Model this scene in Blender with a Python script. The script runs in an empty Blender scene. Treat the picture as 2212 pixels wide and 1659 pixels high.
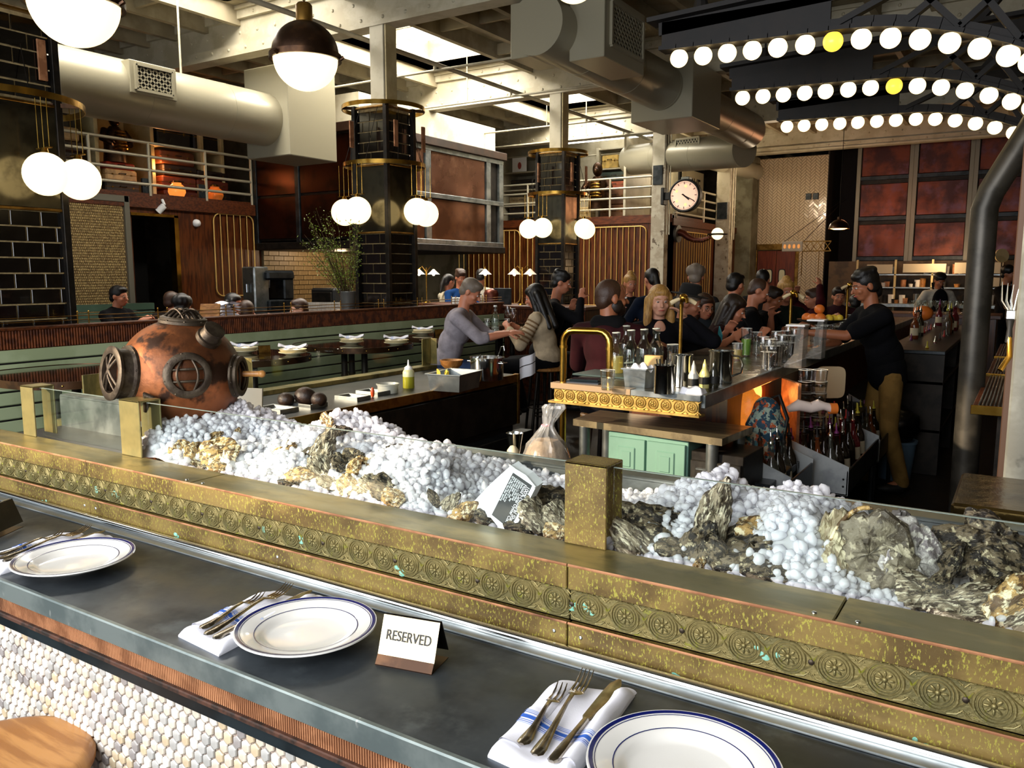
import bpy, bmesh, math, random
import numpy as np
from mathutils import Vector, Matrix, Euler
PI=math.pi
S=bpy.context.scene; COL=S.collection
# ---------------------------------------------------------------- camera
YAW=math.radians(32.4); PITCH=math.radians(7.7); EYE=1.65
cd=bpy.data.cameras.new('camera'); cam=bpy.data.objects.new('camera',cd); COL.objects.link(cam)
cam.location=(0,0,EYE); cam.rotation_euler=(PI/2-PITCH,0,YAW)
cd.sensor_fit='HORIZONTAL'; cd.sensor_width=36; cd.lens=36*1757/2212; cd.clip_start=.02; cd.clip_end=200
S.camera=cam
# ---------------------------------------------------------------- view, world, light
S.view_settings.view_transform='Standard'; S.view_settings.look='None'; S.view_settings.gamma=1
S.view_settings.exposure=0.1
try: S.view_settings.use_curve_mapping=False
except Exception: pass
W=bpy.data.worlds.new('daylight'); S.world=W; W.use_nodes=True
W.node_tree.nodes['Background'].inputs[0].default_value=(.80,.90,1,1)
W.node_tree.nodes['Background'].inputs[1].default_value=1.2
def area(name,loc,rot,sx,sy,power,color):
    l=bpy.data.lights.new(name,'AREA'); l.shape='RECTANGLE'; l.size=sx; l.size_y=sy; l.energy=power; l.color=color
    o=bpy.data.objects.new(name,l); COL.objects.link(o); o.location=loc; o.rotation_euler=rot; return o
# daylight through the street windows behind the photographer and through the roof lights
area('daylight',(-2.2,-1.3,2.3),(math.radians(68),0,0),5.0,2.2,300,(.97,.98,1))
area('daylight',(-7.7,9.2,5.3),(0,0,0),1.2,3.2,300,(1,.93,.80))
area('daylight',(-7.7,13.2,5.3),(0,0,0),1.2,3.2,300,(1,.93,.80))
area('daylight',(-7.9,5.3,5.3),(0,0,0),1.2,3.2,150,(1,.93,.82))
sl=bpy.data.lights.new('sun','SUN'); sl.energy=7.0; sl.angle=math.radians(1.0); sl.color=(1,.80,.55)
so=bpy.data.objects.new('sun',sl); COL.objects.link(so); so.rotation_euler=(math.radians(71.9),0,math.radians(-40))
# ---------------------------------------------------------------- helpers
def hx(h,g=2.2):
    h=h.lstrip('#'); return tuple((int(h[i:i+2],16)/255)**g for i in (0,2,4))
def V(*a): return Vector(a)
WM={}
class M:
    """collects shapes in world (or the thing's own) coordinates and links them as one mesh"""
    def __init__(s): s.v=[]; s.f=[]
    def add(s,vs,fs,mat=None):
        n=len(s.v)
        if mat is not None: vs=[mat@Vector(p) for p in vs]
        s.v+= [tuple(p) for p in vs]; s.f+=[tuple(i+n for i in f) for f in fs]; return s
    def box(s,x0,y0,z0,x1,y1,z1,mat=None):
        x0,x1=sorted((x0,x1)); y0,y1=sorted((y0,y1)); z0,z1=sorted((z0,z1))
        return s.add([(x0,y0,z0),(x1,y0,z0),(x1,y1,z0),(x0,y1,z0),(x0,y0,z1),(x1,y0,z1),(x1,y1,z1),(x0,y1,z1)],
          [(3,2,1,0),(4,5,6,7),(0,1,5,4),(1,2,6,5),(2,3,7,6),(3,0,4,7)],mat)
    def bev(s,x0,y0,z0,x1,y1,z1,b=.004,mat=None):
        x0,x1=sorted((x0,x1)); y0,y1=sorted((y0,y1)); z0,z1=sorted((z0,z1))
        b=min(b,(x1-x0)*.49,(y1-y0)*.49,(z1-z0)*.49)
        rings=[]
        for z,i in ((z0,b),(z0+b,0),(z1-b,0),(z1,b)):
            rings.append([(x0+i+(b if not i else 0),y0+i,z),(x1-i-(b if not i else 0),y0+i,z),(x1-i,y0+i+(b if not i else 0),z),(x1-i,y1-i-(b if not i else 0),z),
              (x1-i-(b if not i else 0),y1-i,z),(x0+i+(b if not i else 0),y1-i,z),(x0+i,y1-i-(b if not i else 0),z),(x0+i,y0+i+(b if not i else 0),z)])
        vs=[p for r in rings for p in r]; fs=[tuple(reversed(range(8))),tuple(range(24,32))]
        for k in range(3):
            for j in range(8): fs.append((k*8+j,k*8+(j+1)%8,(k+1)*8+(j+1)%8,(k+1)*8+j))
        return s.add(vs,fs,mat)
    def cyl(s,p0,p1,r0,r1=None,n=12,caps=True):
        r1=r0 if r1 is None else r1; p0=Vector(p0);p1=Vector(p1);d=(p1-p0)
        if d.length<1e-7: return s
        d.normalize(); a=d.orthogonal().normalized(); b=d.cross(a)
        vs=[p0+(a*math.cos(t)+b*math.sin(t))*r0 for t in [2*PI*i/n for i in range(n)]]+[p1+(a*math.cos(t)+b*math.sin(t))*r1 for t in [2*PI*i/n for i in range(n)]]
        fs=[(i,(i+1)%n,n+(i+1)%n,n+i) for i in range(n)]
        if caps: fs+=[tuple(reversed(range(n))),tuple(range(n,2*n))]
        return s.add(vs,fs)
    def tube(s,pts,r,n=8,closed=False,rad=None):
        pts=[Vector(p) for p in pts]; m=len(pts); vs=[]; fs=[]; a=None
        for i,p in enumerate(pts):
            q0=pts[i-1] if (i>0 or closed) else p; q1=pts[(i+1)%m] if (i<m-1 or closed) else p
            d=(q1-q0).normalized()
            if a is None: a=d.orthogonal().normalized()
            a=(a-d*a.dot(d)).normalized(); b=d.cross(a); rr=rad[i] if rad else r
            vs+=[p+(a*math.cos(2*PI*k/n)+b*math.sin(2*PI*k/n))*rr for k in range(n)]
        for i in range(m if closed else m-1):
            j=(i+1)%m
            for k in range(n): fs.append((i*n+k,i*n+(k+1)%n,j*n+(k+1)%n,j*n+k))
        if not closed: fs+=[tuple(reversed(range(n))),tuple(range((m-1)*n,m*n))]
        return s.add(vs,fs)
    def lathe(s,prof,c=(0,0,0),n=20,mat=None,a0=0,a1=2*PI):
        full=abs(a1-a0-2*PI)<1e-6; k=n if full else n+1; vs=[];fs=[]
        for i in range(k):
            t=a0+(a1-a0)*i/n
            for r,z in prof: vs.append((c[0]+r*math.cos(t),c[1]+r*math.sin(t),c[2]+z))
        m=len(prof)
        for i in range(n):
            j=(i+1)%k
            for q in range(m-1): fs.append((i*m+q,j*m+q,j*m+q+1,i*m+q+1))
        return s.add(vs,fs,mat)
    def ell(s,c,r,nu=12,nv=8,mat=None):
        if not hasattr(r,'__len__'): r=(r,r,r)
        vs=[(c[0],c[1],c[2]-r[2])];fs=[]
        for j in range(1,nv):
            p=PI*j/nv-PI/2
            for i in range(nu):
                t=2*PI*i/nu; vs.append((c[0]+r[0]*math.cos(p)*math.cos(t),c[1]+r[1]*math.cos(p)*math.sin(t),c[2]+r[2]*math.sin(p)))
        vs.append((c[0],c[1],c[2]+r[2])); L=len(vs)-1
        for i in range(nu): fs.append((0,1+(i+1)%nu,1+i)); fs.append((L,L-nu+i,L-nu+(i+1)%nu))
        for j in range(nv-2):
            for i in range(nu): a=1+j*nu; fs.append((a+i,a+(i+1)%nu,a+nu+(i+1)%nu,a+nu+i))
        return s.add(vs,fs,mat)
    def torus(s,c,R,r,n=24,m=8,axis='Z'):
        pts=[]
        for i in range(n):
            t=2*PI*i/n; a,b=R*math.cos(t),R*math.sin(t)
            pts.append((c[0]+a,c[1]+b,c[2]) if axis=='Z' else ((c[0]+a,c[1],c[2]+b) if axis=='Y' else (c[0],c[1]+a,c[2]+b)))
        return s.tube(pts,r,m,closed=True)
    def prism(s,poly,off):
        """poly: list of 3D points, off: extrusion vector"""
        n=len(poly); off=Vector(off); vs=[Vector(p) for p in poly]+[Vector(p)+off for p in poly]
        fs=[tuple(reversed(range(n))),tuple(range(n,2*n))]+[(i,(i+1)%n,n+(i+1)%n,n+i) for i in range(n)]
        return s.add(vs,fs)
    def slab(s,a,b,w,t,up=(0,0,1)):
        """bar of section w (across) x t (along up) from a to b"""
        a=Vector(a);b=Vector(b);d=(b-a).normalized();u=Vector(up);u=(u-d*u.dot(d)).normalized();c=d.cross(u)
        vs=[p+c*sx*w/2+u*sz*t/2 for p in (a,b) for sx,sz in ((-1,-1),(1,-1),(1,1),(-1,1))]
        return s.add(vs,[(3,2,1,0),(4,5,6,7),(0,1,5,4),(1,2,6,5),(2,3,7,6),(3,0,4,7)])
    def grid(s,fn,nu,nv,closeu=False):
        vs=[fn(i/nu,j/nv) for j in range(nv+1) for i in range(nu+1)]
        return s.add(vs,[(j*(nu+1)+i,j*(nu+1)+i+1,(j+1)*(nu+1)+i+1,(j+1)*(nu+1)+i) for j in range(nv) for i in range(nu)])
    def mesh(s,name,mat,smooth=False,inv=None):
        me=bpy.data.meshes.new(name)
        vs=s.v if inv is None else [tuple(inv@Vector(p)) for p in s.v]
        me.from_pydata(vs,[],s.f)
        if mat: me.materials.append(mat)
        if smooth: me.polygons.foreach_set('use_smooth',[True]*len(me.polygons))
        me.validate(); me.update()
        if smooth: 
            try: me.set_sharp_from_angle(angle=math.radians(smooth if smooth is not True else 45))
            except Exception: pass
        return me
    def build(s,name,mat,parent=None,smooth=False,local=False,loc=None):
        if parent is not None and not local:
            inv=WM[parent].inverted()
        elif loc is not None: inv=Matrix.Translation(loc).inverted()
        else: inv=None
        o=bpy.data.objects.new(name,s.mesh(name,mat,smooth,inv)); COL.objects.link(o)
        if parent is not None: o.parent=parent; WM[o]=WM[parent].copy()
        else:
            if loc is not None: o.location=loc
            WM[o]=Matrix.Translation(loc) if loc is not None else Matrix()
        return o
def tag(o,label=None,cat=None,group=None,kind=None):
    if label: o['label']=label
    if cat: o['category']=cat
    if group: o['group']=group
    if kind: o['kind']=kind
    return o
def thing(name,label,cat,loc=(0,0,0),rz=0,group=None,rot=None):
    o=bpy.data.objects.new(name,None); o.empty_display_size=.05; COL.objects.link(o)
    o.location=loc; o.rotation_euler=rot if rot else (0,0,rz)
    WM[o]=Matrix.LocRotScale(Vector(loc),Euler(o.rotation_euler),None)
    return tag(o,label,cat,group)
def struct(name,m,mat,smooth=False,loc=None):
    return tag(m.build(name,mat,None,smooth,loc=loc),kind='structure')
def inst(me,name,parent,mw):
    """an object sharing mesh me, placed by world matrix mw under parent"""
    o=bpy.data.objects.new(name,me); COL.objects.link(o)
    if parent is not None:
        o.parent=parent; o.matrix_basis=WM[parent].inverted()@mw
    else: o.matrix_basis=mw
    WM[o]=mw; return o
def dup(root,loc,rz=None,label=None,group=None,scale=None):
    r=root.copy(); COL.objects.link(r); r.location=loc
    if rz is not None: r.rotation_euler=(0,0,rz)
    if scale: r.scale=(scale,)*3
    if label: r['label']=label
    if group: r['group']=group
    for ch in list(root.children):
        c=ch.copy(); COL.objects.link(c); c.parent=r
        for g in list(ch.children):
            d=g.copy(); COL.objects.link(d); d.parent=c
    return r
T=Matrix.Translation
def RX(a): return Matrix.Rotation(a,4,'X')
def RY(a): return Matrix.Rotation(a,4,'Y')
def RZ(a): return Matrix.Rotation(a,4,'Z')
def SC(x,y,z): return Matrix.Diagonal((x,y,z,1))
# view rays: where a line of sight meets a plane of the room
_f=Vector((-math.sin(YAW)*math.cos(PITCH),math.cos(YAW)*math.cos(PITCH),-math.sin(PITCH)))
_r=Vector((math.cos(YAW),math.sin(YAW),0)); _u=_r.cross(_f)
def ray(x,y): return _f+_r*((x-1106)/1757)-_u*((y-829.5)/1757)
def atz(x,y,z): d=ray(x,y); return Vector((0,0,EYE))+d*((z-EYE)/d.z)
def aty(x,y,Y): d=ray(x,y); return Vector((0,0,EYE))+d*(Y/d.y)
def atx(x,y,X): d=ray(x,y); return Vector((0,0,EYE))+d*(X/d.x)
def atd(x,y,D): return Vector((0,0,EYE))+ray(x,y)*D
# ---------------------------------------------------------------- materials
def mk(name,c1,c2=None,scale=8,rough=.5,metal=0,bump=0,bscale=60,emit=0,stretch=(1,1,1),lo=.42,hi=.6,c3=None,scale3=30,lo3=.6,hi3=.66,rnd=0,spec=.5,coat=0,trans=0,rough2=None,sss=0,st3=(1,1,1),ecol=None):
    m=bpy.data.materials.new(name); m.use_nodes=True; nt=m.node_tree; N=nt.nodes; L=nt.links
    b=N['Principled BSDF']; c1=hx(c1) if isinstance(c1,str) else c1
    b.inputs['Base Color'].default_value=(*c1,1); b.inputs['Roughness'].default_value=rough; b.inputs['Metallic'].default_value=metal
    b.inputs['Specular IOR Level'].default_value=spec; b.inputs['Coat Weight'].default_value=coat; b.inputs['Transmission Weight'].default_value=trans
    if sss: b.inputs['Subsurface Weight'].default_value=sss; b.inputs['Subsurface Radius'].default_value=(.02,.02,.02)
    tc=N.new('ShaderNodeTexCoord'); col=None; fac=None
    def noise(sc,st,det=5):
        mp=N.new('ShaderNodeMapping'); mp.inputs['Scale'].default_value=st; L.new(tc.outputs['Object'],mp.inputs[0])
        n=N.new('ShaderNodeTexNoise'); n.inputs['Scale'].default_value=sc; n.inputs['Detail'].default_value=det; n.inputs['Roughness'].default_value=.6
        L.new(mp.outputs[0],n.inputs['Vector']); return n.outputs[0]
    def ramp(src,a,z):
        r=N.new('ShaderNodeMapRange'); r.interpolation_type='SMOOTHSTEP'; r.inputs[1].default_value=a; r.inputs[2].default_value=z; L.new(src,r.inputs[0]); return r.outputs[0]
    def mix(f,a,bb):
        x=N.new('ShaderNodeMix'); x.data_type='RGBA'; L.new(f,x.inputs[0])
        for i,q in ((6,a),(7,bb)):
            if isinstance(q,tuple): x.inputs[i].default_value=(*q,1)
            else: L.new(q,x.inputs[i])
        return x.outputs[2]
    if c2 is not None:
        c2=hx(c2) if isinstance(c2,str) else c2
        fac=ramp(noise(scale,stretch),lo,hi); col=mix(fac,c1,c2)
    if c3 is not None:
        c3=hx(c3) if isinstance(c3,str) else c3
        f3=ramp(noise(scale3,st3),lo3,hi3); col=mix(f3,col if col is not None else c1,c3)
    if rnd:
        oi=N.new('ShaderNodeObjectInfo'); r=N.new('ShaderNodeMapRange'); r.inputs[3].default_value=1-rnd; r.inputs[4].default_value=1+rnd*.6
        L.new(oi.outputs['Random'],r.inputs[0]); h=N.new('ShaderNodeHueSaturation'); L.new(r.outputs[0],h.inputs['Value'])
        if col is not None: L.new(col,h.inputs['Color'])
        else: h.inputs['Color'].default_value=(*c1,1)
        col=h.outputs[0]
    if col is not None: L.new(col,b.inputs['Base Color'])
    if rough2 is not None:
        r=N.new('ShaderNodeMapRange'); L.new(noise(scale*1.7,stretch),r.inputs[0]); r.inputs[1].default_value=.35; r.inputs[2].default_value=.65
        r.inputs[3].default_value=rough; r.inputs[4].default_value=rough2; L.new(r.outputs[0],b.inputs['Roughness'])
    if bump:
        bp=N.new('ShaderNodeBump'); bp.inputs['Strength'].default_value=bump; bp.inputs['Distance'].default_value=.004
        L.new(noise(bscale,stretch),bp.inputs['Height']); L.new(bp.outputs[0],b.inputs['Normal'])
    if emit:
        e=ecol or c1; e=hx(e) if isinstance(e,str) else e
        b.inputs['Emission Color'].default_value=(*e,1); b.inputs['Emission Strength'].default_value=emit
    return m
def glass(name,tint=(1,1,1),edge=.5,rough=.02,body=0,bc=(1,1,1),refl=.8):
    """thin clear glass: see-through straight on, mirror-like towards grazing"""
    m=bpy.data.materials.new(name); m.use_nodes=True; nt=m.node_tree; N=nt.nodes; L=nt.links
    for n in list(N): N.remove(n)
    o=N.new('ShaderNodeOutputMaterial'); t=N.new('ShaderNodeBsdfTransparent'); t.inputs[0].default_value=(*tint,1)
    g=N.new('ShaderNodeBsdfGlossy'); g.inputs['Roughness'].default_value=rough
    lw=N.new('ShaderNodeLayerWeight'); lw.inputs[0].default_value=.5
    pw=N.new('ShaderNodeMath'); pw.operation='POWER'; pw.inputs[1].default_value=3.2-2*edge; L.new(lw.outputs['Facing'],pw.inputs[0])
    mr=N.new('ShaderNodeMapRange'); mr.inputs[3].default_value=.05 if refl>.5 else .025; mr.inputs[4].default_value=refl; L.new(pw.outputs[0],mr.inputs[0])
    mx=N.new('ShaderNodeMixShader'); L.new(mr.outputs[0],mx.inputs[0]); L.new(t.outputs[0],mx.inputs[1]); L.new(g.outputs[0],mx.inputs[2])
    out=mx.outputs[0]
    if body:
        d=N.new('ShaderNodeBsdfDiffuse'); d.inputs[0].default_value=(*bc,1); m2=N.new('ShaderNodeMixShader'); m2.inputs[0].default_value=body
        L.new(out,m2.inputs[1]); L.new(d.outputs[0],m2.inputs[2]); out=m2.outputs[0]
    L.new(out,o.inputs[0]); return m
def ordw(n):
    a='first second third fourth fifth sixth seventh eighth ninth tenth eleventh twelfth thirteenth fourteenth fifteenth sixteenth seventeenth eighteenth nineteenth'.split()
    t={2:'twent',3:'thirt',4:'fort',5:'fift'}
    if n<=19: return a[n-1]
    return t[n//10]+'ieth' if n%10==0 else t[n//10]+'y-'+a[n%10-1]
MT=dict(
 paint=mk('white_paint','#b5ae98','#a59c84',3,.55,bump=.15),
 deck=mk('painted_deck','#9a9078','#857a62',2,.7,bump=.2),
 wallw=mk('plaster','#857c68','#6b614c',2,.8,bump=.2),
 floor=mk('dark_floor','#17130f','#241d16',6,.45,bump=.1),
 wood=mk('mahogany','#552c12','#361a09',5,.35,stretch=(6,6,.6),bump=.1,bscale=40),
 wood2=mk('walnut','#5a2f18','#3b1d0e',6,.4,stretch=(1,4,8),bump=.1),
 ribw=mk('ribbed_wood','#6e3a1c','#44210d',14,.65,spec=.2,rnd=.25),
 oak=mk('oak','#a4733c','#7d5127',7,.45,stretch=(1,7,1),bump=.15,bscale=30),
 brick=mk('cream_brick','#a5916a','#8e7a56',9,.45,rnd=.12,bump=.1),
 tileb=mk('black_glazed_tile','#0d0b0a','#151210',5,.13,rnd=.2,coat=.4),
 grout=mk('pale_grout','#a08c62','#83714e',20,.8),
 grout2=mk('brown_grout','#5f5038',rough=.8),
 steel=mk('steel','#8f9494','#747a7b',5,.28,metal=.9,rough2=.42),
 chrome=mk('chrome','#cfd2d2',rough=.12,metal=1),
 dsteel=mk('dark_steel','#33373a','#24282b',7,.42,metal=.7,bump=.08),
 archi=mk('arch_iron','#0f0b09','#17110d',8,.65,metal=.1),
 stamped=mk('stamped_brass','#bb9c58','#94783c',9,.4,metal=.65),
 iron=mk('blackened_iron','#1d1a17','#2b2621',8,.5,metal=.6,bump=.1),
 zinc=mk('zinc_sheet','#4d5358','#373c41',4,.30,metal=.75,rough2=.5,c3='#5d6468',scale3=9,lo3=.55,hi3=.75,bump=.05,bscale=20),
 zedge=mk('zinc_edge','#79827f','#5f6968',6,.42,metal=.6,c3='#a8aca6',scale3=40,lo3=.62,hi3=.72,st3=(1,1,.3)),
 copperb=mk('fluted_copper','#b07c58','#8d5f42',12,.5,metal=.3,c3='#66432f',scale3=5,lo3=.6,hi3=.75),
 rust=mk('rusted_iron','#4a2f22','#21170f',25,.7,metal=.3,bump=.3),
 band=mk('blued_steel_band','#2b3438','#1d2427',5,.4,metal=.6,c3='#4b2f20',scale3=4,lo3=.66,hi3=.72),
 patina=mk('patinated_brass','#7a6538','#594727',7,.42,metal=.4,c3='#9a9240',scale3=300,lo3=.55,hi3=.63,st3=(1,1,.45),bump=.15,bscale=90,rough2=.5),
 patina2=mk('mossy_brass','#82754a','#68613f',9,.42,metal=.6,c3='#8a8a34',scale3=45,lo3=.60,hi3=.7,bump=.35,bscale=160),
 btop=mk('worn_brass_top','#8f8050','#6b6440',3.5,.32,metal=.6,rough2=.45,c3='#4f4a30',scale3=8,lo3=.55,hi3=.75,stretch=(1,3,1)),
 brass=mk('polished_brass','#c39a4a','#a37b33',6,.22,metal=1),
 brassd=mk('aged_brass','#8b6a35','#6a4d25',9,.35,metal=.9),
 bronze=mk('dark_bronze','#4b3524','#33241a',9,.35,metal=.8),
 copper=mk('copper_sheet','#62301f','#3b1d1a',1.6,.30,metal=.6,rough2=.5,c3='#5a3b45',scale3=2.3,lo3=.5,hi3=.7),
 copperp=mk('helmet_copper','#8c5432','#5f3b26',6,.36,metal=.7,c3='#35241b',scale3=7,lo3=.52,hi3=.60,bump=.3,bscale=30,rough2=.55),
 lead=mk('tarnished_bronze','#4c4338','#352c24',16,.5,metal=.7,bump=.4,bscale=50),
 green=mk('sage_paint','#a7b58f','#98a680',3,.5),
 mint=mk('mint_paint','#6a9080','#5f8475',2,.5),
 ice=mk('ice','#fdfbfb',rough=.12,spec=.7),
 china=mk('glazed_china','#dedcd6',rough=.12,coat=.5),
 blueline=mk('cobalt_glaze','#161d55',rough=.15),
 linen=mk('white_linen','#e6e6ee',rough=.85,bump=.1,bscale=400),
 stripe=mk('blue_woven_stripe','#2f5db8',rough=.85),
 stripel=mk('pale_blue_woven_stripe','#8aa3da',rough=.85),
 silver=mk('cutlery','#a9a195','#857b6c',20,.22,metal=1),
 white=mk('white_plastic','#e9e9ea',rough=.4),
 card=mk('white_card','#f2f2f4',rough=.6),
 black=mk('black_print','#1d1c1a',rough=.6),
 blk=mk('matt_black','#0c0b0a',rough=.6),
 orange=mk('orange_plastic','#c4481c',rough=.4),
 shell=mk('oyster_shell','#988970','#45392c',5,.5,lo=.47,hi=.55,stretch=(1,2.6,1),c3='#d9cdb0',scale3=7,lo3=.52,hi3=.60,bump=1,bscale=14,st3=(.8,4,1)),
 shell2=mk('dark_oyster_shell','#6b5d48','#241d16',5.5,.42,lo=.46,hi=.54,stretch=(1,2.2,1),c3='#b7a988',scale3=9,lo3=.57,hi3=.64,bump=1,bscale=14),
 shell3=mk('golden_oyster_shell','#b8935a','#5a4126',5,.5,lo=.47,hi=.56,stretch=(1,2.5,1),c3='#ecdcb4',scale3=8,lo3=.52,hi3=.60,bump=1,bscale=14),
 moss=mk('sea_moss','#2c3a1f',rough=.9,bump=.8),
 glass=glass('clear_glass'), glassg=glass('greenish_glass',(.95,.98,.96),.5),
 brassl=mk('satin_brass','#cda75e',rough=.5,metal=.35),
 pane=glass('pane_glass',(.96,.99,.98),0,refl=.32),
 drinkg=glass('green_drink',(.55,.85,.25),.5,body=.35,bc=(.35,.6,.12)), drinky=glass('yellow_drink',(.9,.8,.4),.5,body=.3,bc=(.8,.7,.3)),
 dbot=glass('dark_bottle',(.16,.10,.05),.6,body=.3,bc=(.03,.02,.012)),
 film=glass('plastic_film',(.9,.9,.9),.6,rough=.15,body=.12,bc=(.9,.9,.88)),
 oil=mk('olive_oil','#8d8a2a',rough=.2),
 lemon=mk('lemon','#d8b83a',rough=.5), orangef=mk('orange_fruit','#d9722a',rough=.5,bump=.3),
 avoc=mk('dark_avocado','#241913','#38261a',20,.5,bump=.6),
 hair_k=mk('black_hair','#120e0c',rough=.45,bump=.5,bscale=120), hair_b=mk('brown_hair','#3a2518',rough=.5,bump=.5,bscale=120),
 hair_d=mk('dark_brown_hair','#22160f',rough=.45,bump=.5,bscale=120),
 hair_g=mk('grey_hair','#6d6155',rough=.5,bump=.5,bscale=120), hair_y=mk('blonde_hair','#b58a4a','#8a6230',18,.4,stretch=(8,8,.7),bump=.5,bscale=90),
 skin=mk('skin','#b9775a',rough=.5,sss=.08), skin2=mk('tan_skin','#9a5f42',rough=.5), skin3=mk('light_skin','#c9937a',rough=.5),
 lip=mk('lips','#a34b44',rough=.4), eyew=mk('eye_white','#cfc8c0',rough=.3),
 leaf=mk('leaf','#7f9430','#5b6d22',12,.5), twig=mk('twig','#4a3a22',rough=.8),
 wick=mk('wicker','#a58c56','#7c6238',30,.6),
 cream=mk('cream_paint','#b9a97e','#a4946a',3,.6),
 pipe=mk('grey_pipe','#4b4740','#3b3832',6,.4,metal=.5),
 peel=mk('peeling_paint','#a59d8b','#8f8573',6,.7,c3='#564a3c',scale3=7,lo3=.60,hi3=.66),
 concrete=mk('concrete','#6f6b58','#56523f',2.5,.8,bump=.3),
 duct=mk('duct_paint','#98927d',rough=.32,metal=.1),
 globe=mk('opal_globe','#ffe2a8',rough=.3,emit=2.0,ecol=(1,.78,.42)),
 globey=mk('yellow_globe','#ffd060',rough=.3,emit=1.1,ecol=(1,.62,.12)),
 bulb=mk('lit_bulb','#ffe6b0',rough=.3,emit=2.9,ecol=(1,.74,.36)),
 bulby=mk('dim_bulb','#ffcf50',rough=.3,emit=1.3,ecol=(1,.62,.06)),
 sky=mk('skylight_glass','#ffffff',rough=.5,emit=6,ecol=(1,.97,.9)),
)
def icemat():
    m=bpy.data.materials['ice']; nt=m.node_tree; N=nt.nodes; L=nt.links; b=N['Principled BSDF']; o=[n for n in N if n.type=='OUTPUT_MATERIAL'][0]
    t=N.new('ShaderNodeBsdfTranslucent'); t.inputs[0].default_value=(.95,.95,1,1); mx=N.new('ShaderNodeMixShader'); mx.inputs[0].default_value=.55
    L.new(b.outputs[0],mx.inputs[1]); L.new(t.outputs[0],mx.inputs[2]); L.new(mx.outputs[0],o.inputs[0])
icemat()
def cloth(name,c,c2=None,**k): return mk(name,c,c2,rough=.9,bump=.2,bscale=200,spec=.15,**k)
# ================================================================ ROOM SHELL
BY=[3.17,7.23,11.25,15.25,19.3]          # lines of the roof beams and columns
struct('floor',M().box(-14,-3,-.1,3.2,24,0),MT['floor'])
DECK=4.95
dk=M()
dk.box(-14,-3,DECK,-8.55,24,DECK+.1); dk.box(-7.15,-3,DECK,3.2,24,DECK+.1)
dk.box(-8.55,-3,DECK,-7.15,.3,DECK+.1)
wells=[(.3,2.9),(3.5,6.95),(7.55,10.95),(11.6,14.95),(15.6,19)]
ys=[.3]
for a,b in wells:
    dk.box(-8.55,ys[-1],DECK,-7.15,a,DECK+.1); ys.append(b)
dk.box(-8.55,ys[-1],DECK,-7.15,24,DECK+.1)
ceil=struct('ceiling',dk,MT['deck'])
for i,(a,b) in enumerate(wells):                 # roof lights: a white well, two panes and a glazing bar
    w=M(); w.box(-8.58,a,DECK,-8.55,b,5.45); w.box(-7.15,a,DECK,-7.12,b,5.45); w.box(-8.55,a-.03,DECK,-7.15,a,5.45); w.box(-8.55,b,DECK,-7.15,b+.03,5.45)
    s=struct('window_%d'%(i+1),w,MT['paint'])
    n=4
    for k in range(n):
        y0=a+(b-a)*k/n; y1=a+(b-a)*(k+1)/n
        M().box(-8.55,y0+.015,5.40,-7.15,y1-.015,5.42).build('pane',MT['sky'],s)
        if k: M().box(-8.55,y0-.02,5.36,-7.15,y0+.02,5.44).build('glazing_bar',MT['paint'],s)
# joists under the deck
xs=[x for x in np.arange(-13.6,3,.62) if not(-8.6<x<-7.1)]
for x in xs:
    b=M().box(x-.04,-3,DECK-.22,x+.04,24,DECK).build('joist',MT['deck'],ceil)
br=M()
for y in np.arange(.8,24,1.35):
    for a,b in zip(xs[:-1],xs[1:]):
        if b-a<.7: br.box(a+.04,y-.025,DECK-.17,b-.04,y+.025,DECK-.02)
br.build('bridging',MT['deck'],ceil)
# riveted cross beams
for i,y in enumerate(BY+[-.9]):
    m=M(); m.box(-14,y-.11,4.36,3.2,y+.11,4.40); m.box(-14,y-.02,4.40,3.2,y+.02,4.92); m.box(-14,y-.11,4.90,3.2,y+.11,4.945)
    m.box(-14,y-.075,4.40,3.2,y-.02,4.50)
    m.box(-14,y-.075,4.80,3.2,y-.02,4.90)
    t=struct('trim_%d'%(i+1),m,MT['paint'])
    r=M()
    for x in np.arange(-13.9,3,.32):
        for z,dx in ((4.45,0),(4.85,.16),(4.65,.16)):
            yy=y-.075 if z!=4.65 else y-.02
            r.ell((x+dx,yy,z),(.022,.016,.022),6,4)
    tag(r.build('rivet',MT['paint'],t,smooth=True),kind='stuff')
# outer walls
struct('wall_left',M().box(-14.1,-3,0,-13.9,24,5),MT['wallw'])
struct('wall_back',M().box(-14,23.6,0,3.2,23.8,5),MT['wallw'])
wr=M(); wr.box(3.0,-3,0,3.2,24,5); struct('wall_right',wr,MT['wallw'])
wf=M(); wf.box(-14,-3,0,3.2,-2.8,.7); wf.box(-14,-3,2.62,3.2,-2.8,2.83); wf.box(-14,-3,4.55,3.2,-2.8,5)
for x in (-14,-10.2,-6.55,-4.6,-.4,2.95): wf.box(x,-3,.7,x+.25,-2.8,4.6)
wf.box(-4.6,-3,2.7,3.2,-2.8,4.6)  # openings and closed upper wall shaped to steer the sun onto helmet and ice
wf.box(-14,-7.8,2.66,3.2,-3,2.72)      # unseen slab added outside to keep the sun off the lower windows
struct('wall_front',wf,MT['wallw'])
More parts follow.
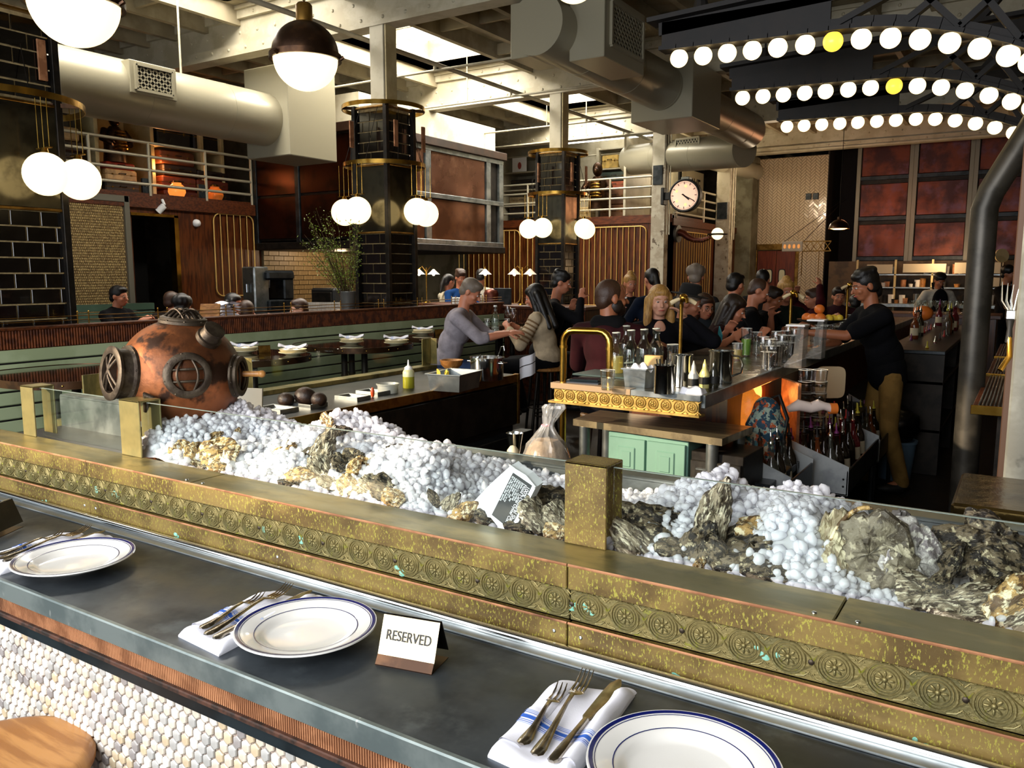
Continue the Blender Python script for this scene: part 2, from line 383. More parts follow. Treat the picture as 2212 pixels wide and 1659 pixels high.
# ================================================================ OYSTER BAR COUNTER (the counter we lean over)
X0,X1=-3.5,1.3
bar=thing('oyster_bar_counter','long zinc topped counter with white hexagon tiled front and brass upstand in the foreground','counter',(-1,.82,0))
JX=[-2.095,-.638,.82]
zt=M()
for a,b in ((X0,-2.02),(-2.017,X1)):
    zt.bev(a,.826,.972,b,1.16,1.0,.002)
zt.build('countertop',MT['zinc'],bar)
M().bev(X0,.820,.960,X1,.832,1.0015,.0025).build('counter_edge',MT['zedge'],bar)
f=M(); f.box(X0,.845,.914,X1,.85,.960)
n=int((X1-X0)/.0052)
for i in range(n):
    x=X0+.0052*i; f.box(x,.842,.914,x+.0032,.846,.960)
tag(f.build('fluted_copper_band',MT['copperb'],bar),kind='stuff')
M().bev(X0,.834,.904,X1,.86,.914,.002).build('iron_ledge',MT['rust'],bar)
M().bev(X0,.848,.872,X1,.862,.904,.002).build('steel_band',MT['band'],bar)
base=M(); base.box(X0,.875,0,X1,1.9,.96); base.build('counter_body',MT['dsteel'],bar)
tw=M().box(X0,.864,.02,X1,.875,.874).build('tile_bed',mk('hex_grout','#a39286',rough=.9),bar)
TCOL=[mk('stone_tile_%s'%n,c,c2,14,.35,rnd=.1) for n,c,c2 in (('white','#dcd6cb','#c4bdb2'),('pearl','#d6cdbe','#b9ad9c'),('grey','#b5b3ae','#9b9994'),('sand','#c9b99d','#b3a184'),('smoke','#9d9894','#857f7c'))]
TW=[10,8,5,3,2]
def hexm(R=.0128,t=.004):
    m=M(); o=[]; 
    for k,(r,y) in enumerate(((R,0),(R,-t*.6),(R*.86,-t))):
        o.append([(r*math.cos(PI/6+i*PI/3)*.93,y,r*math.sin(PI/6+i*PI/3)) for i in range(6)])
    vs=o[0]+o[1]+o[2]; fs=[]
    for k in range(2):
        for i in range(6): fs.append((k*6+i,k*6+(i+1)%6,(k+1)*6+(i+1)%6,(k+1)*6+i))
    fs.append(tuple(range(12,18))); m.add(vs,fs); return m
hm=hexm(); hmesh=[hm.mesh('hex_tile',c,False) for c in TCOL]
random.seed(3); cand=[]
px_,pz_=.0245,.0218
for r in range(40):
    z=.862-r*pz_
    if z<.03: break
    for c in range(-140,52):
        x=c*px_+(r%2)*px_/2
        if x<X0+.02 or x>X1-.02: continue
        d=Vector((x,.862,z-EYE)); w=d.dot(_f); sx=1106+1757*d.dot(_r)/w if w>.1 else -9999; sy=829.5-1757*d.dot(_u)/w if w>.1 else -9999
        vis=w>.1 and -20<sx<2230 and sy<1680
        cand.append((0 if vis else 1,w if w>0 else 99,x,z,random.choices(range(5),TW)[0]))
cand.sort(); rest=[M() for _ in TCOL]
for k,(v,w,x,z,ci) in enumerate(cand):
    mw=T((x+random.uniform(-.0007,.0007),.8625,z+random.uniform(-.0007,.0007)))@RY(random.uniform(-.04,.04))@SC(random.uniform(.95,1.03),random.uniform(.8,1.3),random.uniform(.95,1.03))
    if k<300: inst(hmesh[ci],'hex_tile',tw,mw)
    elif x>-3.2 and x<.9: rest[ci].add(hm.v,hm.f,mw)
# the far, smaller tiles: one part for each colour of stone
for ci,m in enumerate(rest): tag(m.build('hex_tiling',TCOL[ci],tw),kind='stuff')
# bright bead along the back of the zinc
M().tube([(X0,1.170,1.006),(X1,1.170,1.006)],.0105,12).build('bead_rail',MT['chrome'],bar,smooth=True)
M().bev(X0,1.135,.9995,X1,1.166,1.0035,.0015).build('back_strip',MT['steel'],bar)
# brass upstand: one thing, in panels
up=thing('brass_upstand','patinated brass upstand with embossed rosette frieze and flat brass top running along the counter','counter trim',(-1,1.2,1.0))
xs=[X0]+JX+[X1]
SCREW=M().ell((0,0,0),(.0042,.0025,.0042),8,5).mesh('screw',MT['chrome'],True)
RIV=M().ell((0,0,0),(.0048,.002,.0048),8,5).mesh('screw',MT['lead'],True)
for a,b in zip(xs[:-1],xs[1:]):
    a+=.0012;b-=.0012
    M().bev(a,1.184,1.002,b,1.2,1.050,.0015).build('lower_fascia',MT['patina'],up)
    M().bev(a,1.193,1.054,b,1.206,1.113,.001).build('frieze_panel',MT['patina2'],up)
    M().bev(a,1.182,1.113,b,1.2,1.1545,.0015).build('upper_fascia',MT['patina'],up)
    M().tube([(a,1.1845,1.0505),(b,1.1845,1.0505)],.0022,6).build('copper_edging',MT['copperb'],up,smooth=True)
    M().tube([(a,1.183,1.1555),(b,1.183,1.1555)],.0025,6).build('copper_edging',MT['copperb'],up,smooth=True)
    for x in (a+.025,b-.025,(a+b)/2): inst(SCREW,'screw',up,T((x,1.1845,1.03)))
bd=M()
for x in np.arange(X0+.01,X1,.0105):
    bd.ell((x,1.190,1.1105),(.0022,.0025,.0022),6,4)
tag(bd.build('bead_moulding',MT['patina2'],up,smooth=True),kind='stuff')
tx=[X0,-1.66,-.205,1.3]
for a,b in zip(tx[:-1],tx[1:]):
    M().bev(a+.001,1.1835,1.150,b-.001,1.288,1.1575,.002).build('top_plate',MT['btop'],up)
    for x in (a+.03,b-.03): inst(SCREW,'screw',up,T((x,1.197,1.158))@RX(PI/2))
# rosette: two rings, a hub, eight petals, and the scroll that links it to the next
rs=M()
rs.torus((0,0,0),.0245,.0022,26,6,'Y'); rs.torus((0,0,0),.0195,.0015,24,6,'Y'); rs.torus((0,0,0),.0150,.0013,22,6,'Y'); rs.ell((0,0,0),(.004,.003,.004),8,5)
for k in range(8):
    t=k*PI/4; m_=RY(t)@T((0,0,.0085)); rs.ell((0,0,0),(.0022,.0022,.005),7,5,m_)
for sgn in (1,-1):
    rs.tube([(.0245*math.cos(a),0,sgn*.0245*math.sin(a)) for a in (0.9,1.1)]+[(.031,0,sgn*.0075),(.036,0,-sgn*.002),(.043,0,-sgn*.012)],.0017,5)
    rs.tube([(.012,0,sgn*.026),(.024,0,sgn*.0235),(.031,0,sgn*.0165),(.037,0,sgn*.0235),(.05,0,sgn*.026)],.0012,5)
    for a in range(5): rs.ell((.026+.003*a,0,sgn*(.0185+.0015*(a%2))),(.0012,.0012,.0012),5,4)
rsm=rs.mesh('rosette',MT['patina2'],True)
x=X0+.04; random.seed(5); k=0
while x<X1-.04:
    inst(rsm,'rosette',up,T((x,1.1925,1.0835)))
    if k%3==0: inst(RIV,'screw',up,T((x+.0335,1.1915,1.0835)))
    x+=.0665; k+=1
vg=mk('verdigris','#5f9a86','#7fae9c',200,.8)
_rv=random.Random(17)
for x in (-2.32,-2.07,-1.98,-1.72,-1.42,-1.30,-1.02,-.63,-.60,-.44,-.30,-.08):
    z=_rv.choice((1.018,1.07,1.085,1.012)); y=1.1835 if z<1.05 else 1.1925
    for k in range(4): M().ell((x+_rv.gauss(0,.006),y,z-.004*k),(_rv.uniform(.003,.008),.0007,_rv.uniform(.002,.006)),9,5).build('verdigris_stain',vg,up,smooth=True)
# steel ice bin let into the counter
ib=thing('ice_bin','long stainless steel ice bin behind the brass upstand','ice bin',(-1,1.6,1.0))
M().box(X0,1.288,1.00,X1,1.294,1.15).build('front_wall',MT['dsteel'],ib)
M().box(X0,1.288,.97,X1,1.93,1.0).build('bin_floor',MT['dsteel'],ib)
M().box(X0,1.88,.97,X1,1.886,1.130).bev(X0,1.88,1.126,X1,1.935,1.138,.003).build('rear_wall',MT['steel'],ib)
for x in (-2.13,): M().bev(x-.004,1.294,1.0,x+.004,1.88,1.13,.002).build('divider',MT['dsteel'],ib)
# glass guards: brass strap, pane between straps
def strap(x0,x1,label,mt='btop'):
    t=thing('brass_bracket',label,'bracket',((x0+x1)/2,1.285,1.157),group='brass straps holding the glass guard')
    m=M(); m.bev(x0,1.278,1.1575,x1,1.283,1.312,.0015); m.bev(x0,1.278,1.307,x1,1.345,1.312,.0015); m.bev(x0,1.341,1.1575,x1,1.346,1.312,.0015)
    m.build('strap',MT[mt],t); return t
strap(-.697,-.612,'upright brass strap bracket nearest the middle, in front of the ice','patina')
strap(-2.085,-1.995,'brass strap bracket standing just in front of the copper diving helmet')
strap(-2.600,-2.530,'brass strap bracket at far left of the glass guard, left of the diving helmet')
strap(.70,.78,'brass strap bracket beyond the right edge of the oyster display')
for a,b,l in ((-2.53,-2.085,'clear glass guard pane left of the diving helmet bracket'),(-1.993,-.699,'long clear glass guard pane in front of the left ice pile'),(-.610,.70,'clear glass guard pane in front of the large oysters at right')):
    o=M().bev(a,1.300,1.1585,b,1.308,1.306,.0015).build('glass_guard',MT['pane'],None,loc=(a,1.3,1.158)); tag(o,l,'glass panel','glass guard panes along the oyster bar'); M().box(a,1.3010,1.3055,b,1.3070,1.3064).build('polished_edge',mk('glass_edge','#76837b',rough=.3) if 'glass_edge' not in bpy.data.materials else bpy.data.materials['glass_edge'],o)
# ================================================================ PLACE SETTINGS
def plate(name,x,y,label,z=1.0,r=.125,lines=True,group='blue rimmed plates on the zinc counter',tx=0):
    t=thing(name,label,'plate',(x,y,z),group=group)
    k=r/.125
    prof=[(0,.004),(.045,.003),(.048,0),(.056,0),(.060,.004),(.085,.010),(.105,.017),(.122,.0235),(.1252,.026),(.1245,.0285),(.120,.0282),(.104,.0235),(.088,.0195),(.080,.0155),(.074,.0115),(.066,.0095),(.03,.0085),(0,.0085)]
    m=M().lathe([(a*k,b*k) for a,b in prof],(x,y,z),64); m.build('dish',MT['china'],t,smooth=True)
    if lines:
        for r0,z0,r1,z1 in ((.1168,.0275,.1222,.0288),(.1136,.0265,.1147,.0269),(.0895,.0203,.0910,.0206)):
            M().lathe([(r0*k,z0*k+.0003),(r1*k,z1*k+.0003)],(x,y,z),64).build('blue_line',MT['blueline'],t,smooth=True)
    return t
plate('dinner_plate',-1.762,.952,'blue rimmed white plate at far left of the zinc counter')
plate('dinner_plate',-1.055,.974,'blue rimmed white plate beside the RESERVED sign')
plate('dinner_plate',-.335,.940,'blue rimmed white plate cut off by the bottom edge of the photo')
def napkin(x,y,rz,label,L=.245,Wd=.125):
    t=thing('folded_napkin',label,'napkin',(x,y,1.0),rz,group='white napkins with blue stripes on the zinc counter')
    Wm=WM[t]
    def prof(u):      # u 0..1 across: flat stack with a soft roll at the right and a thick left fold
        xx=(u-.5)*Wd
        h=.010+.007*math.exp(-((u-.90)/.085)**2)+.002*math.sin(u*9)
        if u<.03: h*=u/.03*.5+.5
        if u>.975: h*=(1-u)/.025*.5+.5
        return xx,h
    def surf(u,v,off=0):
        xx,h=prof(u); yy=(v-.5)*L+ (u-.5)*.022*(1 if v>.5 else -1)
        e=max(0,min(v,1-v)/.11); h=h*(min(1,e)**.5*.75+.25)+ .0035*math.exp(-((v-.05)/.06)**2)+.0012*math.sin(v*17+u*5)
        return Wm@Vector((xx,yy,h+off))
    m=M(); nu,nv=40,40
    m.grid(lambda u,v: surf(u,v),nu,nv)
    n=len(m.v)
    bot=[Wm@Vector((prof(i/nu)[0],(j/nv-.5)*L+(i/nu-.5)*.022*(1 if j/nv>.5 else -1),0)) for j in range(nv+1) for i in range(nu+1)]
    m.add(bot,[(j*(nu+1)+i,(j+1)*(nu+1)+i,(j+1)*(nu+1)+i+1,j*(nu+1)+i+1) for j in range(nv) for i in range(nu)])
    W1=nu+1
    for i in range(nu): m.f.append((i+1,i,n+i,n+i+1)); q=nv*W1; m.f.append((q+i,q+i+1,n+q+i+1,n+q+i))
    for j in range(nv): m.f.append((j*W1,(j+1)*W1,n+(j+1)*W1,n+j*W1)); m.f.append(((j+1)*W1+nu,j*W1+nu,n+j*W1+nu,n+(j+1)*W1+nu))
    m.build('cloth',MT['linen'],t,smooth=60)
    # loose upper layers, fanned at the far end
    for k,(u0,u1,v0,v1,dz) in enumerate(((.0,.30,.12,1.03,.0035),(.72,1.0,.15,1.04,.003))):
        mm=M(); mm.grid(lambda u,v:surf(u0+(u1-u0)*u,v0+(v1-v0)*v,dz*math.sin(PI*min(1,max(0,u)))**.5+.0006),14,24); mm.build('fold',MT['linen'],t,smooth=True)
    for v0,v1,mt in ((.37,.405,'stripe'),(.335,.341,'stripe'),(.350,.356,'stripe'),(.322,.327,'stripel'),(.425,.431,'stripe'),(.440,.447,'stripel'),(.455,.461,'stripel')):
        mm=M(); mm.grid(lambda u,v:surf(u,v0+(v1-v0)*v,.0042 if (u<.3 or u>.72) else .0011),60,1); mm.build('woven_stripe',MT[mt],t,smooth=True)
    return t
napkin(-.525,.965,math.radians(5),'white napkin with blue stripes under the cutlery nearest the camera')
napkin(-1.205,.972,math.radians(5),'white blue striped napkin under cutlery left of the middle plate')
napkin(-1.925,.965,math.radians(5),'white blue striped napkin cut off by the left edge')
def cutlery(kind,L,label,p,rz,z,tilt=.02,grp='cutlery lying on the napkins'):
    t=thing(kind,label,'fork' if 'fork' in kind else 'knife',(p[0],p[1],z),rz,group=grp)
    # local +Y points to the tines or blade tip
    def bar(st):  # stations (y,halfwidth,z,thickness)
        m=M(); vs=[];fs=[]
        for (y,w,zz,th) in st: vs+=[(-w,y,zz),(0,y,zz-th*.3),(w,y,zz),(w*.7,y,zz+th),(0,y,zz+th*1.25),(-w*.7,y,zz+th)]
        for i in range(len(st)-1):
            for k in range(6): fs.append((i*6+k,i*6+(k+1)%6,(i+1)*6+(k+1)%6,(i+1)*6+k))
        fs+=[tuple(reversed(range(6))),tuple(range(len(vs)-6,len(vs)))]
        return m.add(vs,fs)
    if 'fork' in kind:
        nt=4 if L>.2 else 3; hw=.0125 if L>.2 else .011
        m=bar([(0,.004,.004,.002),(.006,.0095,.0035,.003),(.02,.0098,.003,.003),(L*.28,.0055,.004,.003),(L*.55,.003,.010,.003),(L*.66,.0035,.011,.0025),(L*.70,hw*.85,.008,.002),(L*.76,hw,.004,.0018)])
        m.build('handle',MT['silver'],t,smooth=True,local=True)
        for i in range(nt):
            xx=(i-(nt-1)/2)*hw*2/(nt)*1.02
            mm=M(); mm.tube([(xx,L*.755,.005),(xx,L*.85,.004),(xx,L*.94,.008),(xx,L,.014)],.0015,6,rad=[.0024,.0017,.0014,.0006]); mm.build('tine',MT['silver'],t,smooth=True,local=True)
    else:
        bar([(0,.004,.004,.003),(.006,.009,.0035,.004),(.03,.009,.003,.005),(L*.30,.0055,.004,.005),(L*.46,.005,.005,.004)]).build('handle',MT['silver'],t,smooth=True,local=True)
        bar([(L*.46,.005,.005,.002),(L*.50,.0095,.005,.001),(L*.8,.0105,.005,.0008),(L*.93,.0095,.005,.0008),(L,.003,.005,.0006)]).build('blade',MT['silver'],t,smooth=True,local=True)
    return t
for (nx,where) in ((-.525,'nearest the camera'),(-1.205,'left of the middle plate'),(-1.925,'at the left edge')):
    ox=nx+.525
    cutlery('small_fork',.165,'small three tined fork on the napkin '+where,(-.541+ox,.876),math.radians(9),1.0125)
    cutlery('dinner_fork',.238,'long middle dinner fork on the napkin '+where,(-.512+ox,.864),math.radians(10),1.0125)
    cutlery('table_knife',.248,'table knife right of the forks on the napkin '+where,(-.486+ox,.862),math.radians(4),1.0125)
def text(s,size,mat,parent,mw,name='lettering',ext=.0002,ax='CENTER',sx=1,bold=0):
    c=bpy.data.curves.new(name,'FONT'); c.body=s; c.size=size; c.align_x=ax; c.align_y='CENTER'; c.extrude=ext; c.offset=bold
    o=bpy.data.objects.new(name,c); COL.objects.link(o); dg=bpy.context.evaluated_depsgraph_get()
    me=bpy.data.meshes.new_from_object(o.evaluated_get(dg)); bpy.data.objects.remove(o); me.materials.clear(); me.materials.append(mat)
    o=inst(me,name,parent,mw@SC(sx,1,1)); return o
def reserved(px,py,rz,label):
    t=thing('reserved_sign',label,'sign',(px,py,1.0),rz,group='reserved signs on the counter'); Wm=WM[t]
    w,h,d=.105,.066,.028
    lean=math.radians(22)
    def P(x,s,side): return Wm@Vector((x, (-d+math.sin(lean)*s) if side else (d-math.sin(lean)*s)*1.0, .014+math.cos(lean)*s if True else 0))
    fr=M(); fr.prism([P(-w/2,0,1),P(w/2,0,1),P(w/2,h,1),P(-w/2,h,1)],Wm.to_3x3()@Vector((0,.0012,.0))); fr.build('face_plate',mk('brushed_brass_face','#e2d4b0','#cdbb90',60,.38,metal=.6,stretch=(1,1,8)),t)
    M().prism([P(-w/2,0,0),P(w/2,0,0),P(w/2,h,0),P(-w/2,h,0)],Wm.to_3x3()@Vector((0,.0012,0))).build('back_plate',MT['iron'],t)
    M().prism([Wm@Vector(q) for q in ((-w/2,-d,.014),(w/2,-d,.014),(w/2,-d-.010,.0005),(-w/2,-d-.010,.0005))],(0,0,.0012)).build('foot',MT['bronze'],t)
    M().prism([Wm@Vector(q) for q in ((-w/2,-d-.01,0),(w/2,-d-.01,0),(w/2,d,0),(-w/2,d,0))],(0,0,.001)).build('base',MT['bronze'],t)
    mw=Wm@T((0,-d-.0016+math.sin(lean)*h*.52,.014+math.cos(lean)*h*.52))@RX(PI/2-lean)
    text('RESERVED',.0235,MT['black'],t,mw,sx=.80,bold=.0002)
    return t
reserved(-.842,1.014,math.radians(12),'small tented brass RESERVED sign standing between the plates')
reserved(-2.165,.985,math.radians(-62),'dark back of a second tented sign at the left edge of the counter')
# stool in the corner
st=thing('bar_stool','round oak stool seat at the bottom left corner by the tiled front','stool',(-1.645,.700,0))
M().lathe([(0,.662),(.15,.662),(.172,.668),(.180,.680),(.180,.694),(.172,.705),(.160,.708),(.12,.703),(.06,.700),(0,.699)],(-1.645,.700,0),48).build('seat',mk('turned_oak','#a97742','#8a5a2c',4,.4,stretch=(1,9,1),bump=.1),st,smooth=True)
for k in range(4):
    a=PI/4+k*PI/2; M().cyl((-1.645+.11*math.cos(a),.700+.11*math.sin(a),.665),(-1.645+.17*math.cos(a),.700+.17*math.sin(a),0),.016,.014,10).build('leg',MT['oak'],st,smooth=True)
M().torus((-1.645,.7,.25),.150,.008,24,6).build('foot_ring',MT['iron'],st,smooth=True)
# ================================================================ ICE
RID=[(-2.11,1.16),(-2.05,1.26),(-1.99,1.262),(-1.93,1.235),(-1.845,1.2),(-1.70,1.20),(-1.64,1.24),(-1.585,1.268),(-1.48,1.237),(-1.385,1.204),(-1.277,1.205),(-1.146,1.180),(-1.06,1.14),(-.93,1.105),(-.75,1.095),(-.66,1.15),(-.60,1.20),(-.52,1.240),(-.465,1.19),(-.42,1.20),(-.36,1.235),(-.31,1.225),(-.25,1.18),(-.16,1.13),(0,1.13),(.2,1.18),(.6,1.2),(1.25,1.15)]
def ridge(x):
    for (a,za),(b,zb) in zip(RID[:-1],RID[1:]):
        if a<=x<=b: return za+(zb-za)*(x-a)/(b-a)
    return RID[0][1] if x<RID[0][0] else RID[-1][1]
def nz(x,y,s=1.0):
    return (math.sin(x*31*s+y*17*s)+math.sin(x*53*s-y*41*s+1.3)+math.sin(x*19*s+y*67*s+.7))/3
def iceh(x,y):
    zr=ridge(x); front=1.128+.012*nz(x,0,.6); yr=1.60+.03*math.sin(x*7)
    if x<-1.85: front+=.02
    if y<yr: t=(y-1.31)/(yr-1.31); t=max(0,t); z=front+(zr-front)*(t**.75)
    else: t=(y-yr)/(1.88-yr); z=zr+(1.10-zr)*(t**1.4)
    # a second, nearer heap of loose ice
    z+=.075*math.exp(-((x+1.20)/.12)**2-((y-1.44)/.09)**2)+.05*math.exp(-((x+2.02)/.07)**2-((y-1.37)/.06)**2)+.055*math.exp(-((x+.31)/.07)**2-((y-1.42)/.07)**2)
    return z+.010*nz(x,y)
im=M(); im.grid(lambda u,v:(-2.12+3.38*u,1.30+.578*v,iceh(-2.12+3.38*u,1.30+.578*v)-.003),220,44)
n=len(im.v)
ice=tag(im.build('crushed_ice',MT['ice'],None,smooth=True,loc=(-.6,1.6,1.0)),'bed of crushed ice filling the bin behind the glass guard','ice',kind='stuff')
rng=np.random.default_rng(7)
uv=M().ell((0,0,0),1,7,5); bv=np.array(uv.v); tri=[]
for f in uv.f:
    tri.append(f[:3]); 
    if len(f)==4: tri.append((f[0],f[2],f[3]))
bt=np.array(tri)
P=[]
for x in np.arange(-2.10,.16,.0105):
    for y in np.arange(1.312,1.86,.0115):
        xx=x+rng.uniform(-.005,.005); yy=y+rng.uniform(-.005,.005)
        if xx<-2.1 or yy<1.312: continue
        P.append((xx,yy,iceh(xx,yy)+rng.uniform(-.004,.007)))
        if rng.random()<.18: P.append((xx+.004,yy,iceh(xx,yy)+.012+rng.uniform(0,.006)))
P=np.array(P); K=len(P)
rad=rng.uniform(.006,.0105,K)*np.where(rng.random(K)<.12,1.35,1); sc=rng.uniform(.6,1.25,(K,3)); ang=rng.uniform(0,2*PI,(K,2))
ca,sa=np.cos(ang[:,0]),np.sin(ang[:,0]); cb,sb=np.cos(ang[:,1]),np.sin(ang[:,1])
v=bv[None]*sc[:,None,:]*rad[:,None,None]
v=v*(1+rng.uniform(-.16,.16,v.shape[:2]))[...,None]
x_=v[...,0]*ca[:,None]-v[...,1]*sa[:,None]; y_=v[...,0]*sa[:,None]+v[...,1]*ca[:,None]; z_=v[...,2]
x2=x_*cb[:,None]+z_*sb[:,None]; z2=-x_*sb[:,None]+z_*cb[:,None]
VV=np.stack([x2,y_,z2],-1)+P[:,None,:]; nb=len(bv); FF=(bt[None]+(np.arange(K)*nb)[:,None,None]).reshape(-1)
me=bpy.data.meshes.new('ice_pebbles'); me.vertices.add(K*nb); me.vertices.foreach_set('co',(VV-np.array([-.6,1.6,1.0])).astype(np.float32).reshape(-1))
nt_=len(FF)//3; me.loops.add(len(FF)); me.loops.foreach_set('vertex_index',FF.astype(np.int32)); me.polygons.add(nt_)
me.polygons.foreach_set('loop_start',(np.arange(nt_)*3).astype(np.int32)); me.polygons.foreach_set('loop_total',np.full(nt_,3,np.int32)); me.polygons.foreach_set('use_smooth',np.ones(nt_,bool))
me.materials.append(MT['ice']); me.update(calc_edges=True)
o=bpy.data.objects.new('ice_pebbles',me); COL.objects.link(o); o.parent=ice; WM[o]=WM[ice]; tag(o,kind='stuff')
# ================================================================ OYSTERS
def shellmesh(seed,L=1.0,Wd=.62,Th=.34,ridges=9,rib=0):
    r=random.Random(seed); ph=[r.uniform(0,6) for _ in range(8)]
    m=M(); nu,nv=36,22; vs=[]
    for j in range(nv+1):
        p=-PI/2+PI*j/nv
        for i in range(nu):
            t=2*PI*i/nu; c=math.cos(p)
            out=1+.10*math.sin(2*t+ph[0])+.07*math.sin(3*t+ph[1])+.05*math.sin(5*t+ph[2])+.035*math.sin(9*t+ph[3])
            x=math.cos(t)*c**.85*out*L/2; y=math.sin(t)*c**.85*out*Wd/2*(1-.30*math.cos(t)); z=math.sin(p)*Th/2
            rr=c; saw=(rr*ridges+.25*math.sin(4*t+ph[4]))%1
            k=1+.085*(saw-.5)+.03*math.sin(17*t+ph[7]+rr*9)
            if rib: k*=1+.05*math.sin(rib*t)*rr
            z*=(.80+.50*(saw-.4)); z+=.022*math.sin(19*t+ph[6])*rr; z+=.05*math.sin(x*7+ph[5])*Wd*.6+.025*math.sin(y*13+x*9+ph[6])
            if z<0: z*=1.25
            vs.append((x*k,y*k,z+.08*Wd*x*x))
    fs=[(j*nu+i,j*nu+(i+1)%nu,(j+1)*nu+(i+1)%nu,(j+1)*nu+i) for j in range(nv) for i in range(nu)]
    m.add(vs,fs); return m
SH={}
for mk_ in ('shell','shell2','shell3'):
    for s_ in range(4): SH[mk_,s_]=shellmesh(s_*7+3,1,[.58,.66,.5,.72][s_],[.36,.3,.42,.26][s_]).mesh('oyster_shell',MT[mk_],60)
RND=random.Random(11)
ORD='leftmost second third fourth fifth sixth seventh eighth ninth tenth eleventh twelfth thirteenth fourteenth fifteenth'.split()
HUE=dict(shell='tan grey',shell2='dark brown',shell3='golden')
def cluster(rows,where,group):
    for k,a in enumerate(sorted(rows)):
        oys(*a,('%s oyster, %s%s %s'%(HUE[a[5]],ORD[k],'' if k==0 else ' from left',where)),group)
def oys(px,py,Y,size,deg,mat,label,group,pitch=None,roll=None,var=None):
    p=aty(px,py,Y); v=var if var is not None else RND.randrange(4)
    o=inst(SH[mat,v],'oyster',None,T((0,0,0)))
    o.rotation_mode='XYZ'
    # long axis drawn in the picture plane at angle deg, then tipped
    a=math.radians(deg); ax=(_r*math.cos(a)+Vector((0,0,1))*math.sin(a)); nrm=Vector((-ax.y,ax.x,0)) if abs(ax.z)>.95 else None
    face=(-_f+Vector((0,0,.9))).normalized(); face=(face-ax*face.dot(ax)).normalized(); side=face.cross(ax)
    R=Matrix((ax,side,face)).transposed()
    rr=RND.uniform(-.5,.5) if roll is None else roll
    R=R@Matrix.Rotation(rr,3,'X')@Matrix.Rotation(RND.uniform(-.3,.3) if pitch is None else pitch,3,'Y')
    o.rotation_euler=R.to_euler(); o.location=p; o.scale=(size,size,size)
    tag(o,label,'oyster',group); return o
G1='golden oysters in the cluster nearest the diving helmet'
cluster(((368,985,1.36,.078,60,'shell3'),(393,985,1.345,.09,-70,'shell3'),(424,985,1.35,.08,-60,'shell3'),(476,978,1.37,.12,15,'shell3'),(460,945,1.44,.055,40,'shell3'),(512,936,1.5,.035,80,'shell3'),(475,1010,1.325,.055,-10,'shell3'),(445,1000,1.34,.05,20,'shell')),'in golden cluster by the bracket near the helmet',G1)
G2='oysters in middle cluster of the left ice'
cluster(((612,985,1.42,.085,55,'shell3'),(592,1022,1.36,.06,10,'shell3'),(640,962,1.47,.06,10,'shell'),(664,985,1.43,.07,40,'shell2'),(700,968,1.44,.11,72,'shell'),(704,912,1.54,.065,78,'shell3'),(690,1015,1.38,.08,-65,'shell'),(652,1025,1.35,.075,-5,'shell3'),(735,930,1.52,.055,20,'shell2'),(712,1045,1.34,.06,-20,'shell'),(762,985,1.43,.06,10,'shell2'),(764,1012,1.38,.07,50,'shell3'),(735,1000,1.40,.055,-40,'shell2'),(625,1045,1.33,.05,5,'shell2')),'in middle cluster of the left ice',G2)
G3='oysters half buried between the middle cluster and the white tub'
cluster(((790,1008,1.40,.06,5,'shell3'),(800,1050,1.335,.06,-50,'shell'),(832,1058,1.335,.085,-35,'shell2'),(850,1075,1.325,.06,-20,'shell3'),(868,975,1.52,.07,0,'shell2'),(750,1050,1.33,.06,-60,'shell3'),(938,1078,1.35,.045,-50,'shell2'),(770,1065,1.325,.05,10,'shell'),(975,1085,1.34,.05,60,'shell'),(1000,1108,1.325,.085,20,'shell3'),(1050,1125,1.322,.06,-20,'shell2')),'half buried before the white tub',G3)
G4='oysters between the white tub and the middle brass bracket'
cluster(((1180,1078,1.42,.12,5,'shell2'),(1160,1120,1.34,.10,-55,'shell'),(1205,1120,1.36,.075,-60,'shell'),(1202,1150,1.322,.055,10,'shell3'),(1130,1140,1.33,.07,0,'shell2'),(1150,1090,1.42,.08,30,'shell2')),'between white tub and middle bracket',G4)
G5='large rough oysters left of the round pale shells'
D='large dark rough oyster in the heap right of the middle brass bracket'
cluster(((1355,1118,1.48,.10,5,'shell2'),(1420,1140,1.40,.12,-15,'shell2'),(1478,1120,1.47,.10,5,'shell2'),(1410,1165,1.37,.09,10,'shell2'),(1465,1185,1.35,.08,-10,'shell2'),(1620,1195,1.37,.13,8,'shell2'),(1655,1150,1.45,.11,0,'shell3'),(1560,1212,1.34,.09,-50,'shell2'),(1700,1170,1.42,.10,0,'shell2'),(1590,1165,1.42,.07,40,'shell2')),'in the large heap right of middle bracket',G5)
oys(1375,1190,1.345,.125,-48,'shell','long pale curved oyster lying along the front of the heap right of the middle bracket',None,var=2,roll=.3)
oys(1512,1180,1.35,.105,70,'shell2','bulging speckled oyster at the foot of the tall upright oyster',None,var=1)
oys(1545,1105,1.40,.115,76,'shell','tall upright oyster standing highest above the heap of large oysters',None,var=0)
oys(1516,1222,1.325,.042,88,'shell3','small smooth yellowish oyster below the tall upright one',None,var=3)
oys(1655,1236,1.33,.085,5,'shell2','flat grey pink oyster lying on ice at the front edge',None,var=3)
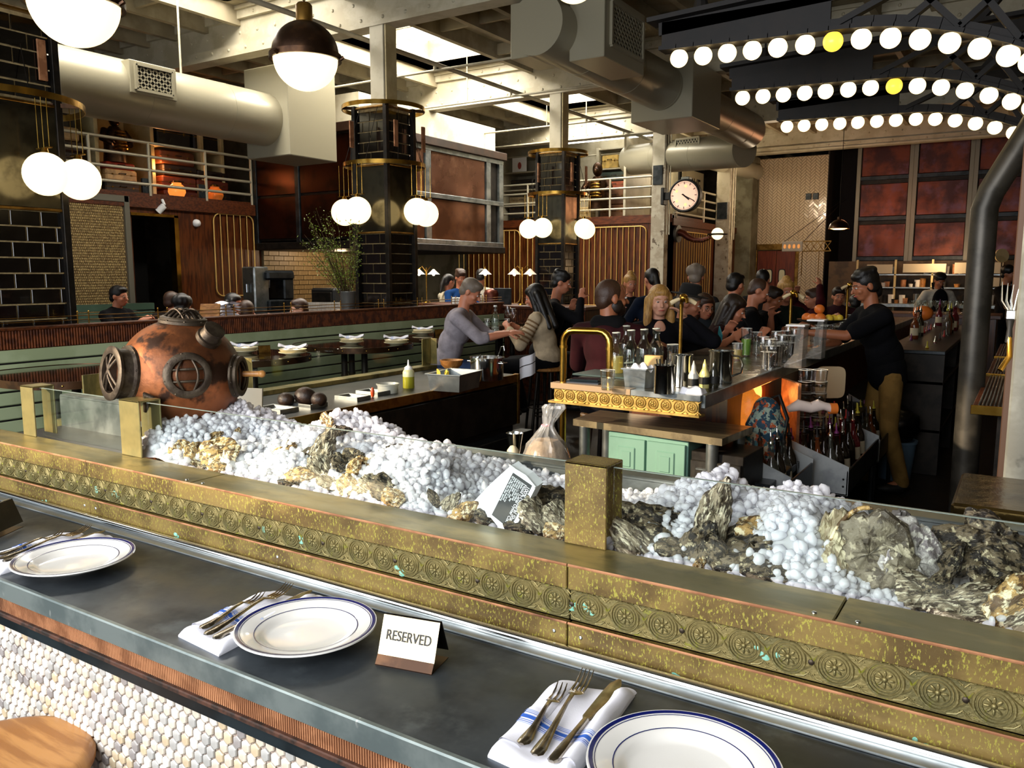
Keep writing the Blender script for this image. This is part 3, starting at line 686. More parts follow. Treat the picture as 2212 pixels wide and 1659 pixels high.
# the great round shells
SH['round',0]=shellmesh(5,1,.86,.30,11).mesh('oyster_shell',mk('brown_shell_face','#7d725f','#4c4235',4,.5,lo=.46,hi=.55,stretch=(1,1,3),c3='#b0a48a',scale3=9,lo3=.55,hi3=.62,bump=1,bscale=12),60)
SH['ribbed',0]=shellmesh(11,1,.66,.28,5,rib=13).mesh('oyster_shell',mk('ribbed_tan_shell','#c9bd9c','#8a7a5e',6,.5,lo=.44,hi=.56,stretch=(.5,4,1),bump=1,bscale=12),60)
SH['speck',0]=shellmesh(23,1,.72,.26,7).mesh('oyster_shell',mk('speckled_shell','#b3aba4','#857a7a',5,.5,c3='#e0d8cc',scale3=11,lo3=.52,hi3=.60,bump=1,bscale=14),60)
SH['smooth',0]=shellmesh(31,1,.8,.22,3).mesh('oyster_shell',mk('smooth_grey_shell','#7f7874','#6a6360',3,.3),60)
oys(1798,1188,1.42,.150,84,'ribbed','upright ribbed tan and white oyster left of the great round oyster',None,var=0,roll=-.5,pitch=-.2)
oys(1826,1195,1.405,.11,95,'ribbed','second ribbed tan oyster tucked against the great round oyster',None,var=0,roll=.2,pitch=0)
ro=oys(1882,1188,1.40,.150,98,'round','great round brown oyster standing on edge with a cream rim',None,var=0,roll=-.75,pitch=0)
WM[ro]=T(ro.location)@ro.rotation_euler.to_matrix().to_4x4()@SC(.150,.150,.150)
m=M(); m.tube([(.49*math.cos(a),.44*math.sin(a)*(1-.30*math.cos(a)),.03) for a in [-.2+3.3*k/20 for k in range(21)]],.022,8,rad=[.008]+[.026]*19+[.008]); m.build('cream_rim',MT['shell3'],ro,smooth=True,local=True)
oys(1934,1170,1.47,.11,80,'smooth','smooth grey oyster leaning behind the great round oyster',None,var=0,roll=.2)
oys(1968,1205,1.42,.140,85,'speck','pale speckled lavender oyster standing right of the great round oyster',None,var=0,roll=.1,pitch=0)
G6='dark rough oysters at the right end of the ice'
cluster(((2090,1188,1.47,.12,15,'shell2'),(2165,1170,1.52,.13,-35,'shell2'),(2030,1275,1.36,.055,10,'shell2'),(1985,1275,1.36,.09,0,'shell'),(2195,1215,1.44,.10,-30,'shell2'),(2120,1290,1.38,.09,10,'shell'),(2070,1325,1.33,.10,-10,'shell'),(2200,1300,1.36,.12,50,'shell3'),(2045,1220,1.44,.08,60,'shell2'),(2150,1255,1.42,.09,20,'shell2'),(2230,1350,1.34,.10,30,'shell')),'in the heap at the right edge',G6)
mm=M()
for px,py,Y in ((1372,1150,1.39),(1385,1160,1.385),(1768,1165,1.42)):
    p=aty(px,py,Y)
    for k in range(60): q=p+Vector((RND.gauss(0,.010),RND.gauss(0,.008),RND.gauss(0,.008))); mm.cyl(q,q+Vector((RND.gauss(0,.008),RND.gauss(0,.008),RND.uniform(.002,.012))),.0008,.0003,4)
tag(mm.build('sea_moss',MT['moss'],None,loc=tuple(p)),'dark green tufts of sea moss on the large oysters','moss',kind='stuff')
# white tub lying on its side with a printed label
tb=thing('white_tub','white paper tub on its side with a black printed label among the oysters','tub',tuple(aty(1090,1130,1.325)))
fc=[(1103,1006),(1114,1016),(1136,1029),(1157,1053),(1132,1102),(1109,1150),(1080,1143),(1060,1118),(1040,1114),(1019,1096),(1019,1088),(1060,1045)]
def tubp(x,y,off=0): # plane leaning back from the glass
    t=(1150-y)/144; return aty(x,y,1.312+.050*t+off)
poly=[tubp(*q) for q in fc]
M().prism(poly,(0.0,.03,.004)).build('body',MT['card'],tb)
lab=[(1108,1021),(1149,1049),(1101,1143),(1062,1112)]
M().prism([tubp(*q,-.0012) for q in lab],(0,.0008,0)).build('label_panel',MT['black'],tb)
M().tube([tubp(x,y,-.001) for x,y in ((1103,1006),(1113,1014),(1136,1028),(1157,1053))],.0025,8).build('rim',MT['white'],tb,smooth=True)
A,B_,C_,D_=[tubp(*q,-.0018) for q in lab]
dx=(C_-B_).normalized(); up_=((B_-A)-dx*(B_-A).dot(dx)).normalized(); nn=dx.cross(up_)
if nn.dot(_f)>0: nn=-nn
L_=(C_-B_).length; H_=(B_-A).length
def tline(s,f,size,along=.06):
    o_=A+(B_-A)*f; mid=o_+ (D_-A)*along
    R=Matrix((dx,dx.cross(nn)*-1,nn)).transposed().to_4x4()
    return text(s,size,MT['card'],tb,T(mid)@R,name='label_lettering',ext=.00015,ax='LEFT',sx=.8)
for s,f,sz in (('100% Natural Shell.',.88,.0135),('Hood Canal Oyster Company',.74,.0105),('Dealer  ...  Certified',.62,.006),('Oysters in the shell',.53,.0065),('Harvest location   bay',.44,.0065),('Harvest date    size',.35,.0065),('keep refrigerated or on ice',.26,.006),('this tag must stay attached',.17,.006),('for ninety days after opening',.08,.006)):
    tline(s,f,sz)
# ================================================================ DIVING HELMET
HC=atd(391,812,2.42); HR=.1735
hl=thing('diving_helmet','antique copper diving helmet with four barred portholes at the left end of the bar','helmet',(HC.x,HC.y,1.0))
m=M(); m.ell(HC,(HR,HR,HR*.98),48,32); m.build('dome',MT['copperp'],hl,smooth=True)
neck=[(.175,0),(.180,.004),(.155,.02),(.14,.06),(.135,.10),(.13,.135),(.145,.19)]
M().lathe(neck,(HC.x,HC.y,1.0),40).build('neck_ring',MT['copperp'],hl,smooth=True)
M().torus((HC.x,HC.y,1.115),.142,.008,40,8).build('collar',MT['lead'],hl,smooth=True)
def port(a,b,c,r,h,bars,name='porthole',rr=.012,mt='lead',hinge=False):
    d=(_r*a+Vector((0,0,1))*b-_f*c).normalized(); R=Vector((0,0,1)).rotation_difference(d).to_matrix().to_4x4()
    # keep the port's own 'up' vertical
    up=Vector((0,0,1)); 
    if abs(d.z)<.9:
        y=(up-d*up.dot(d)).normalized(); x=y.cross(d); R=Matrix((x,y,d)).transposed().to_4x4()
    base=T(HC+d*(HR*math.cos(math.asin(min(.95,r/HR)))-.006))@R
    p=M(); p.lathe([(r*.70,0),(r*1.16,0),(r*1.16,.008),(r*1.02,.012),(r,.014),(r,h),(r*1.08,h+.002),(r*1.10,h+.010),(r*.98,h+.014),(r*.80,h+.012),(r*.78,h+.004),(r*.76,.004)],(0,0,0),36,mat=base)
    o=p.build(name,MT[mt],hl,smooth=50)
    g=M(); g.lathe([(0,.004),(r*.78,.004)],(0,0,0),24,mat=base); g.build('port_glass',mk('dark_port_glass','#0c0f10',rough=.05,coat=1),o)
    for q in bars:
        bb=M(); bb.tube([base@Vector((x*r,y*r,h+z*r)) for x,y,z in q],r*.062,8); bb.build('guard_bar',MT[mt],o,smooth=True)
    for k in range(8):
        t=k*PI/4+.2; M().ell(base@Vector((r*1.09*math.cos(t),r*1.09*math.sin(t),.009)),.0035,8,5).build('bolt',MT['lead'],o,smooth=True)
    return o,base
def arc(x0,y0,x1,y1,bow=0,n=8,lift=.12):
    return [(x0+(x1-x0)*i/n+bow*math.sin(PI*i/n)*(y1-y0 and 1),y0+(y1-y0)*i/n,.1+lift*math.sin(PI*i/n)) for i in range(n+1)]
port(-.68,.03,.74,.070,.040,[arc(-.65,-.5,.5,.62,0),arc(-.5,.62,.65,-.45,0),arc(-.35,-.72,-.1,.75,.25),arc(.45,-.65,.2,.75,-.35)])
port(.47,0,.88,.056,.010,[arc(-.25,-.75,-.25,.75,-.3,lift=.3),arc(.25,-.75,.25,.75,.2,lift=.3),arc(-.75,.3,.7,.3,0,lift=.2),arc(-.75,-.3,.7,-.3,0,lift=.2)])
port(.10,1.0,.0,.060,.006,[arc(-.8,-.5+.33*k,.8,-.5+.33*k,0,lift=.5) for k in range(4)]+[arc(-.5+.33*k,-.8,-.5+.33*k,.8,0,lift=.5) for k in range(4)])
port(.99,0,.0,.055,.012,[arc(-.25,-.75,-.25,.75,-.2),arc(.25,-.75,.25,.75,.2)])
d=(_r*.72+Vector((0,0,1))*.70-_f*.42).normalized(); R=Vector((0,0,1)).rotation_difference(d).to_matrix().to_4x4()
M().lathe([(.036,-.01),(.036,.012),(.030,.014),(.026,.034),(.030,.036),(.030,.044),(0,.046)],(0,0,0),28,mat=T(HC+d*HR*.98)@R).build('exhaust_valve',MT['lead'],hl,smooth=50)
d=(-_r*1.0+Vector((0,0,1))*-.09-_f*.05).normalized(); R=Vector((0,0,1)).rotation_difference(d).to_matrix().to_4x4()
M().lathe([(.020,-.02),(.020,.045),(.026,.047),(.028,.052),(.024,.056),(.017,.054),(.015,.0)],(0,0,0),24,mat=T(HC+d*HR*.98)@R).build('air_elbow',MT['brassd'],hl,smooth=50)
p0=HC+(_r*-.14-Vector((0,0,1))*.42-_f*.90).normalized()*HR
M().tube([p0-Vector((0,0,.025))-_r*.012,p0-_f*.012-_r*.004,p0+Vector((0,0,.022))-_f*.022,p0+Vector((0,0,.012))-_f*.02+_r*.022,p0+Vector((0,0,.006))-_f*.018+_r*.03],.007,8,rad=[.006,.008,.009,.007,.006]).build('spitcock',MT['lead'],hl,smooth=True)
q=HC+_r*(HR+.012)+Vector((0,0,.006)); M().cyl(q,q+_r*.052,.009,.009,12).ell(q+_r*.055,(.012,.012,.011),12,8).build('side_handle',MT['oak'],hl,smooth=True)
# white board leaning behind the helmet
b0=atd(530,868,2.75); bt_=thing('cutting_board','grey white plastic cutting board standing behind the helmet','cutting board',(b0.x,b0.y,1.0))
M().slab(Vector((b0.x-.03,b0.y,1.0))+Vector((0,0,0)),Vector((b0.x-.03,b0.y+.02,1.265)),.012,.13,up=_r).build('board',mk('grey_plastic_board','#b9b8ae',rough=.5),bt_)
# ================================================================ PREP STATION behind the ice
sx0,sx1,sy0,sy1=-3.78,-3.02,2.02,4.82
ps=thing('prep_station','low steel prep counter with sunken pans and glass guard running back from the ice bin','counter',((sx0+sx1)/2,(sy0+sy1)/2,0))
M().bev(sx0,sy0,.915,sx1,sy1,.95,.003).build('worktop',MT['dsteel'],ps)
M().box(sx0+.02,sy0+.02,.0,sx1-.02,sy1-.02,.915).build('body',MT['blk'],ps)
M().bev(sx1-.004,sy0,.895,sx1+.012,sy1,.953,.003).build('edge_rail',MT['brassd'],ps)
M().bev(sx1,sy0+.6,.60,sx1+.016,sy1-.03,.885,.003).build('side_panel',MT['iron'],ps)
M().bev(sx1-.01,2.6,.46,sx1+.10,sy1+.06,.555,.004).build('speed_rail',MT['dsteel'],ps)
M().bev(sx1-.02,sy1-.015,.60,sx1+.02,sy1+.015,.955,.003).build('corner_post',MT['brassd'],ps)
M().bev(sx0-.05,sy0,.925,sx0+.06,sy1,.975,.004).build('rear_ledge',MT['btop'],ps)
for k,y in enumerate((2.16,3.02,4.75)):
    M().bev(sx0-.035,y,.975,sx0-.025,y+.10,1.17,.002).bev(sx0-.035,y+.1,.975,sx0+.03,y+.105,1.17,.002).build('guard_post',MT['btop'],ps)
M().bev(sx0-.03,2.25,.975,sx0-.022,sy1,1.165,.001).build('guard_pane',MT['pane'],ps)
for px,py,sx_ in ((598,888,1),(662,877,1),(762,862,.9),(806,851,.9)):      # shallow pans let into the top
    q=atz(px,py,.95); p=M(); A_=T((q.x,q.y,.95))@RZ(PI/4)@SC(1.0,1.25,1)
    A_=T((q.x,q.y,.95))@SC(.95*sx_,.62*sx_,1)@RZ(PI/4)
    p.lathe([(0,.002),(.085,.002),(.105,.006),(.122,.020),(.140,.022),(.142,.016),(.142,0)],(0,0,0),4,mat=A_); p.build('shallow_pan',MT['steel'],ps,smooth=25)
def add_avocado(x,y,r,lab):
    m=M(); m.ell((x,y,.95+r*.93),(r*1.1,r,r*.93),16,12); tag(m.build('avocado',MT['avoc'],None,smooth=True,loc=(x,y,.95)),lab,'fruit','dark avocados beside the sunken pans')
add_avocado(-3.30,2.96,.042,'leftmost small dark avocado beside the sunken pans')
add_avocado(-3.24,3.04,.055,'largest dark avocado, middle of the three by the sunken pans')
add_avocado(-3.16,3.06,.042,'rough dark avocado right of the largest by the sunken pans')
p=atz(805,858,.95)
t=thing('oyster_knife','orange handled oyster knife standing at the station edge','knife',tuple(p)); M().lathe([(0,0),(.008,.002),(.011,.02),(.012,.035),(.006,.055),(0,.058)],tuple(p),10).build('handle',MT['orange'],t,smooth=True)
def lathe_thing(name,label,cat,loc,prof,mat,group=None,part=None,n=28,extra=None):
    t=thing(name,label,cat,loc,group=group); M().lathe(prof,tuple(loc),n).build(part or 'body',mat,t,smooth=50)
    return t
p=atz(838,848,.95)
lathe_thing('plastic_tub','round clear plastic deli tub on the prep station','tub',tuple(p),[(0,.002),(.055,.002),(.060,.0),(.062,.045),(.068,.047),(.070,.054),(.064,.056),(.061,.050),(.058,.006),(0,.006)],mk('frosted_plastic','#c9ccc2',rough=.3,trans=.5))
p=atz(883,838,.95)
t=thing('squeeze_bottle','squeeze bottle half full of green oil on the prep station','bottle',tuple(p))
M().lathe([(0,0),(.034,0),(.036,.004),(.036,.072),(0,.072)],tuple(p),24).build('oil',MT['oil'],t,smooth=50)
M().lathe([(.036,.072),(.036,.100),(.030,.112),(.024,.116),(0,.116)],tuple(p),24).build('bottle_shoulder',mk('frosted_bottle','#b9b98f',rough=.35),t,smooth=50)
M().lathe([(.024,.114),(.025,.128),(.016,.136),(.007,.140),(.003,.175),(0,.176)],tuple(p),20).build('nozzle_cap',MT['white'],t,smooth=50)
# hotel pan with lemon wedges
p=atz(985,842,.95); cx_,cy_=p.x-.03,p.y+.03
t=thing('hotel_pan','deep rectangular steel pan holding lemon wedges on the prep station','pan',(cx_,cy_,.95),math.radians(8)); W_=WM[t]
m=M()
for z0,z1,a0,a1 in ((0,.095,.14,.155),):
    o_=[(-.11,-.145),(.11,-.145),(.11,.145),(-.11,.145)]
    def ringp(k,z): return [W_@Vector((x*k,y*k,z)) for x,y in o_]
    rr_=[ringp(.9,0),ringp(1,.10),ringp(1.09,.102),ringp(1.09,.107),ringp(.985,.105),ringp(.88,.012)]
    vs=[q for r in rr_ for q in r]; fs=[(3,2,1,0),(20,21,22,23)]
    for k in range(5):
        for i in range(4): fs.append((k*4+i,k*4+(i+1)%4,(k+1)*4+(i+1)%4,(k+1)*4+i))
    m.add(vs,fs)
m.build('pan',MT['steel'],t)
def wedge(x,y,z,a,lab):
    q=thing('lemon_wedge',lab,'lemon',(x,y,z),a,group='lemon wedges in the steel pan')
    m=M(); m.lathe([(0,-.03),(.012,-.024),(.022,-.01),(.024,0),(.022,.01),(.012,.024),(0,.03)],(0,0,0),6,a0=0,a1=1.1); m.f.append(tuple(range(7))); m.f.append(tuple(reversed(range(42,49))))
    m.build('flesh',MT['lemon'],q,smooth=40,local=True)
wedge(cx_-.07,cy_-.09,1.05,.4,'lemon wedge standing at left in the steel pan'); wedge(cx_-.02,cy_-.05,1.045,2.0,'lemon wedge in the middle of the steel pan'); wedge(cx_+.03,cy_-.1,1.045,3.3,'lemon wedge at right in the steel pan')
# stock pot with spoon and ladle, folded cloth
p=atz(1052,822,.95); pc=(p.x-.02,p.y+.03,.95)
t=lathe_thing('stock_pot','tall steaming steel pot with spoon at the far end of the prep station','pot',pc,[(0,.002),(.105,.002),(.110,.008),(.110,.145),(.118,.147),(.118,.153),(.106,.153),(.104,.01),(0,.008)],MT['chrome'],n=36)
for s in (1,-1):
    M().tube([(pc[0]+s*.112,pc[1]-.03,1.07),(pc[0]+s*.14,pc[1]-.025,1.07),(pc[0]+s*.14,pc[1]+.025,1.07),(pc[0]+s*.112,pc[1]+.03,1.07)],.005,8).build('side_handle',MT['chrome'],t,smooth=True)
M().cyl((pc[0],pc[1],1.08),(pc[0],pc[1],1.082),.103,.103,28).build('broth',mk('broth','#3a2a18',rough=.1),t)
t=thing('serving_spoon','long steel spoon leaning in the stock pot','spoon',pc); M().tube([(pc[0]-.03,pc[1]-.06,1.0),(pc[0]-.005,pc[1]-.09,1.10),(pc[0]+.02,pc[1]-.105,1.13)],.005,8).ell((pc[0]-.04,pc[1]-.05,.99),(.025,.018,.012),12,8).build('spoon',MT['chrome'],t,smooth=True)
t=thing('ladle','hooked ladle hanging on the rim of the stock pot','ladle',pc); M().tube([(pc[0]+.05,pc[1],1.0),(pc[0]+.085,pc[1]+.01,1.12),(pc[0]+.105,pc[1]+.015,1.175),(pc[0]+.125,pc[1]+.015,1.18),(pc[0]+.13,pc[1]+.015,1.15)],.004,8).lathe([(0,0),(.025,.005),(.035,.025),(.033,.025),(.022,.01),(0,.006)],(pc[0]+.04,pc[1],.965),16).build('bowl_and_handle',MT['chrome'],t,smooth=True)
p=atz(1000,800,.97)
lathe_thing('wooden_bowl','small brown bowl behind the steel pan','bowl',(p.x-.1,p.y,.975),[(0,0),(.05,.004),(.075,.03),(.085,.065),(.078,.065),(.066,.03),(0,.012)],MT['oak'])
# ================================================================ FLOOR THINGS BEHIND THE ICE BIN
wk=thing('bar_mat','rust brown rubber duck board mat on the floor behind the ice','mat',(-1.9,3.2,0))
m=M()
for i in range(40):
    m.box(-2.85+i*.04,2.3,.002,-2.85+i*.04+.022,5.2,.016)
tag(m.build('slat',mk('rust_mat','#6a2f1c','#4b2115',8,.5),wk),kind='stuff')
def bucket(px,py,z,r,h,label,mat,name='bucket',cat='bucket',top=1.0):
    p=atz(px,py,z); return lathe_thing(name,label,cat,(p.x,p.y,z),[(0,.004),(r*.85,.004),(r*.86,0),(r,h),(r*1.05,h+.003),(r*1.05,h+.012),(r*.96,h+.01),(r*.83,.012),(0,.01)],mat)
sh=thing('under_shelf','stainless shelf carrying the bag and jigger just behind the ice bin','shelf',(-1.10,2.1,.93))
M().bev(-1.55,1.95,.90,-.98,2.45,.93,.003).build('shelf_board',MT['dsteel'],sh)
for x in (-1.53,-1.02):
    for y in (1.97,2.41): M().cyl((x,y,0),(x,y,.90),.015,.015,10).build('leg',MT['dsteel'],sh,smooth=True)
p=(-1.268,2.20,.93)
t=lathe_thing('clear_container','round dark clear container holding the plastic bag','container',p,[(0,0),(.085,0),(.088,.08),(.086,.08),(.083,.004),(0,.004)],MT['glassg'])
t=thing('bread_bag','twisted clear plastic bag of pale brown crackers standing in the container','bag',(p[0],p[1],.94))
prof=[(0,.002),(.072,.006),(.080,.03),(.086,.09),(.080,.14),(.062,.185),(.040,.215),(.0,.22)]
m=M(); m.lathe(prof,(p[0],p[1],.94),32); m.v=[(x+.003*math.sin(z*90+x*200),y+.003*math.sin(z*70+y*180),z) for x,y,z in m.v]
m.build('contents',mk('pale_crackers','#b39a78','#9a8060',30,.7,bump=.3),t,smooth=True)
m=M(); m.lathe([(.076,.004),(.084,.03),(.090,.09),(.084,.15),(.064,.20),(.035,.235),(.016,.262),(.012,.275),(.022,.30),(.036,.335),(.030,.345)],(p[0],p[1],.94),40)
m.v=[(x+.006*math.sin(math.atan2(y-p[1],x-p[0])*9+z*40)*(1 if z<1.18 else 1.3)+(max(0,z-1.19)*.35),y+.005*math.sin(math.atan2(y-p[1],x-p[0])*7+z*30),z) for x,y,z in m.v]
m.build('film',MT['film'],t,smooth=True); t.scale=(.92,.92,.88); M().torus((p[0],p[1],.94+.268),.014,.003,14,6).build('tie',mk('pink_tie','#d9808c',rough=.5),t,smooth=True)
q=aty(1112,1000,2.02)
lathe_thing('jigger','tall steel jigger standing left of the plastic bag','jigger',(q.x,q.y,.93),[(0,0),(.020,0),(.021,.02),(.012,.10),(.010,.14),(.012,.17),(.024,.245),(.026,.25),(.0235,.25),(.010,.175),(0,.17)],MT['chrome'],n=24)
q=aty(1108,1030,1.97)
lathe_thing('muddler','pale rounded wooden muddler head in front of the jigger','muddler',(q.x,q.y,.93),[(0,0),(.016,.0),(.016,.10),(.019,.14),(.021,.185),(.017,.21),(.008,.222),(0,.224)],mk('pale_wood','#cfc0a0','#bba882',6,.5,stretch=(6,6,1)),n=24)
# ================================================================ BOOTH PARTITION
pt=thing('booth_partition','long low partition with ribbed mahogany band, brass gallery and green slatted side','partition',(-5.9,5.6,0))
Yp0,Yp1=-.8,9.1
M().box(-5.96,Yp0,0,-5.92,Yp1,1.27).build('core',MT['wood'],pt)
m=M(); y=Yp0; k=0
while y<Yp1:
    m.cyl((-5.915,y,1.135),(-5.915,y,1.265),.0085,.0085,6); y+=.0205
tag(m.build('ribbing',MT['ribw'],pt,smooth=True),kind='stuff')
M().bev(-6.02,Yp0,1.262,-5.895,Yp1,1.285,.004).build('cap_rail',MT['wood2'],pt)
for k in range(11):
    z1=1.13-k*.098; M().bev(-5.918,Yp0,z1-.085,-5.893,Yp1,z1,.006).build('green_slat',MT['green'],pt)
M().box(-5.92,Yp0,.0,-5.905,Yp1,1.13).build('slat_backing',MT['blk'],pt)
g=M()
for z in (1.315,1.345): M().tube([(-5.94,Yp0,z),(-5.94,Yp1,z)],.0035,6).build('gallery_rail',MT['brassd'],pt,smooth=True)
GP=M().cyl((0,0,0),(0,0,.085),.0045,.0045,8).ell((0,0,.09),.007,8,5).mesh('gallery_post',MT['brass'],True)
y=-.6
while y<Yp1:
    inst(GP,'gallery_post',pt,T((-5.93,y,1.285))); inst(GP,'gallery_post',pt,T((-5.93,y+.085,1.285))); y+=.66
# ================================================================ HIGH TABLES along the partition
TOPM=mk('glossy_black_top','#15110e',rough=.08,coat=.6)
def table(y,label,x=-4.95,r=.40):
    t=thing('high_table',label,'table',(x,y,0),group='high tables along the partition')
    oval=lambda k,z:[(x+.50*k*math.copysign(abs(math.cos(a))**.8,math.cos(a)),y+.44*k*math.copysign(abs(math.sin(a))**.75,math.sin(a)),z) for a in [2*PI*i/40 for i in range(40)]]
    m=M(); m.prism(oval(1,1.012),(0,0,.038)); m.build('top',TOPM,t)
    m=M(); a=oval(1.0,1.008); b=oval(1.012,1.008); c=oval(1.012,1.053); d=oval(1.0,1.053); vs=a+b+c+d
    m.add(vs,[(k*40+i,k*40+(i+1)%40,((k+1)%4)*40+(i+1)%40,((k+1)%4)*40+i) for k in range(4) for i in range(40)]); m.build('edge_band',MT['bronze'],t,smooth=30)
    for i in range(0,40,3):
        q=oval(1.014,1.03)[i]; M().ell(q,.006,8,5).build('stud',MT['brass'],t,smooth=True)
    for k in range(3):
        a=k*2*PI/3+.4; cx=x+.10*math.cos(a); cy=y+.10*math.sin(a)
        M().lathe([(0,1.01),(.05,1.01),(.028,.98),(.028,.80),(.034,.78),(.026,.76),(.022,.5),(.034,.48),(.024,.46),(.024,.2),(.04,.05),(.05,0),(0,0)],(cx,cy,0),12).build('leg',MT['iron'],t,smooth=50)
    return t
TY=(2.75,4.02,5.22,6.42,7.62,8.8)
TL=('high dark table at far left, partly behind the diving helmet','high dark table just right of the diving helmet','high dark table in the middle with two plates by the partition','high dark table in front of the grey haired man','high dark table with wine glasses where the couple sits','high dark table beyond the couple')
for y,l in zip(TY,TL): table(y,l)
PLM=None
def pset(x,y,label,rz=0,z=1.051):
    t=thing('soup_plate',label,'plate',(x,y,z),group='cream plates laid on the high tables')
    M().lathe([(0,0),(.05,0),(.055,.004),(.085,.016),(.105,.020),(.105,.024),(.08,.021),(.05,.009),(0,.008)],(x,y,z),28).build('dish',mk('cream_china','#d8cca4',rough=.25) if 'cream_china' not in bpy.data.materials else bpy.data.materials['cream_china'],t,smooth=True)
    M().lathe([(.05,.022),(.075,.024),(.10,.045),(.104,.045),(.08,.020),(0,.016)],(x,y,z),28).build('bowl',bpy.data.materials['cream_china'],t,smooth=True)
    n=thing('rolled_napkin','white striped napkin on the '+label,'napkin',(x,y,z+.045),rz,group='napkins on the high table plates'); Wn=WM[n]
    m=M(); nu,nv=20,6; 
    m.grid(lambda u,v:Wn@Vector(((u-.5)*.21,(v-.5)*.055+.006*math.sin(u*9),.008+.016*math.sin(PI*v)+.016*(2*u-1)**2+.004*math.sin(u*14+v*3))),nu,nv)
    m.grid(lambda u,v:Wn@Vector(((u-.5)*.21,(v-.5)*.055+.006*math.sin(u*9),.003+.016*(2*u-1)**2+.004*math.sin(u*14+v*3))),nu,nv)
    m.build('cloth',MT['linen'],n,smooth=True)
    for u0 in (.30,.36):
        m=M(); m.grid(lambda u,v:Wn@Vector(((u0+.02*u-.5)*.212,(v-.5)*.056+.006*math.sin((u0+.02*u)*9),.0095+.016*math.sin(PI*v)+.016*(2*(u0+.02*u)-1)**2+.004*math.sin((u0+.02*u)*14+v*3))),1,6); m.build('woven_stripe',MT['stripel'],n,smooth=True)
PS=[(528,757,'cream plate right beside the helmet'),(633,761,'cream plate left of the glass post'),(760,738,'cream plate at left of the middle table'),(856,740,'cream plate at right of the middle table'),(913,718,'cream plate by the small black sign'),(1003,722,'cream plate before the grey haired man'),(1172,706,'cream plate before the woman in stripes'),(272,775,'cream plate peeping out left of the helmet')]
for px,py,l in PS:
    p=atz(px,py,1.07); pset(p.x,p.y,l,math.radians(32))
# small tented signs on the tables
for px,py,l in ((571,760,'small black and orange tented sign between plates near the helmet'),(948,722,'small black tented sign on the table before the grey haired man')):
    p=atz(px,py,1.055); t=thing('tented_sign',l,'sign',(p.x,p.y,1.051),math.radians(60))
    Wt=WM[t]
    M().prism([Wt@Vector(q) for q in ((-.045,-.022,0),(.045,-.022,0),(.045,0,.055),(-.045,0,.055))],Wt.to_3x3()@Vector((0,.002,0))).build('front_plate',MT['brassd'],t)
    M().prism([Wt@Vector(q) for q in ((-.045,.022,0),(.045,.022,0),(.045,0,.055),(-.045,0,.055))],Wt.to_3x3()@Vector((0,-.002,0))).build('back_plate',MT['iron'],t)
# glassware on the couple's table
def wineglass(x,y,z,label,group,h=.21,fill=None):
    t=thing('wine_glass',label,'glass',(x,y,z),group=group)
    M().lathe([(0,.003),(.034,.002),(.034,.004),(.006,.008),(.004,.02),(.004,h*.42),(.010,h*.45),(.030,h*.55),(.038,h*.70),(.034,h*.88),(.030,h),(.029,h),(.036,h*.70),(.028,h*.56),(0,h*.46)],(x,y,z),24).build('glass',MT['glass'],t,smooth=50)
    M().torus((x,y,z+h),.030,.0012,20,5).build('rim',mk('glass_rim','#cfd0c8',rough=.1) if 'glass_rim' not in bpy.data.materials else bpy.data.materials['glass_rim'],t,smooth=True)
    if fill: M().lathe([(0,h*.465),(.027,h*.56),(.033,h*.64),(0,h*.64)],(x,y,z),20).build('wine',fill,t,smooth=True)
    return t
def tumbler(x,y,z,label,group,h=.10,r=.034,mat=None,fill=None,name='tumbler'):
    t=thing(name,label,'glass',(x,y,z),group=group)
    M().lathe([(0,.001),(r*.82,0),(r,h),(r*.94,h),(r*.78,.010),(0,.008)],(x,y,z),20).build('glass',mat or MT['glass'],t,smooth=50)
    M().torus((x,y,z+h),r*.97,.0013,20,5).build('rim',bpy.data.materials['glass_rim'],t,smooth=True)
    M().cyl((x,y,z+.001),(x,y,z+.008),r*.8,r*.8,16).build('glass_base',MT['glassg'],t)
    if fill: M().lathe([(0,.011),(r*.77,.011),(r*.88,h*.62),(0,h*.62)],(x,y,z),18).build('drink',fill,t,smooth=True)
    return t
def carafe(x,y,z,label,group,h=.215,fill=None,cap=None):
    t=thing('carafe',label,'bottle',(x,y,z),group=group)
    M().lathe([(0,.002),(.042,.001),(.045,.006),(.046,.105),(.040,.135),(.024,.165),(.019,.18),(.019,.20),(.023,.203),(.023,h),(.018,h),(.015,.19),(.020,.165),(.036,.132),(.042,.10),(.041,.01),(0,.009)],(x,y,z),28).build('glass',MT['glassg'],t,smooth=50)
    M().torus((x,y,z+h-.004),.021,.003,20,6).build('lip',bpy.data.materials['glass_rim'],t,smooth=True)
    M().torus((x,y,z+.004),.042,.003,20,6).build('foot',bpy.data.materials['glass_rim'],t,smooth=True)
    if fill: M().lathe([(0,.01),(.039,.011),(.040,.10),(0,.10)],(x,y,z),20).build('water',fill,t,smooth=True)
    if cap: M().cyl((x,y,z+h),(x,y,z+h+.012),.019,.019,14).build('cap',cap,t)
    return t
WATER=glass('water',(.93,.97,.95),.5,body=.10,bc=(.7,.75,.7))
mk('glass_rim','#cfd0c8',rough=.1)
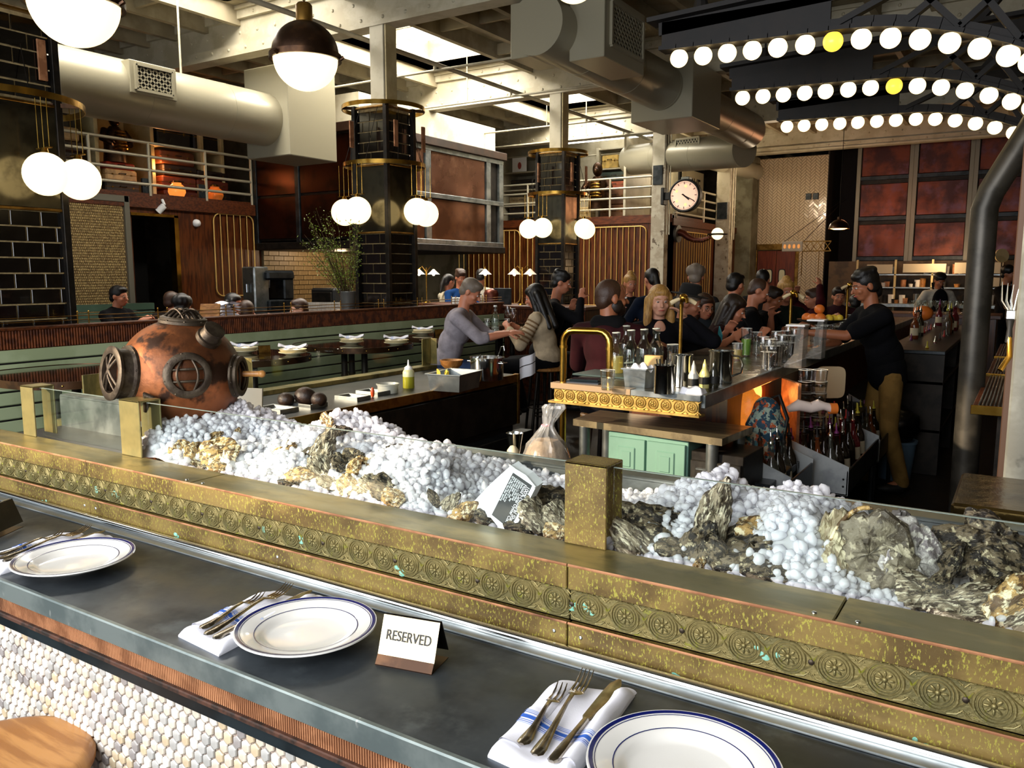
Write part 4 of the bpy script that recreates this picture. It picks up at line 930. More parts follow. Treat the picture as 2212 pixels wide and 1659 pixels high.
for px,py,f,l in ((1070,708,'c','clear water bottle between the couple'),(1092,705,'w','wine glass right of the water bottle'),(1108,706,'w2','smaller wine glass by the striped woman'),(1052,708,'t','water tumbler left of the bottle'),(1095,708,'t','water tumbler below the wine glass')):
    p=atz(px,py,1.051)
    if f=='c': carafe(p.x,p.y,1.051,l,None,h=.24,fill=WATER,cap=MT['white'])
    elif f=='w': wineglass(p.x,p.y+.05,1.051,l,'wine glasses between the couple',.24)
    elif f=='w2': wineglass(p.x,p.y,1.051,l,'wine glasses between the couple',.21)
    else: tumbler(p.x,p.y,1.051,l,'water tumblers between the couple',fill=WATER)
# ================================================================ TILED COLUMNS
def brickwall(parent,origin,u,w,n,width,z0,z1,bl,bh,mat,gap=.008,depth=.012,name='tile',phase=0,cut=True,meshes={}):
    """bricks laid in running bond on a vertical face: origin, along u, normal n"""
    u=Vector(u);n=Vector(n); rows=int(round((z1-z0)/bh)); cnt=0
    for r in range(rows):
        x=-(bl/2 if (r+phase)%2 else 0)
        while x<width-.01:
            a=max(0,x)+gap/2; b=min(width,x+bl)-gap/2; x+=bl
            if b-a<.02: continue
            key=(name,mat.name,round(b-a,3),bh,depth)
            if key not in meshes: meshes[key]=M().bev(0,-depth,0,b-a,0,bh-gap,.002).mesh(name,mat)
            Rm=Matrix((u,-n,Vector((0,0,1)))).transposed().to_4x4()
            inst(meshes[key],name,parent,T(Vector(origin)+u*a+Vector((0,0,z0+r*bh+gap/2)))@Rm); cnt+=1
    return cnt
def column(yc,label,s=.46,xc=-6.30,far=False):
    t=thing('tiled_column',label,'column',(xc,yc,0),group='black tiled columns behind the partition')
    h=s/2; x1=xc+h; y0=yc-h; y1=yc+h; x0=xc-h
    M().box(x0+.03,y0+.03,0,x1-.03,y1-.03,3.50).build('core',MT['grout'],t)
    M().bev(x0-.01,y0-.01,2.12,x1+.01,y1+.01,2.84,.004).build('mirror_band',mk('tarnished_mirror','#5a5648','#3d3a30',3,.18,metal=.9) if 'tarnished_mirror' not in bpy.data.materials else bpy.data.materials['tarnished_mirror'],t)
    for (ox,oy,u,n) in (((x0,y0+.03,0),0,(1,0,0),(0,-1,0)),((x1-.03,y0,0),0,(0,1,0),(1,0,0))):
        for z0,z1 in ((.99,2.10),(2.88,3.435)):
            brickwall(t,ox,u,None,n,s,z0,z1,.212,.111,MT['tileb'],gap=.011,name='tile')
    for cx,cy in ((x0,y0),(x1,y0),(x1,y1),(x0,y1)):
        M().bev(cx-.025,cy-.025,0,cx+.025,cy+.025,3.5,.003).build('corner_angle',MT['iron'],t)
    for z in (2.10,2.84,3.46): M().bev(x0-.012,y0-.012,z,x1+.012,y1+.012,z+.02,.003).build('brass_strip',MT['brassd'],t)
    M().bev(xc-.10,yc-.10,3.5,xc+.10,yc+.10,4.4,.006).build('steel_post',MT['paint'],t)
    M().bev(xc+.11,yc-.09,3.5,xc+.13,yc+.09,4.4,.004).build('post_flange',MT['cream'],t)
    # brass hoops and their stays
    for z,R in ((3.46,.46 if s<.5 else .66),(2.84,.46 if s<.5 else .66)):
        m=M(); m.lathe([(R-.004,0),(R+.004,0),(R+.004,.045),(R-.004,.045),(R-.004,0)],(xc,yc,z),48); m.build('brass_hoop',MT['brass'],t,smooth=30)
        for k in range(4):
            a=PI/4+k*PI/2; M().slab((xc+h*1.2*math.cos(a),yc+h*1.2*math.sin(a),z+.02),(xc+R*math.cos(a),yc+R*math.sin(a),z+.02),.02,.03).build('hoop_bracket',MT['bronze'],t)
    for k in range(8):
        a=k*PI/4+.25; M().cyl((xc+.46*math.cos(a),yc+.46*math.sin(a),2.87),(xc+.30*math.cos(a+.25),yc+.30*math.sin(a+.25),3.46),.0035,.0035,5).build('stay_rod',MT['iron'],t)
    for k in range(3):
        a=-PI/2+k*PI/2.6-.2; px_,py_=xc+.44*math.cos(a),yc+.44*math.sin(a); M().bev(px_-.008,py_-.03,3.02,px_+.008,py_+.03,3.30,.002).build('copper_fin',MT['copperb'],t)
    return t
CL=('black tiled column at the left edge with three big globes','black tiled column in the middle ringed with brass hoops','smaller black tiled column further back left of the white shelves')
for y,l in zip(BY[:3],CL):
    if y<4: column(3.05,l,s=.70,xc=-6.42)
    else: column(y,l)
def globes(xc,yc,label,angs,R=.42,z=2.38,r=.148,odd=()):
    t=thing('globe_cluster',label,'lamp',(xc,yc,2.7),group='opal globe lamps hung from the brass hoops')
    for k,a in enumerate(angs):
        gx,gy=xc+R*math.cos(a),yc+R*math.sin(a)
        g=M().ell((gx,gy,z),r,24,16).build('globe',MT['globey'] if k in odd else MT['globe'],t,smooth=True)
        M().cyl((gx,gy,z+r-.005),(gx,gy,z+r+.03),.03,.022,14).build('gallery',MT['brass'],g,smooth=50)
        M().slab((gx-.09,gy,z+r+.028),(gx+.09,gy,z+r+.028),.02,.008).build('spreader',MT['brass'],g)
        for s in (-.07,0,.07): M().cyl((gx+s,gy,z+r+.03),(gx+s,gy,2.86),.0028,.0028,5).build('hanger_rod',MT['brass'],g)
    return t
for y,l,aa in zip(BY[:3],('three big opal globes hanging at the left edge of the photo','opal globes around the middle tiled column','opal globes around the far tiled column'),((-135,-90,0,45),(-135,-90,0,45),(-135,-90,0,45))):
    globes(-6.30,y,l,[math.radians(a) for a in aa],R=.44 if y<4 else .46,z=2.34)
# ================================================================ MAIN BAR
BT=1.10
A0,A1=[Vector((p.x,p.y,0)) for p in (atz(1192,827,BT),atz(1515,856,BT))]
mb=thing('main_bar','long steel topped bar with embossed brass end running back through the room','bar counter',(-1.57,7,0))
top=[(A0.x,A0.y,BT-.03),(A1.x,A1.y,BT-.03),(A1.x,11.6,BT-.03),(A0.x,11.6,BT-.03)]
M().prism(top,(0,0,.03)).build('bar_top',mk('worn_bar_steel','#6f6656','#4c453a',5,.25,metal=.8,rough2=.42),mb)
M().prism([(-1.90,4.25,0),(-1.30,4.15,0),(-1.30,11.6,0),(-1.90,11.6,0)],(0,0,BT-.03)).build('bar_body',MT['wood'],mb)
def along(t,off=0,z=0): # point on the end face
    d=(A1-A0).normalized(); n=Vector((d.y,-d.x,0)); return A0+(A1-A0)*t+n*off+Vector((0,0,z))
M().prism([along(0,.012,BT-.024),along(.56,.012,BT-.024),along(.56,-.05,BT-.024),along(0,-.05,BT-.024)],(0,0,.028)).build('end_rail',mk('pinkish_rail','#a2886a',rough=.35,metal=.4),mb)
M().prism([along(.565,.012,BT-.024),along(1,.012,BT-.024),along(1,-.05,BT-.024),along(.565,-.05,BT-.024)],(0,0,.026)).build('end_rail',MT['steel'],mb)
M().prism([along(.02,0,BT-.088),along(.985,0,BT-.088),along(.985,-.02,BT-.088),along(.02,-.02,BT-.088)],(0,0,.064)).build('end_panel',MT['stamped'],mb)
M().prism([along(-.01,.022,BT-.098),along(1.0,.022,BT-.098),along(1.0,-.05,BT-.098),along(-.01,-.05,BT-.098)],(0,0,.010)).build('end_ledge',MT['stamped'],mb)
dv=(A1-A0).normalized(); yaw_=math.atan2(dv.y,dv.x)
er=M(); er.torus((0,0,0),.027,.004,16,6,'Y'); er.torus((0,0,0),.016,.003,14,6,'Y'); er.ell((0,0,0),(.007,.005,.007),8,5)
for k in range(6): er.ell((0,0,0),(.003,.003,.006),6,4,RY(k*PI/3)@T((0,0,.0115)))
for s in (1,-1): er.tube([(.018,0,s*.034),(.034,0,s*.022),(.05,0,s*.034)],.003,5)
erm=er.mesh('rosette',MT['stamped'],True)
for k in range(12): inst(erm,'rosette',mb,T(along(.055+k*.081,.002,BT-.056))@RZ(yaw_)@SC(.92,1,.92))
M().bev(A1.x-.008,A1.y+.02,BT-.06,A1.x+.014,11.6,BT+.004,.003).build('edge_rail',MT['steel'],mb)
M().bev(-1.30,3.9,.60,-1.0,11.4,.64,.003).build('underbar_shelf',MT['dsteel'],mb)
# cabinet under the bar end: mint panelled door and dark drawers
cb=thing('mint_cabinet','mint green panelled cupboard under the end of the bar','cabinet',(-1.55,3.75,0),yaw_); Wc=WM[cb]
def cbox(nm,x0,x1,z0,z1,d0,d1,mt,par=cb,b=.003): return M().bev(x0,d0,z0,x1,d1,z1,b,mat=Wc).build(nm,mt,par)
cbox('carcass',-.25,.19,.02,.84,.01,.30,MT['mint'])
for x0,x1 in ((-.24,-.035),(-.025,.18)):
    cbox('door',x0,x1,.05,.82,-.008,.012,MT['mint'])
    for z0,z1 in ((.12,.60),(.65,.78)):
        cbox('door_moulding',x0+.05,x1-.05,z0,z1,-.014,.0,MT['mint'],b=.01); cbox('door_panel',x0+.07,x1-.07,z0+.02,z1-.02,-.018,.0,MT['mint'],b=.008)
dk2=thing('dark_cabinet','dark fridge cabinet with two doors right of the mint cupboard','cabinet',(-1.2,3.72,0),yaw_); Wc=WM[dk2]
cbox('carcass',-.14,.12,.02,.80,.01,.30,MT['iron'],dk2)
for x0,x1 in ((-.135,-.012),(-.006,.115)):
    o=cbox('door',x0,x1,.06,.76,-.012,.01,mk('dark_stained_door','#2b2822','#1b1815',10,.4,stretch=(8,8,.6)),dk2); M().bev(x0+.03,-.02,.715,x1-.03,-.01,.725,.002,mat=Wc).build('handle',MT['steel'],o)
# steel ledge on pipe legs in front
lz=.885; LP=[atz(1238,905,lz),atz(1560,948,lz),atz(1626,921,lz),atz(1296,886,lz)]
lg=thing('steel_ledge','low stainless steel ledge table on pipe legs in front of the bar end','table',tuple((LP[0]+LP[2])/2*1.0)[:2]+(0,))
M().prism([p-Vector((0,0,.035)) for p in LP],(0,0,.035)).build('ledge_top',mk('brushed_ledge','#b5a583','#8d8068',6,.3,metal=.85,stretch=(1,6,1)),lg)
c_=(LP[0]+LP[2])/2
for p in LP:
    q=c_+(p-c_)*.86; M().cyl((q.x,q.y,0),(q.x,q.y,lz-.035),.030,.030,16).build('leg',MT['steel'],lg,smooth=50)
# brass arch rail
BX,BY_=A0.x+.055,A0.y+.02
br=thing('brass_arch_rail','polished brass pipe arch rising over the bar end beside the bald man','rail',(-1.93,3.62,0))
pts=[(BX,BY_,0),(BX,BY_,1.30)]+[(BX+.06*(1-math.cos(a)),BY_,1.30+.06*math.sin(a)) for a in (.4,.8,1.2,PI/2)]+[(BX+.185,BY_+.02,1.36)]+[(BX+.185+.06*math.sin(a),BY_+.025,1.36-.06*(1-math.cos(a))) for a in (.4,.8,1.2,PI/2)]+[(BX+.245,BY_+.03,BT)]
pts=[(x,y,z+.01) if z>1.2 else (x,y,z) for x,y,z in pts]
M().tube(pts,.0175,16).build('pipe',MT['brass'],br,smooth=60)
for x,z in ((BX,1.28),(BX+.245,1.28)): M().cyl((x,BY_ if x<BX+.1 else BY_+.027,z),(x,BY_ if x<BX+.1 else BY_+.027,z+.012),.021,.021,16).build('joint_collar',MT['brass'],br,smooth=50)
def bp(px,py,z=BT): p=atz(px,py,z); return (p.x,p.y,z)
GA='clear glass bottles standing at the bar end'
for px,py,l,f in ((1330,795,'clear bottle holding pale liquid, leftmost of the bottles at the bar end','y'),(1362,786,'clear empty bottle, second from left at the bar end',None),(1390,783,'clear empty bottle, third from left at the bar end',None),(1416,780,'clear empty bottle, fourth from left at the bar end',None),(1352,770,'clear bottle half hidden behind the others at the bar end',None)):
    x,y,z=bp(px,py+14); carafe(x,y,z,l,GA,h=.235,fill=MT['drinky'] if f else None)
x,y,z=bp(1452,800); tumbler(x,y,z,'tall tumbler right of the clear bottles at the bar end',None,h=.15)
x,y,z=bp(1312,842); tumbler(x,y,z,'faceted water glass standing at the near edge of the bar',None,h=.095,r=.036,fill=WATER)
# blue tablet case and low tray
p=bp(1262,828); t=thing('tablet_case','dark blue tablet case lying on the near left corner of the bar','case',p,yaw_+.1); M().bev(-.09,-.05,0,.10,.05,.012,.003).build('cover',mk('navy_leather','#1d2733',rough=.5),t,local=True); M().bev(-.07,-.04,.012,.08,.06,.024,.003,mat=RZ(.2)).build('tablet',mk('dark_screen','#222a2e',rough=.1),t,local=True)
p=bp(1290,812); t=thing('bar_mat_tray','wide teal grey chopping board under the bottles','board',p,yaw_); M().bev(-.13,-.05,0,.20,.20,.01,.004).build('board',mk('teal_board','#3c4b4a',rough=.35),t,local=True)
# steel inserts
p=bp(1383,836); t=thing('steel_pan','small rectangular steel pan topped with folded cloths on the bar','pan',p,yaw_)
m=M(); m.lathe([(0,.004),(.07,.004),(.074,.0),(.086,.088),(.096,.090),(.096,.096),(.083,.096),(.070,.01),(0,.01)],(0,0,0),4,mat=RZ(PI/4)@SC(1.05,.85,1)); m.build('pan',MT['steel'],t,local=True,smooth=30)
p2=(p[0],p[1]+.01,p[2]+.085); t=thing('folded_cloth','crumpled white cloth on top of the small steel pan','cloth',p2); m=M(); m.grid(lambda u,v:((u-.5)*.13,(v-.5)*.10,.03*math.sin(PI*u)**.6*math.sin(PI*v)**.5+.008*math.sin(u*16+v*9)),22,16); m.build('cloth',MT['linen'],t,local=True,smooth=True)
p=bp(1412,790); t=thing('yellow_card_box','small yellow card box behind the steel pan','box',(p[0]+.25,p[1]-.6,BT+.10)) ; 
o_=aty(1412,776,4.0); t.location=(o_.x,o_.y,BT); WM[t]=T(o_.x and Vector((o_.x,o_.y,BT)))
M().bev(-.045,-.02,.0,.045,.02,o_.z+.02-BT,.002).build('box',mk('yellow_card','#c9a468',rough=.6),t,local=True)
def steelcup(px,py,r,h,l,handle=False,name='steel_canister'):
    x,y,z=bp(px,py); t=lathe_thing(name,l,'canister' if not handle else 'pitcher',(x,y,z),[(0,.003),(r,.002),(r*1.01,h*.94),(r*1.08,h*.97),(r*1.08,h),(r*.98,h*.98),(r*.94,.01),(0,.008)],MT['chrome'],n=32)
    if handle: M().tube([(x+r,y,h*.86+z),(x+r+.035,y+.0,h*.84+z),(x+r+.052,y,h*.6+z),(x+r+.045,y,h*.35+z),(x+r+.0,y,h*.22+z)],.006,8).build('handle',MT['chrome'],t,smooth=True)
    return t,(x,y,z)
t,q=steelcup(1434,850,.047,.135,'brushed steel canister full of cutlery handles at the near edge of the bar')
for k in range(7):
    a=k*.9; tt=thing('bar_spoon','steel spoon handle standing in the near canister','spoon',(q[0]+.02*math.cos(a),q[1]+.02*math.sin(a),q[2]+.01),group='spoons standing in the near canister'); M().cyl((q[0]+.015*math.cos(a),q[1]+.015*math.sin(a),q[2]+.012),(q[0]+.036*math.cos(a),q[1]+.036*math.sin(a),q[2]+.145+.004*k),.003,.004,6).build('handle',MT['chrome'],tt,smooth=True)
steelcup(1472,835,.050,.16,'taller steel canister just behind the cutlery canister')
steelcup(1556,826,.060,.165,'shiny steel pitcher with looped handle on the bar',True,'steel_pitcher')
for px,py,l,c in ((1497,842,'small clear dasher bottle with dark label on the bar','#c9c6ba'),(1521,838,'small dasher bottle of pale yellow liquid on the bar','#c9c07a'),(1541,836,'dark dasher bottle beside the steel pitcher','#2a2a22')):
    x,y,z=bp(px,py); t=lathe_thing('dasher_bottle',l,'bottle',(x,y,z),[(0,0),(.024,0),(.025,.07),(.012,.095),(.010,.115),(.006,.125),(.002,.14),(0,.14)],mk('dasher_'+l[:9].replace(' ','_'),c,rough=.1,coat=.5),n=20)
    M().lathe([(.0255,.02),(.0255,.055)],(x,y,z),20).build('label',MT['black'],t,smooth=True)
x,y,z=bp(1498,850); t=thing('bar_towel','small folded white towel at the near right corner of the bar','towel',(x,y,z),yaw_); m=M(); m.grid(lambda u,v:((u-.5)*.115,(v-.5)*.08,.034*min(1,math.sin(PI*u)*3)*min(1,math.sin(PI*v)*2.2)*(.85+.15*math.sin(u*9+v*4))),22,14); m.build('towel',MT['linen'],t,local=True,smooth=True)
# bar tap columns with white lever
def tap(px,py,l,h=.42,r=.011):
    x,y,z=bp(px,py); t=thing('bar_tap',l,'tap',(x,y,z),group='brass taps along the bar')
    M().lathe([(0,0),(.035,0),(.035,.012),(r,.02),(r,h-.05),(r*1.2,h-.03)],(x,y,z),20).build('column',MT['brass'],t,smooth=50)
    M().tube([(x,y,z+h-.05),(x,y,z+h-.01),(x+.02,y-.02,z+h+.012),(x+.05,y-.045,z+h+.004),(x+.055,y-.05,z+h-.02)],.010,10).build('spout',MT['brass'],t,smooth=True)
    o=M().ell((x+.02,y-.02,z+h+.01),(.026,.026,.026),14,10).build('tap_body',MT['brass'],t,smooth=True)
    for s in (-1,1):
        M().tube([(x+.02+_r.x*.02*s,y-.02+_r.y*.02*s,z+h+.004),(x+.02+_r.x*.045*s,y-.02+_r.y*.045*s,z+h-.006),(x+.02+_r.x*.075*s,y-.02+_r.y*.075*s,z+h-.024)],.012,8,rad=[.009,.013,.014]).build('ivory_lever',mk('ivory','#d8c39a',rough=.3) if 'ivory' not in bpy.data.materials else bpy.data.materials['ivory'],t,smooth=True)
    return t
tap(1468,790,'brass bar tap with ivory levers in front of the blonde woman',.40)
tap(1704,752,'brass bar tap with ivory lever left of the fruit dish',.40)
tap(1826,720,'brass bar tap partly behind the bartender',.44)
# drinks
for px,py,l,mt,h,r in ((1592,778,'short cloudy yellow cocktail on the bar','drinky',.11,.036),(1611,770,'tall green mint cocktail on the bar','drinkg',.19,.036),(1634,768,'tall clear highball glass right of the green cocktail',None,.16,.033)):
    x,y,z=bp(px,py); tumbler(x,y,z,l,None,h=h,r=r,fill=MT[mt] if mt else WATER,name='cocktail')
x,y,z=bp(1606,786); 
GG='clean glasses upside down and upright on the bar'
rr_=random.Random(4)
for k in range(26):
    px=1648+2.7*k; py=800-(px-1648)*.62+rr_.uniform(-14,14)
    x,y,z=bp(px,py)
    if k%5==0: wineglass(x,y,z,'stemmed glass, %s from left among the clean glasses on the bar'%ordw(k+1),GG,h=.18)
    else: tumbler(x,y,z,'plain tumbler, %s from left among the clean glasses on the bar'%ordw(k+1),GG,h=rr_.choice((.10,.13,.15)),r=.032)
for k in range(24):
    px=1758+3.3*k; py=752-(px-1758)*.42+rr_.uniform(-8,8)
    x,y,z=bp(px,py); tumbler(x,y,z,'tumbler, %s from left in the far glasses by the bartender'%ordw(k+1),'far row of glasses by the bartender',h=rr_.choice((.12,.15)),r=.032)
for px,py,l in ((1712,795,'clear acrylic dispenser on the bar edge'),(1756,775,'second acrylic dispenser further along the bar edge')):
    x,y,z=bp(px,py); t=thing('acrylic_dispenser',l,'dispenser',(x,y,z)); m=M(); m.prism([(x-.05,y,z),(x+.05,y,z),(x+.055,y,z+.25),(x+.02,y,z+.25),(x+.005,y,z+.17),(x+.0,y,z+.08),(x-.05,y,z+.02)],(0,.12,0)); m.build('bin',glass('acrylic',(.95,.95,.93),.5,body=.12,bc=(.7,.7,.66)),t)
    M().bev(x-.05,y-.002,z+.245,x+.06,y+.122,z+.255,.002).build('lid',MT['white'],t)
# fruit dish
x,y,z=bp(1772,738); fd=thing('fruit_dish','dark footed dish piled with oranges and lemons on the bar','dish',(x,y,z))
M().lathe([(0,0),(.08,0),(.08,.01),(.015,.03),(.015,.13),(.10,.15),(.19,.175),(.19,.185),(.10,.162),(0,.155)],(x,y,z),32).build('dish',MT['iron'],fd,smooth=50)
for dx_,dy_,dz_,r_,k,l in ((-.08,-.02,.20,.045,'orangef','orange at the left of the fruit dish'),(-.03,-.06,.205,.045,'orangef','front middle orange in the fruit dish'),(-.02,0,.275,.042,'orangef','orange on top of the fruit pile'),(-.11,.03,.205,.042,'orangef','orange at the back left of the fruit dish'),(.05,-.03,.20,.037,'lemon','lemon right of the oranges in the fruit dish'),(.10,0,.20,.035,'lemon','middle lemon in the fruit dish'),(.14,-.02,.205,.03,'lemon','rightmost lemon in the fruit dish')):
    o=M().ell((x+_r.x*dx_-_f.x*-dy_,y+_r.y*dx_+dy_,z+dz_-.01),(r_,r_,r_*.93),14,10).build('orange' if k=='orangef' else 'lemon',MT[k],None,smooth=True,loc=(x+_r.x*dx_,y+_r.y*dx_,z+dz_)); tag(o,l,'fruit','fruit in the footed dish')
# ================================================================ UNDER THE BAR
p=atd(1655,868,4.35)
bk=thing('patterned_backpack','blue and orange flower patterned backpack slung under the bar','bag',(p.x,p.y,.64))
m=M(); m.ell((0,0,.17),(.10,.10,.19),24,18); m.v=[(a*(1+.10*math.sin(c*40)+.06*math.sin(b*60)),b*(1+.08*math.sin(c*30+1)),c) for a,b,c in m.v]
fl=mk('flower_print','#1f4257','#9fb3a5',22,.7,lo=.5,hi=.54,c3='#b8562b',scale3=30,lo3=.56,hi3=.58); m.build('pack',fl,bk,smooth=True,local=True)
M().ell((-.03,-.07,.10),(.075,.05,.09),16,12).build('front_pocket',mk('flower_print_light','#3f6f74','#c9b89a',26,.7,lo=.48,hi=.52,c3='#b8502a',scale3=28,lo3=.55,hi3=.58),bk,smooth=True,local=True)
M().tube([(.0,.03,.34),(.06,.03,.37),(.11,.02,.25),(.09,0,.06)],.010,8).build('strap',MT['blk'],bk,smooth=True,local=True)
p=atd(1612,850,4.5); t=thing('amber_bag','glowing amber plastic bag lit from behind under the bar','bag',(p.x,p.y,.66)); m=M(); m.ell((0,0,.22),(.10,.06,.16),20,14); m.v=[(a*(1+.13*math.sin(c*50+b*30)),b,c+.012*math.sin(a*90)) for a,b,c in m.v]; m.build('bag',mk('amber_glow_plastic','#e06a18','#7b2f0c',16,.3,bump=.6,emit=.55,ecol=(1,.28,.03),lo=.45,hi=.62),t,smooth=True,local=True)  # glow is emission in the material, standing in for a lamp's reflection
p=atd(1710,850,4.7); t=thing('splash_board','orange lit copper splash board under the bar behind the stacked glasses','panel',(p.x,p.y,.64)); M().bev(-.01,-.12,0,.01,.14,.40,.003,mat=RZ(.6)).build('panel',MT['copperb'],t,local=True)
for px,l in ((1738,'left'),(1768,'right')):
    p=atd(px,880,4.75)
    for k in range(6): tumbler(p.x,p.y,.66+k*.068,'tumbler stacked in the %s column of glasses under the bar, %s from the bottom'%(l,['first','second','third','fourth','fifth','topmost'][k]),'stacked tumblers under the bar',h=.10,r=.044)
p=atd(1752,885,4.45); t=thing('rolled_towel','twisted pink white towel lying under the bar','towel',(p.x,p.y,p.z-.01),.54); m=M(); m.tube([(-.13,0,.01),(-.07,0,.035),(0,.01,.02),(.04,0,.035),(.07,0,.03),(.13,-.01,.015)],.03,14,rad=[.016,.032,.030,.033,.022,.026]); m.build('towel',mk('pink_white_towel','#d9c6bd',rough=.9,bump=.3),t,smooth=True,local=True); M().lathe([(.030,-.02),(.030,.02)],(0,0,0),14,mat=T((.115,-.008,.018))@RY(PI/2)).build('orange_stripe',MT['orangef'],t,smooth=True,local=True)
p=atd(1795,810,5.6); t=thing('white_tray','white rounded plastic tray standing under the bar by the bartender','tray',(p.x,p.y,.80)); m=M(); m.prism([(.10*math.copysign(abs(math.cos(a))**.4,math.cos(a)),0,.11+.11*math.copysign(abs(math.sin(a))**.4,math.sin(a))) for a in [2*PI*i/32 for i in range(32)]],(0,.012,0)); m.build('tray',mk('ivory_plastic','#c3b493',rough=.4),t,local=True); t.rotation_euler=(0,0,.5)
# bottle racks
def rack(x0,x1,y0,y1,z0,z1,l):
    t=thing('speed_rack',l,'rack',((x0+x1)/2,(y0+y1)/2,0),group='stainless bottle racks under the bar')
    for y in (y0,y1):
        M().prism([(x0,y,z0),(x1,y,z0),(x1,y,z0+.16),(x0+.02,y,z1)],(0,.006,0)).build('side_plate',mk('rack_plate','#a9adae','#8a8f92',4,.4,metal=.35) if 'rack_plate' not in bpy.data.materials else bpy.data.materials['rack_plate'],t)
        for z in (z0+.05,z0+.09): M().ell((x1-.025,y-.002,z),.006,8,5).build('rivet',MT['blk'],t)
    M().bev(x1-.012,y0,z0,x1,y1,z0+.14,.003).build('front_rail',MT['dsteel'],t); M().bev(x0,y0,z0,x1,y1,z0+.01,.002).build('rack_floor',MT['dsteel'],t)
    for x in (x0+.02,x1-.03):
        for y in (y0+.03,y1-.03): M().cyl((x,y,0),(x,y,z0),.015,.015,8).build('leg',MT['dsteel'],t)
rack(-1.30,-.93,4.02,4.50,.50,.80,'nearest steel bottle rack, just above the oysters'); rack(-1.16,-.76,4.58,5.60,.46,.76,'second steel bottle rack, left of the bartender'); rack(-1.20,-.82,6.1,6.9,.34,.7,'third bottle rack beside the bartender')
BC={}
def bottle(x,y,z,l,mt,cap,grp,h=.30,r=.037,lean=0):
    t=thing('bottle',l,'bottle',(x,y,z),group=grp); t.rotation_euler=(0,lean,0); WM[t]=T((x,y,z))@RY(lean)
    M().lathe([(0,0),(r*.95,0),(r,.006),(r,h*.5),(r*.85,h*.58),(r*.36,h*.72),(r*.30,h*.93),(r*.38,h*.94),(r*.38,h*.97),(0,h*.97)],(0,0,0),16).build('glass_body',mt,t,smooth=50,local=True)
    M().lathe([(r*.36,h*.93),(r*.34,h*1.0),(.006,h*1.02),(.004,h*1.16),(.003,h*1.18),(0,h*1.18)],(0,0,0),10).build('pourer',cap,t,smooth=50,local=True)
    if rr_.random()<.6: M().lathe([(r*1.01,h*.14),(r*1.01,h*.40)],(0,0,0),16).build('label',mk('bottle_label','#b9ad92',rough=.7) if 'bottle_label' not in bpy.data.materials else bpy.data.materials['bottle_label'],t,smooth=True,local=True)
caps=[MT['chrome'],mk('red_cap','#9b1f22',rough=.4),MT['blk'],mk('purple_cap','#6a2560',rough=.4),MT['chrome'],mk('yellow_cap','#a8a02a',rough=.4)]
cols=[MT['dbot'],glass('clear_bottle',(.7,.72,.66),.6,body=.15,bc=(.12,.12,.1)),glass('amber_bottle',(.5,.2,.06),.6,body=.35,bc=(.25,.07,.02)),glass('red_bottle',(.45,.08,.08),.6,body=.35,bc=(.22,.02,.03)),MT['dbot']]
for ri,(x0,x1,y0,y1,zz,nx,ny,nm) in enumerate(((-1.25,-.98,4.08,4.44,.512,3,4,'nearest bottle rack'),(-1.10,-.82,4.66,5.50,.472,4,6,'second bottle rack'),(-1.16,-.88,6.15,6.8,.355,3,5,'third bottle rack'))):
    for i in range(nx):
        for j in range(ny):
            c=rr_.randrange(5); cc=rr_.randrange(6)
            bottle(x0+(x1-x0)*(i+.5)/nx,y0+(y1-y0)*j/(ny-1),zz,'%s bottle with %s pourer, %s from left, %s row of the %s'%(('dark','clear','amber','red','dark')[c],('steel','red','black','purple','steel','yellow')[cc],ordw(i+1),'front' if j==0 else ordw(j+1),nm),cols[c],caps[cc],'bottles in the '+nm,h=rr_.choice((.27,.29,.31)),lean=-.08)
# ================================================================ RIGHT HAND BACK BAR SHELVES, PILLAR
ds=thing('drip_shelf_counter','narrow counter of three brass lipped drip trays at the right edge','counter',(-.12,6,0))
for y0,y1,zz in ((4.62,6.10,1.0),(6.16,7.45,1.0),(7.52,9.0,1.0)):
    M().bev(-.215,y0,zz-.045,-.02,y0+.012,zz+.002,.002).build('brass_lip',MT['brass'],ds)
    M().bev(-.210,y0+.012,zz-.03,.25,y1,zz-.008,.002).build('tray',MT['wood'],ds)
    m=M(); 
    for i in range(9): m.bev(-.185+i*.017,y0+.03,zz-.006,-.178+i*.017,y1-.03,zz+.001,.001)
    m.build('drip_grille',MT['steel'],ds)
M().box(-.10,4.8,0,.3,9,.96).build('base',MT['iron'],ds)
pil=thing('white_pillar','scuffed white steel pillar cut off by the right edge','column',(.10,2.75,0))
M().bev(-.030,2.62,0,.25,2.90,4.36,.006).build('shaft',mk('scuffed_white','#9c9a8c','#7c786a',4,.5,c3='#4a463c',scale3=6,lo3=.62,hi3=.72,bump=.2),pil)
M().bev(-.05,2.90,0,-.02,2.93,2.2,.003).build('timber_batten',mk('brown_batten','#35200f',rough=.6),pil)
bx=thing('brass_box','tall hammered brass box behind the right end of the ice','box',(.15,1.98,0))
M().bev(-.115,1.97,.0,.40,2.30,1.155,.006).build('cladding',mk('hammered_brass','#6d5a35','#4e4028',6,.18,metal=.9,bump=.5,bscale=14),bx)
